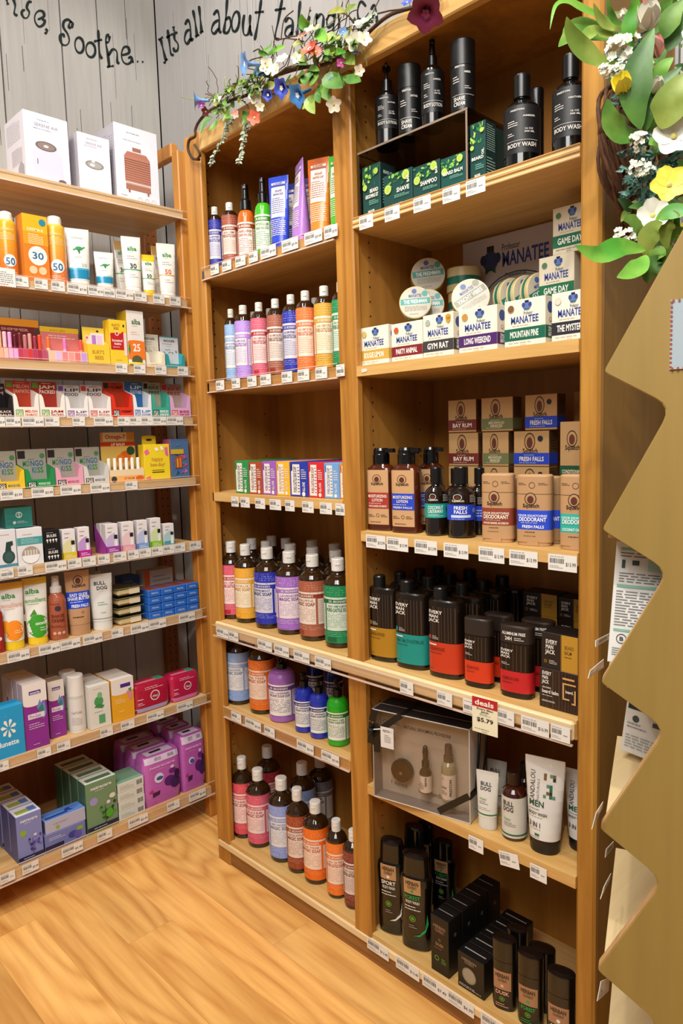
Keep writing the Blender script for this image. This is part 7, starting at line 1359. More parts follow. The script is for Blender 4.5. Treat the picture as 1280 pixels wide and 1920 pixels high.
# ================================================================== flowers and leaves
def basis(d, up=(0, 0, 1)):
    d = Vector(d).normalized(); a = d.cross(Vector(up))
    if a.length < .05: a = d.cross(Vector((1, 0, 0)))
    a.normalize(); return a, a.cross(d).normalized(), d
def petal(m, c, d, r, ang, wid, lift, mt, curl=.25):
    a, b, n = basis(d); e = a*math.cos(ang)+b*math.sin(ang); s = a*-math.sin(ang)+b*math.cos(ang); vs = []; K = 6
    for i in range(K+1):
        t = i/K; w = wid*math.sin(math.pi*(.12+.80*t))**.8 if i < K else wid*.35
        p = Vector(c)+e*r*(t*math.cos(lift*(1-curl*t)))+n*r*(t*math.sin(lift*(1-curl*t)))
        for k in (-1, -.5, 0, .5, 1): vs.append(p+s*w*k+n*(.18*wid*abs(k)**2))
    m.add(vs, [(i*5+j, i*5+j+1, (i+1)*5+j+1, (i+1)*5+j) for i in range(K) for j in range(4)], mt, True)
def blossom(m, c, d, r, n, mt, mc, lift=.35, wid=.42, rot=0.0):
    for k in range(n): petal(m, c, d, r, rot+6.2832*k/n, r*wid, lift, mt)
    a, b, q_ = basis(d); cc = Vector(c)+q_*r*.12; vs = [cc+q_*r*.12]+[cc+a*math.cos(g)*r*.16+b*math.sin(g)*r*.16 for g in np.linspace(0, 6.2832, 9)[:-1]]
    m.add(vs, [(0, 1+i, 1+(i+1) % 8) for i in range(8)], mc, True)
def trumpet(m, c, d, r, ln, mt, mc):
    a, b, n = basis(d); vs = []; K = 8; N = 20
    for i in range(K+1):
        t = i/K; rr = r*(.13+.10*t+.80*max(0, (t-.55)/.45)**1.6); p = Vector(c)+n*ln*(t-(.12*max(0, (t-.85)/.15)))
        for k in range(N):
            g = 6.2832*k/N; f = rr*(1+(.16*math.cos(5*g) if t > .7 else 0)*(t-.7)/.3); vs.append(p+a*f*math.cos(g)+b*f*math.sin(g))
    m.add(vs, [(i*N+k, i*N+(k+1) % N, (i+1)*N+(k+1) % N, (i+1)*N+k) for i in range(K) for k in range(N)], mt, True)
    blossom(m, Vector(c)+n*ln*.8, d, r*.28, 5, mc, mc)
def leaf(m, spine, w, mt, up=(0, 0, 1), fold=.25, peak=.42):
    P = [Vector(p) for p in spine]; Q = []
    for i in range(len(P)-1):
        p0, p1, p2, p3 = P[max(i-1, 0)], P[i], P[i+1], P[min(i+2, len(P)-1)]
        for t in np.linspace(0, 1, 5, endpoint=False): Q.append(.5*((2*p1)+(p2-p0)*t+(2*p0-5*p1+4*p2-p3)*t*t+(3*p1-p0-3*p2+p3)*t**3))
    Q.append(P[-1]); n = len(Q)-1; vs = []
    for i, p in enumerate(Q):
        d = (Q[min(i+1, n)]-Q[max(i-1, 0)]).normalized(); s = d.cross(Vector(up)); s = s.normalized() if s.length > .02 else Vector((1, 0, 0)); nn = s.cross(d)
        t = i/n; k = (t/peak)**.75 if t < peak else max(0, 1-((t-peak)/(1-peak))**1.7); ww = w/2*max(k, .04)
        vs += [p-s*ww+nn*ww*fold, p-s*ww*.5+nn*ww*fold*.35, p, p+s*ww*.5+nn*ww*fold*.35, p+s*ww+nn*ww*fold]
    m.add(vs, [(i*5+j, i*5+j+1, (i+1)*5+j+1, (i+1)*5+j) for i in range(n) for j in range(4)], mt, True)
def leafmat(c, c2, nm):
    if nm in _MC: return _MC[nm]
    m = mat(c, .45, name=nm); _MC.pop((c, .45, 0.0, 0.0), None); nt = m.node_tree; b = nt.nodes['Principled BSDF']
    nz = nt.nodes.new('ShaderNodeTexNoise'); nz.inputs['Scale'].default_value = 22; nz.inputs['Detail'].default_value = 4; rp = nt.nodes.new('ShaderNodeValToRGB')
    tc = nt.nodes.new('ShaderNodeTexCoord'); nt.links.new(tc.outputs['Object'], nz.inputs['Vector'])
    rp.color_ramp.elements[0].color = lin(c); rp.color_ramp.elements[1].color = lin(c2); rp.color_ramp.elements[0].position = .35; rp.color_ramp.elements[1].position = .68
    nt.links.new(nz.outputs['Fac'], rp.inputs[0]); nt.links.new(rp.outputs[0], b.inputs['Base Color']); b.inputs['Subsurface Weight'].default_value = .0
    _MC[nm] = m; return m
LM = [leafmat('4a7a26', '7fa444', 'leaf_mid'), leafmat('355f22', '5c8a36', 'leaf_deep'), leafmat('6f8a34', 'a2b052', 'leaf_olive'), leafmat('4a942a', '86b846', 'leaf_bright'), leafmat('6f7a34', 'b0aa58', 'leaf_faded')]
def sm(P, n=5):
    P = [Vector(p) for p in P]; Q = []
    for i in range(len(P)-1):
        p0, p1, p2, p3 = P[max(i-1, 0)], P[i], P[i+1], P[min(i+2, len(P)-1)]
        for t in np.linspace(0, 1, n, endpoint=False): Q.append(.5*((2*p1)+(p2-p0)*t+(2*p0-5*p1+4*p2-p3)*t*t+(3*p1-p0-3*p2+p3)*t**3))
    return Q+[P[-1]]
SAGE = leafmat('8a9c84', 'b4c0a8', 'sprig_sage'); TEAL = leafmat('2f5a52', '5a8a7a', 'sprig_teal'); VINE = wood('vine_bark', '2c1c10', '5a3c22', 2, 3.0, .8, .3, seed=40); TW = wood('grapevine', '3a2012', '6e4426', 2, 3.0, .8, .3, seed=41)
PB, PW, PCOR, PPK, PY, PPU, PDB = [mat(c, .5) for c in ('6f9ad8', 'e9e4cc', 'e06a52', 'eab0a8', 'f6ea56', '7a1f4a', '3a4fb8')]
PC = mat('cfc26a', .6); PCW = mat('e6e8d8', .5)

# --- garland along the top rail of the bookcase
GA = thing('flower_garland', 'garland of artificial blossoms and vines draped along the bookcase top', 'garland', (.35, -.02, 2.10))
def gp(u, v, y): return Vector(on(u, v, 1, y))
def gbuild(m, name, lab=None):
    l = GA.location; m.v = [(x-l[0], y-l[1], z-l[2]) for x, y, z in m.v]; o = m.build(name, GA)
    if lab: o['label'] = lab
    return o
k1 = lambda u, v: (330+u/3.459, 20+v/3.459)
def gk(u, v, y=-.02): a, b = k1(u, v); return gp(a, b, y)
m = MB()
m.tube(sm([gk(135, 965, -.012), gk(155, 930, -.03), gk(120, 870, -.028)]), .0035, VINE); m.tube(sm([gk(150, 965, -.012), gk(105, 955, -.014), gk(78, 900, -.016), gk(85, 840, -.018), gk(122, 815, -.018), gk(125, 770, -.018), gk(155, 710, -.018), gk(230, 640, -.016), gk(340, 590, -.012), gk(470, 545, -.010), gk(560, 530, -.010), gk(600, 470, -.010), gk(650, 425, -.012), gk(740, 390, -.012), gk(850, 365, -.012), gk(960, 350, -.012), gk(1060, 300, -.012), gk(1180, 220, -.012), gk(1270, 120, -.010), gk(1400, 20, -.01), gk(1600, -40, -.01), gk(1720, -120, -.01)]), .0038, VINE)
m.tube([gk(560, 545, -.02), gk(640, 430, -.03), gk(720, 375, -.025), gk(830, 360, -.02)], .004, VINE)
rn = random.Random(12)
for k in range(75):
    u = rn.uniform(180, 1250); v0 = 690-.47*u+rn.uniform(-30, 40); p = gk(u, v0, -.02); pts = [p]; dx, dz = rn.uniform(-1, 1), rn.uniform(-.4, 1)
    for j in range(6): dx += rn.uniform(-.5, .5); dz += rn.uniform(-.5, .4); p = p+Vector((dx*.014, rn.uniform(-.008, .006), dz*.012)); pts.append(p)
    m.tube(sm(pts, 3), .0010, (VINE, LM[2])[k % 3 == 0], 5)
for pts in ([(680, 190), (700, 60), (760, 0)], [(690, 225), (705, 180), (780, 165), (800, 190)], [(660, 190), (720, 180), (830, 200)], [(970, 60), (1020, 10), (1110, 30), (1150, 80), (1150, 130)], [(500, 265), (540, 250), (560, 300)], [(430, 420), (470, 330), (560, 300)]):
    m.tube(sm([gk(u, v, -.03) for u, v in pts]), .0014, VINE, 5)
m.tube([gp(690, 30, -.02), gp(730, 20, -.03), gp(775, 15, -.03), gp(800, 12, -.03)], .0016, VINE, 5)
gbuild(m, 'vine')
m = MB()
def gl(pts, w, k, y=-.03): leaf(m, [gk(u, v, y-(.012*i)) for i, (u, v) in enumerate(pts)], w, LM[k], up=(.3, -1, .25))
for pts, w, k in (([(240, 690), (190, 720), (160, 800)], .022, 1), ([(280, 690), (240, 760), (210, 775)], .02, 0), ([(320, 640), (260, 660), (225, 655)], .02, 0), ([(360, 610), (310, 660), (270, 660)], .022, 2), ([(350, 640), (330, 680), (300, 720)], .016, 0), ([(430, 650), (455, 700), (425, 745)], .02, 1), ([(380, 650), (350, 690), (320, 700)], .014, 3),
   ([(560, 260), (610, 240), (620, 190)], .016, 3), ([(590, 290), (640, 260), (710, 230)], .022, 3), ([(600, 290), (560, 280), (535, 250)], .018, 0), ([(510, 480), (500, 430), (530, 410)], .022, 1), ([(560, 500), (600, 490), (650, 480)], .026, 4), ([(600, 500), (570, 480), (560, 460)], .02, 4), ([(860, 120), (830, 80), (812, 20)], .03, 3), ([(905, 130), (940, 160), (975, 210)], .03, 3), ([(890, 110), (900, 60), (905, 20)], .02, 2),
   ([(880, 400), (850, 440), (840, 480)], .036, 1), ([(870, 380), (900, 430), (870, 490)], .03, 0), ([(920, 490), (960, 520), (1000, 590)], .034, 0), ([(920, 500), (920, 560), (935, 600)], .02, 1), ([(900, 540), (870, 600), (900, 670)], .034, 2), ([(870, 580), (850, 620), (820, 640)], .022, 2), ([(1040, 400), (1010, 450), (1080, 500)], .05, 1), ([(1050, 420), (1060, 470), (1090, 490)], .03, 1),
   ([(800, 250), (790, 290), (850, 330)], .03, 2), ([(830, 210), (790, 220), (765, 240)], .026, 4), ([(820, 300), (800, 330), (860, 350)], .02, 1), ([(1100, 130), (1120, 160), (1145, 90)], .024, 4), ([(1050, 180), (1000, 170), (980, 210)], .026, 2), ([(1140, 290), (1110, 300), (1160, 350)], .04, 2), ([(1150, 390), (1180, 400), (1190, 430)], .02, 3), ([(1080, 430), (1150, 450), (1200, 460)], .026, 1), ([(980, 20), (1040, 0), (1100, 10)], .02, 4), ([(1080, 60), (1110, 0), (1180, -40)], .02, 2), ([(960, 220), (1000, 260), (1040, 300)], .022, 0), ([(940, 330), (980, 300), (1010, 330)], .024, 1), ([(910, 340), (890, 370), (930, 390)], .022, 0), ([(1000, 250), (1050, 270), (1100, 270)], .02, 3), ([(700, 480), (730, 450), (745, 420)], .022, 1), ([(820, 470), (810, 430), (830, 400)], .03, 1)):
    gl(pts, w*.9, k, -.02-.02*rn.random())
for k in range(120):
    u = rn.uniform(240, 620) if k % 3 == 0 else rn.uniform(300, 560) if k % 2 else rn.uniform(880, 1200); v = 690-.47*u+rn.uniform(-50, 70); a = rn.uniform(0, 6.28); ln = rn.uniform(25, 55)
    gl([(u, v), (u+ln*.5*math.cos(a), v+ln*.5*math.sin(a)), (u+ln*math.cos(a), v+ln*math.sin(a))], rn.uniform(.007, .015), rn.choice((0, 1, 1, 2, 4, 1)), rn.uniform(-.05, 0))
gbuild(m, 'leaves')
# two grey-green sprigs hanging down, and a pale one to the right
for pts in ([(365, 690), (330, 760), (290, 850), (250, 940), (225, 1010)], [(450, 740), (440, 820), (430, 900), (405, 1000)], [(1280, 30), (1240, 80), (1190, 130), (1165, 160)]):
    m = MB(); P = [gk(u, v, -.035) for u, v in pts]; m.tube(P, .0011, SAGE, 5)
    for i in range(len(P)-1):
        for t in np.linspace(0, 1, 6, endpoint=False):
            p = P[i].lerp(P[i+1], t); f = 1-.5*(i+t)/len(P)
            for s_ in (-1, 1):
                e_ = p+Vector((s_*.012*f, rn.uniform(-.008, .008), -.004*f+rn.uniform(-.003, .003))); leaf(m, [p, p.lerp(e_, .5)+Vector((0, 0, .002)), e_], .009*f, SAGE, up=(.3, -1, .2))
    gbuild(m, 'hanging_sprig')
def gf(kind, u, v, r, dirn, mt, mc, nm, lab, y=-.045, n=5, ln=.05):
    m = MB(); c = gk(u, v, y)
    if kind == 't': trumpet(m, c-Vector(dirn).normalized()*ln*.75, dirn, r, ln, mt, mc)
    else: blossom(m, c, dirn, r*.86, n, mt, mc, rot=u*.01)
    gbuild(m, nm, lab)
tc_ = (.62, -.70, -.1)
for a in (('t', 135, 580, .022, (-.5, -.7, .0), PB, PW, 'trumpet_flower', 'pale blue trumpet flower'), ('t', 455, 345, .024, (-.3, -.8, -.1), PB, PW, 'trumpet_flower', 'pale blue trumpet flower'), ('t', 550, 390, .014, (.4, -.6, -.5), PB, PW, 'trumpet_flower', 'pale blue trumpet flower'), ('t', 795, 545, .023, (-.1, -.75, -.45), mat('3f86cc', .5), mat('dfe9f4', .5), 'trumpet_flower', 'bright blue trumpet flower'), ('t', 690, 500, .020, (.0, -.7, -.3), PDB, PW, 'trumpet_flower', 'indigo trumpet flower'), ('t', 600, 545, .012, (.2, -.6, -.3), PDB, PW, 'trumpet_flower', 'indigo trumpet flower'),
          ('b', 515, 562, .020, tc_, PW, PC, 'blossom', 'cream blossom'), ('b', 270, 590, .018, (.2, -.8, .3), PW, PC, 'blossom', 'cream blossom'), ('b', 455, 480, .016, (-.3, -.7, .5), PW, PC, 'blossom', 'cream blossom'), ('b', 590, 365, .022, tc_, PW, PC, 'blossom', 'cream blossom'), ('b', 690, 320, .019, (.3, -.7, .5), PW, PC, 'blossom', 'cream blossom'), ('b', 650, 385, .018, (.1, -.9, .1), PW, PC, 'blossom', 'cream blossom'), ('b', 780, 310, .015, tc_, PCW, PC, 'blossom', 'pale green blossom'), ('b', 1020, 608, .020, (.7, -.5, -.5), PW, PC, 'blossom', 'cream blossom'), ('b', 885, 130, .022, (.3, -.6, .6), mat('dfe0b0', .5), PC, 'blossom', 'pale yellow green blossom'), ('b', 1165, 210, .024, tc_, PW, PC, 'blossom', 'cream blossom'), ('b', 1215, 190, .020, (.8, -.5, .2), PW, PC, 'blossom', 'cream blossom'), ('b', 1200, 90, .020, (.3, -.6, .6), mat('cfe0cc', .5), PC, 'blossom', 'pale mint blossom'), ('b', 1185, 390, .014, (.8, -.5, -.2), mat('e0d0b8', .5), PC, 'blossom', 'beige blossom'), ('b', 545, 620, .014, (.5, -.7, -.4), PW, PC, 'blossom', 'cream blossom'),
          ('b', 510, 695, .021, (.4, -.8, -.2), PCOR, PC, 'blossom', 'coral blossom'), ('t', 870, 255, .020, (.1, -.75, .5), PCOR, PW, 'trumpet_flower', 'coral trumpet flower'), ('b', 905, 270, .018, (.6, -.6, .3), PCOR, PC, 'blossom', 'coral blossom'), ('b', 820, 170, .017, (.2, -.7, .6), mat('e0a092', .5), PC, 'blossom', 'faded coral blossom'), ('b', 385, 670, .013, (.4, -.8, -.3), PPK, PC, 'blossom', 'pink blossom'), ('b', 245, 555, .012, (-.2, -.7, .6), PPK, PC, 'blossom', 'pink blossom'), ('b', 1070, 340, .012, tc_, mat('b83a8a', .5), PW, 'blossom', 'magenta blossom'), ('b', 165, 615, .013, tc_, mat('7a2a7a', .5), PW, 'blossom', 'purple blossom'), ('b', 195, 655, .015, (.2, -.8, -.4), mat('5a1a20', .5), PC, 'blossom', 'dark red blossom'),
          ('b', 805, 115, .017, (-.3, -.6, .6), PB, PW, 'blossom', 'pale blue blossom'), ('b', 1083, 138, .011, tc_, PB, PW, 'blossom', 'pale blue blossom'), ('b', 1010, 455, .008, tc_, PB, PW, 'blossom', 'pale blue blossom'), ('b', 1165, 262, .009, tc_, PB, PW, 'blossom', 'pale blue blossom'), ('b', 345, 510, .014, (-.2, -.6, .7), mat('c8d4dc', .5), PW, 'blossom', 'pale grey blue blossom'), ('t', 1620, 10, .030, (.2, -.5, -.75), PPU, PPU, 'trumpet_flower', 'wine red trumpet flower'), ('b', 1500, -50, .014, (.2, -.7, .4), PDB, PW, 'blossom', 'indigo blossom')): gf(*a)

# --- wreath on the outer side of the bookcase
WC = np.array([1.258, .055, 1.70]); WR = .104
WE = thing('flower_wreath', 'grapevine wreath with green leaves and tulips on the bookcase side', 'wreath', tuple(WC))
def wbuild(m, name, lab=None):
    m.v = [(x-WC[0], y-WC[1], z-WC[2]) for x, y, z in m.v]; o = m.build(name, WE)
    if lab: o['label'] = lab
    return o
m = MB(); rn = random.Random(21)
for k in range(22):
    ph = rn.uniform(0, 6.28); a0 = rn.uniform(-.02, .02); rr = rn.uniform(.0022, .0036); pts = []
    for g in np.linspace(0, 6.4, 40):
        r_ = WR+a0+.010*math.sin(3*g+ph); pts.append((WC[0]-.02+.016*math.cos(2*g+ph)+.012*math.sin(k), WC[1]-r_*math.cos(g), WC[2]+r_*math.sin(g)))
    m.tube(pts, rr, TW, 6)
wbuild(m, 'grapevine_ring')
def wp(u, v, dp): return Vector(CAM+dp*ray(1000+u/3.43, v/3.43))
m = MB()
def wl(pts, w, k, dp=1.0, dd=-.01, upv=(.5, -1, .2)): leaf(m, [wp(u, v, dp+dd*i) for i, (u, v) in enumerate(pts)], w*.44, LM[k], up=upv, fold=.16)
for pts, w, k, dp in (([(600, 215), (480, 130), (330, 60), (220, 10), (140, 40), (105, 188)], .026, 3, 1.03), ([(600, 205), (480, 170), (420, 110), (385, 20)], .034, 2, 1.02), ([(620, 200), (530, 140), (490, 70), (475, -30)], .024, 0, 1.0), ([(570, 410), (430, 390), (310, 310), (240, 210), (212, 108)], .066, 2, .99), ([(600, 260), (440, 215), (290, 190), (230, 240), (160, 302)], .085, 0, 1.04), ([(560, 260), (400, 200), (330, 240), (270, 220)], .05, 2, 1.02),
    ([(640, 320), (610, 200), (650, 60), (640, -40)], .050, 3, .98), ([(690, 830), (650, 640), (680, 420), (775, 180)], .100, 1, .97), ([(700, 850), (590, 860), (500, 780), (475, 635)], .085, 0, .99), ([(720, 850), (730, 720), (820, 560), (950, 430)], .070, 1, .98), ([(760, 850), (800, 700), (880, 560), (940, 480)], .075, 0, 1.0), ([(820, 830), (860, 730), (900, 600), (990, 460)], .11, 2, .95), ([(840, 250), (880, 120), (960, 0)], .07, 0, .98), ([(860, 330), (920, 200), (985, 60)], .07, 1, .99), ([(790, 560), (820, 450), (900, 370)], .05, 3, .97), ([(820, 120), (850, 60), (890, 0)], .06, 0, 1.0), ([(640, 850), (560, 870), (530, 880)], .02, 2, 1.0), ([(880, 880), (800, 910), (740, 930)], .05, 3, .98),
    ([(720, 1610), (560, 1590), (420, 1640), (265, 1580)], .072, 3, .95), ([(725, 1640), (690, 1700), (610, 1760), (535, 1785)], .06, 3, .95), ([(720, 1560), (690, 1480), (620, 1430), (580, 1420)], .066, 0, .99), ([(740, 1350), (680, 1330), (610, 1335)], .03, 1, 1.0), ([(735, 1660), (730, 1560), (770, 1470), (830, 1430)], .065, 2, .96), ([(760, 1700), (800, 1640), (850, 1640)], .06, 0, .96), ([(730, 1820), (750, 1740), (820, 1680), (850, 1640)], .065, 1, .97), ([(860, 1600), (840, 1480), (880, 1400), (940, 1380)], .06, 2, .96), ([(780, 1430), (860, 1370), (960, 1360), (1040, 1380)], .05, 3, .95), ([(900, 1560), (890, 1450), (940, 1390)], .07, 0, .96), ([(800, 1290), (850, 1260), (930, 1290)], .03, 1, .99), ([(760, 1010), (800, 960), (840, 1000)], .04, 1, 1.0)):
    wl(pts, w, k, dp)
for k in range(90):
    u = rn.uniform(620, 1150); v = rn.choice((rn.uniform(0, 800), rn.uniform(1300, 1750), rn.uniform(850, 1350))); a = rn.uniform(0, 6.28); ln = rn.uniform(90, 200)
    wl([(u, v), (u+ln*.5*math.cos(a), v+ln*.5*math.sin(a)), (u+ln*math.cos(a), v+ln*math.sin(a)+20)], rn.uniform(.022, .05), rn.choice((0, 1, 1, 2)), rn.uniform(1.02, 1.10))
wbuild(m, 'leaves')
for u, v in ((650, 1100), (690, 1190), (740, 1040), (620, 410), (640, 480), (780, 1200), (600, 360), (820, 1120), (880, 1020), (700, 960)):
    m = MB()
    for j in range(9):
        p = wp(u, v, 1.0); e_ = p+Vector((rn.uniform(-.028, .028), rn.uniform(-.02, .02), rn.uniform(-.034, .02))); m.tube([p, p.lerp(e_, .5)+Vector((0, 0, .004)), e_], .0008, TEAL, 4)
        for t in (.5, .75, 1): q_ = p.lerp(e_, t); leaf(m, [q_, q_+Vector((rn.uniform(-.006, .006), -.002, rn.uniform(-.004, .006))), q_+Vector((rn.uniform(-.014, .014), -.004, rn.uniform(-.01, .01)))], .0055, TEAL, up=(.5, -1, .2))
    wbuild(m, 'teal_sprig')
def cluster(u, v, r, nm='white_flower_cluster', dp=.975, mt=None):
    r *= .7; m = MB(); c = wp(u, v, dp)
    for j in range(26):
        d = Vector((rn.gauss(0, 1), rn.gauss(0, 1)-.6, rn.gauss(0, 1))).normalized(); blossom(m, c+d*r*rn.uniform(.6, 1), d+Vector((.3, -.8, .1)), r*.30, 5, mt or PCW, PC, lift=.5)
    wbuild(m, nm)
for a in ((570, 310, .030), (690, 905, .020), (585, 1530, .022), (465, 452, .014), (550, 455, .018), (660, 1075, .016), (720, 1100, .016)): cluster(*a)
def tulip(u, v, r, mt, lab, d=(.35, -.75, .45), dp=.96, n=6):
    r *= .62; m = MB(); c = wp(u, v, dp)-Vector(d).normalized()*r*.5
    for k in range(n): petal(m, c, d, r*1.5, 6.2832*k/n, r*.62, 1.15 if k % 2 else .95, mt, -.25)
    wbuild(m, 'tulip', lab)
TWH = mat('eceadb', .5)
tulip(735, 140, .036, TWH, 'white tulip', (.2, -.6, .6)); tulip(590, 135, .024, TWH, 'white tulip', (-.2, -.8, .4), 1.0); tulip(790, 330, .028, PPK, 'pink tulip', (-.1, -.55, .7)); tulip(570, 565, .030, PY, 'yellow tulip', (.1, -.7, .5)); tulip(750, 40, .020, PPK, 'pink tulip', (.1, -.7, .6)); tulip(785, 570, .022, TWH, 'white tulip', (.3, -.6, .6))
def bl(u, v, r, mt, lab, n=5, d=(.45, -.85, .1), dp=.955, lift=.3, wid=.5):
    r *= .48; m = MB(); blossom(m, wp(u, v, dp), d, r, n, mt, PC, lift, wid, u*.01); wbuild(m, 'open_flower', lab)
bl(900, 880, .058, TWH, 'large open white flower'); bl(870, 1190, .052, PY, 'open yellow flower'); bl(765, 1390, .048, TWH, 'open white flower', lift=.6); bl(960, 1480, .024, PY, 'small yellow flower'); bl(1060, 250, .05, TWH, 'open white flower'); bl(1080, 700, .05, PPK, 'open pink flower'); bl(880, 1420, .03, TWH, 'open white flower')

# ================================================================== tree-shaped plywood display in front of the bookcase end
TN = np.array([-.364, .931, 0]); TR = np.array([.931, .364, 0]); TO = np.array([1.362, -.338, 0.0])
def tsz(u, v):
    d = ray(u, v); t = ((TO-CAM) @ TN)/(d @ TN); p = CAM+t*d; return float((p-TO) @ TR), float(p[2])
def round_corner(a, b, c, r, n=5):
    a, b, c = map(lambda p: np.array(p, float), (a, b, c)); u = (a-b)/np.linalg.norm(a-b); v = (c-b)/np.linalg.norm(c-b); out = []
    p0, p1 = b+u*r, b+v*r
    for t in np.linspace(0, 1, n): out.append(tuple((1-t)**2*p0+2*t*(1-t)*b+t*t*p1))
    return out
tips = [tsz(1131, 697), tsz(1128, 993), tsz(1125, 1279), tsz(1123, 1553), tsz(1118, 1818)]
cons = [tsz(1259, 762), tsz(1253, 1072), tsz(1248, 1368), tsz(1243, 1652)]
stp = tips[3][1]-tips[4][1]; cons.append((cons[3][0], cons[3][1]-stp)); tips.append((tips[4][0], tips[4][1]-stp)); cons.append((cons[3][0], cons[4][1]-stp))
SC_ = .30; s1 = tsz(1280, 430); k_ = (s1[1]-tips[0][1])/(s1[0]-tips[0][0]); apex = (SC_, tips[0][1]+k_*(SC_-tips[0][0]))
left = [apex]
for a, b in zip(tips, cons): left += [a, b]
left[-1] = (left[-1][0], left[-1][1]); left += [(left[-1][0], .06)]
full = left+[(2*SC_-s, z) for s, z in reversed(left[1:])]
outl = []; n = len(full)
for i in range(n):
    r = .010 if i in (0,) else (.006 if i % 2 else .020)
    outl += round_corner(full[i-1], full[i], full[(i+1) % n], r)
TD = thing('tree_display', 'plywood display stand with a zigzag tree-shaped end panel at the right foreground', 'display stand', (TO[0]+.3*TR[0]+.15*TN[0], TO[1]+.3*TR[1]+.15*TN[1], 0))
def tpt(s, z, t): p = TO+s*TR+t*TN; return (p[0], p[1], z)
def tbuild(m, name, lab=None, parent=TD):
    l = TD.location; m.v = [(x-l[0], y-l[1], z-l[2]) for x, y, z in m.v]; o = m.build(name, parent)
    if lab: o['label'] = lab
    return o
m = MB(); TH = .016; m.prism(outl, lambda s, z: tpt(s, z, .0012), lambda s, z: tpt(s, z, TH-.0012), W_PLY, W_PLYEDGE)
cx_, cz_ = SC_, .9
m.prism([(s+(.0012 if s < SC_ else -.0012), z) for s, z in outl], lambda s, z: tpt(s, z, 0), lambda s, z: tpt(s, z, .0012), W_PLY, W_PLYEDGE)
tbuild(m, 'front_panel')
m = MB(); m.prism([(SC_-.20, 0), (SC_+.20, 0), (SC_+.20, .06), (SC_-.20, .06)], lambda s, z: tpt(s, z, .0), lambda s, z: tpt(s, z, .30), W_PLY); tbuild(m, 'plinth')
SHZ = [t[1]+.004 for t in tips]
for k, zz in enumerate(SHZ[1:6]):
    m = MB(); m.prism([(.006, .017), (2*SC_-.006, .017), (2*SC_-.006, .285), (.006, .285)], lambda s, t: tpt(s, zz, t), lambda s, t: tpt(s, zz-.016, t), W_MAPLE, W_PLYEDGE); o = tbuild(m, 'shelf')
m = MB(); m.prism([(SC_-.16, .06), (SC_+.16, .06), (SC_+.16, 1.35), (SC_-.16, 1.35)], lambda s, z: tpt(s, z, .285), lambda s, z: tpt(s, z, .297), W_MAPLE); tbuild(m, 'rear_panel')
# stamp-edged card on the panel
c0, c1 = tsz(1257, 563), tsz(1257, 693); o = thing('stamp_card', 'pale blue card with a dotted red border on the zigzag panel', 'card', tpt(c0[0], c1[1], -.0012), math.atan2(TR[1], TR[0]))
hq = c0[1]-c1[1]; w_ = .075; m = MB(); m.box(0, -.0006, 0, w_, .0010, hq, mat('a9b8c0', .6)); f = Map(lambda u, v, q_: (u+w_/2, -.0006-q_, v)); a = []
for k in range(15): a += [('d', -.485, (k+.5)/15, .018, 'a8503a')]
for k in range(13): a += [('d', -.5+(k+.5)/13, .012, .018, 'a8503a'), ('d', -.5+(k+.5)/13, .988, .018, 'a8503a')]
draw(m, f, w_, hq, a); m.build('card', o)
# cartons standing on the shelves of the tree display
def tcart(s, t, z, w, d, h, lab, art, c='d8d6d0', side='c07a5a', lean=0.0, roll=0.0, ex=0.0):
    p = tpt(s, z+d*math.sin(lean)+w*abs(math.sin(roll))+.001, t); o = thing('product_carton', lab, 'box', p, math.atan2(TR[1], TR[0])+ex)
    o.rotation_euler = (Matrix.Rotation(o.rotation_euler[2], 3, 'Z') @ Matrix.Rotation(-lean, 3, 'X') @ Matrix.Rotation(roll, 3, 'Y')).to_euler()
    m = MB(); m.box(0, 0, 0, w, d, h, mat(c, .45), .0006, {'side': mat(side, .45)}); draw(m, Map(lambda u, v, q_: (u+w/2, -q_, v)), w, h, art); m.build('carton', o)
GT = '7fb09a'
tcart(.006, .022, SHZ[2]+.001, .10, .035, .150, 'tall pale carton with green headings behind the second zigzag notch', [('r', -.44, .93, .46, .955, GT), ('l', -.44, .87, .46, .92, 2, '6a6a6a'), ('r', -.42, .78, -.38, .85, '2a3a34'), ('r', -.30, .81, -.22, .85, '2a3a34'), ('r', -.12, .77, .04, .86, 'a8c8b8'), ('r', .14, .77, .30, .86, 'a8c8b8'), ('l', -.44, .66, .46, .75, 4, '6a6a6a'), ('r', -.46, .62, .46, .645, GT), ('l', -.46, .30, .46, .60, 13, '7a7a7a'), ('r', -.46, .26, -.2, .28, GT), ('o', -.36, .20, .06, .15, '3a3a3a'), ('t', 'B', -.385, .185, -.335, .215, '3a3a3a', 1), ('l', -.46, .06, .4, .13, 4, '8a8a8a')], lean=.25, roll=.05)
tcart(.014, .205, SHZ[3]+.001, .085, .04, .13, 'white carton with a black band low behind the third zigzag notch', [('l', -.44, .62, .44, .96, 8, '8a8a8a'), ('r', -.46, .50, .46, .58, '1f2a28'), ('l', -.3, .52, .3, .56, 1, 'e0e0dc'), ('d', -.30, .40, .06, '3a4a40'), ('r', .0, .37, .16, .42, '3a4a40'), ('l', -.44, .28, -.1, .36, 2, '8a8a8a'), ('l', -.44, .06, .44, .22, 5, '9a9a9a')], side='b08a80', lean=.16, roll=.05, ex=-.44)
tcart(.075, .15, SHZ[4], .085, .04, .10, 'carton with a red edge deep behind the fourth zigzag notch', [('r', -.5, 0, -.44, 1, 'a83a34'), ('l', -.36, .1, .4, .9, 8, '9a9a9a')], c='cfc4b8', side='8a2a2a', lean=.12)
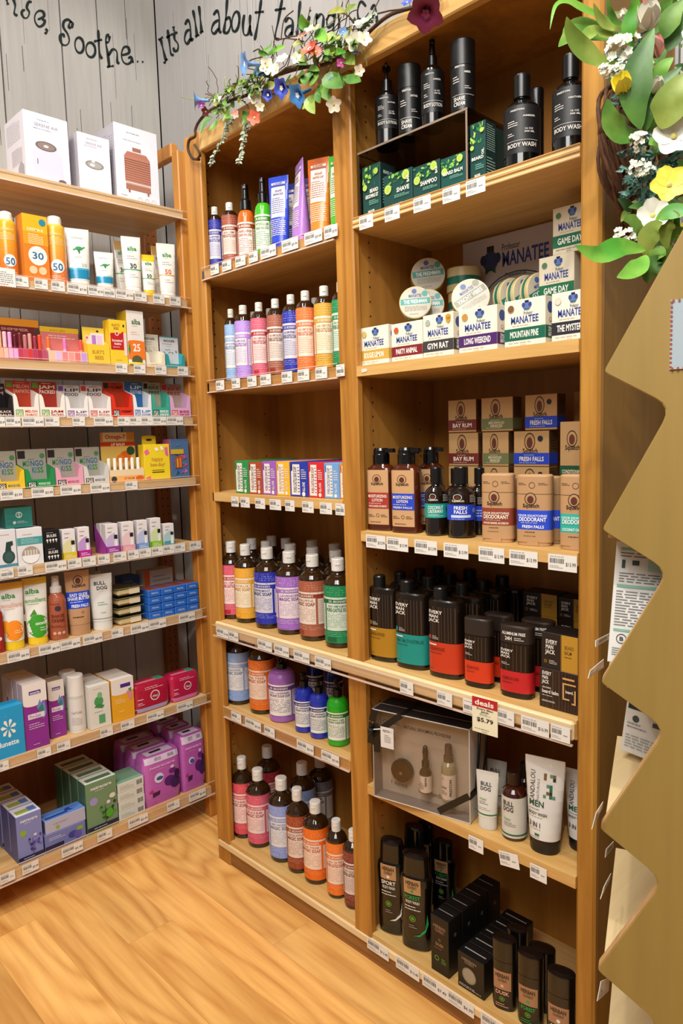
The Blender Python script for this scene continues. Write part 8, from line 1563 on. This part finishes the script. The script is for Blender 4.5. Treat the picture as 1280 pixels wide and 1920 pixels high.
tcart(.085, .15, SHZ[5], .085, .04, .10, 'carton with a red edge on the lowest visible shelf of the tree stand', [('r', -.5, 0, -.44, 1, 'a83a34'), ('l', -.36, .1, .4, .9, 8, '9a9a9a')], c='cfc4b8', side='8a2a2a', lean=.12)
# price tags pushed onto the left edges of those shelves
def ttag2(cols, lab):
    """Tag whose four corners stand at given distances from the stand: columns and rows of its corners give the outline."""
    P = [Vector(CAM+dp*ray(u, v)) for u, v, dp in cols]; c = sum(P, Vector())/4
    o = thing('price_tag', lab, 'price tag', tuple(c), 0, 'price tags along the left edge of the tree stand'); n = (P[1]-P[0]).cross(P[3]-P[0]).normalized()*.0004
    if n.dot(Vector(CAM)-c) < 0: n = -n
    f = lambda a, b: P[0].lerp(P[1], a).lerp(P[3].lerp(P[2], a), b)-c
    m = MB(); vs = [p-c+n for p in P]+[p-c-n for p in P]; m.add(vs, [(0, 1, 2, 3), (7, 6, 5, 4), (0, 4, 5, 1), (1, 5, 6, 2), (2, 6, 7, 3), (3, 7, 4, 0)], mat('e6e3dc', .5))
    draw(m, Map(lambda u, v, q_: tuple(f(u+.5, 1-v)+n*(1+q_/.0004))), 1, 1, [('b', -.3, .35, .25, .75), ('l', -.4, .12, .4, .28, 2, '9a9894')], .0002); m.build('tag', o)
ttag2([(1116, 1201, .87), (1143, 1187, .98), (1143, 1197, .98), (1116, 1213, .87)], 'upper of two white price tags left of the third zigzag tip')
ttag2([(1106, 1257, .85), (1131, 1236, .93), (1131, 1251, .93), (1102, 1272, .85)], 'lower of two white price tags left of the third zigzag tip')
ttag2([(1117, 1524, .86), (1130, 1503, .93), (1128, 1516, .93), (1109, 1555, .86)], 'white price tag left of the fourth zigzag tip')
ttag2([(1136, 1592, .93), (1150, 1577, 1.0), (1149, 1589, 1.0), (1134, 1608, .93)], 'white price tag just under the fourth zigzag tip')
ttag2([(1132, 1662, .90), (1145, 1637, .98), (1142, 1650, .98), (1125, 1686, .90)], 'white price tag beside the gap between fourth and fifth zigzag tips')
ttag2([(1126, 1840, .88), (1142, 1833, .95), (1140, 1858, .95), (1119, 1877, .88)], 'white price tag just under the fifth zigzag tip')
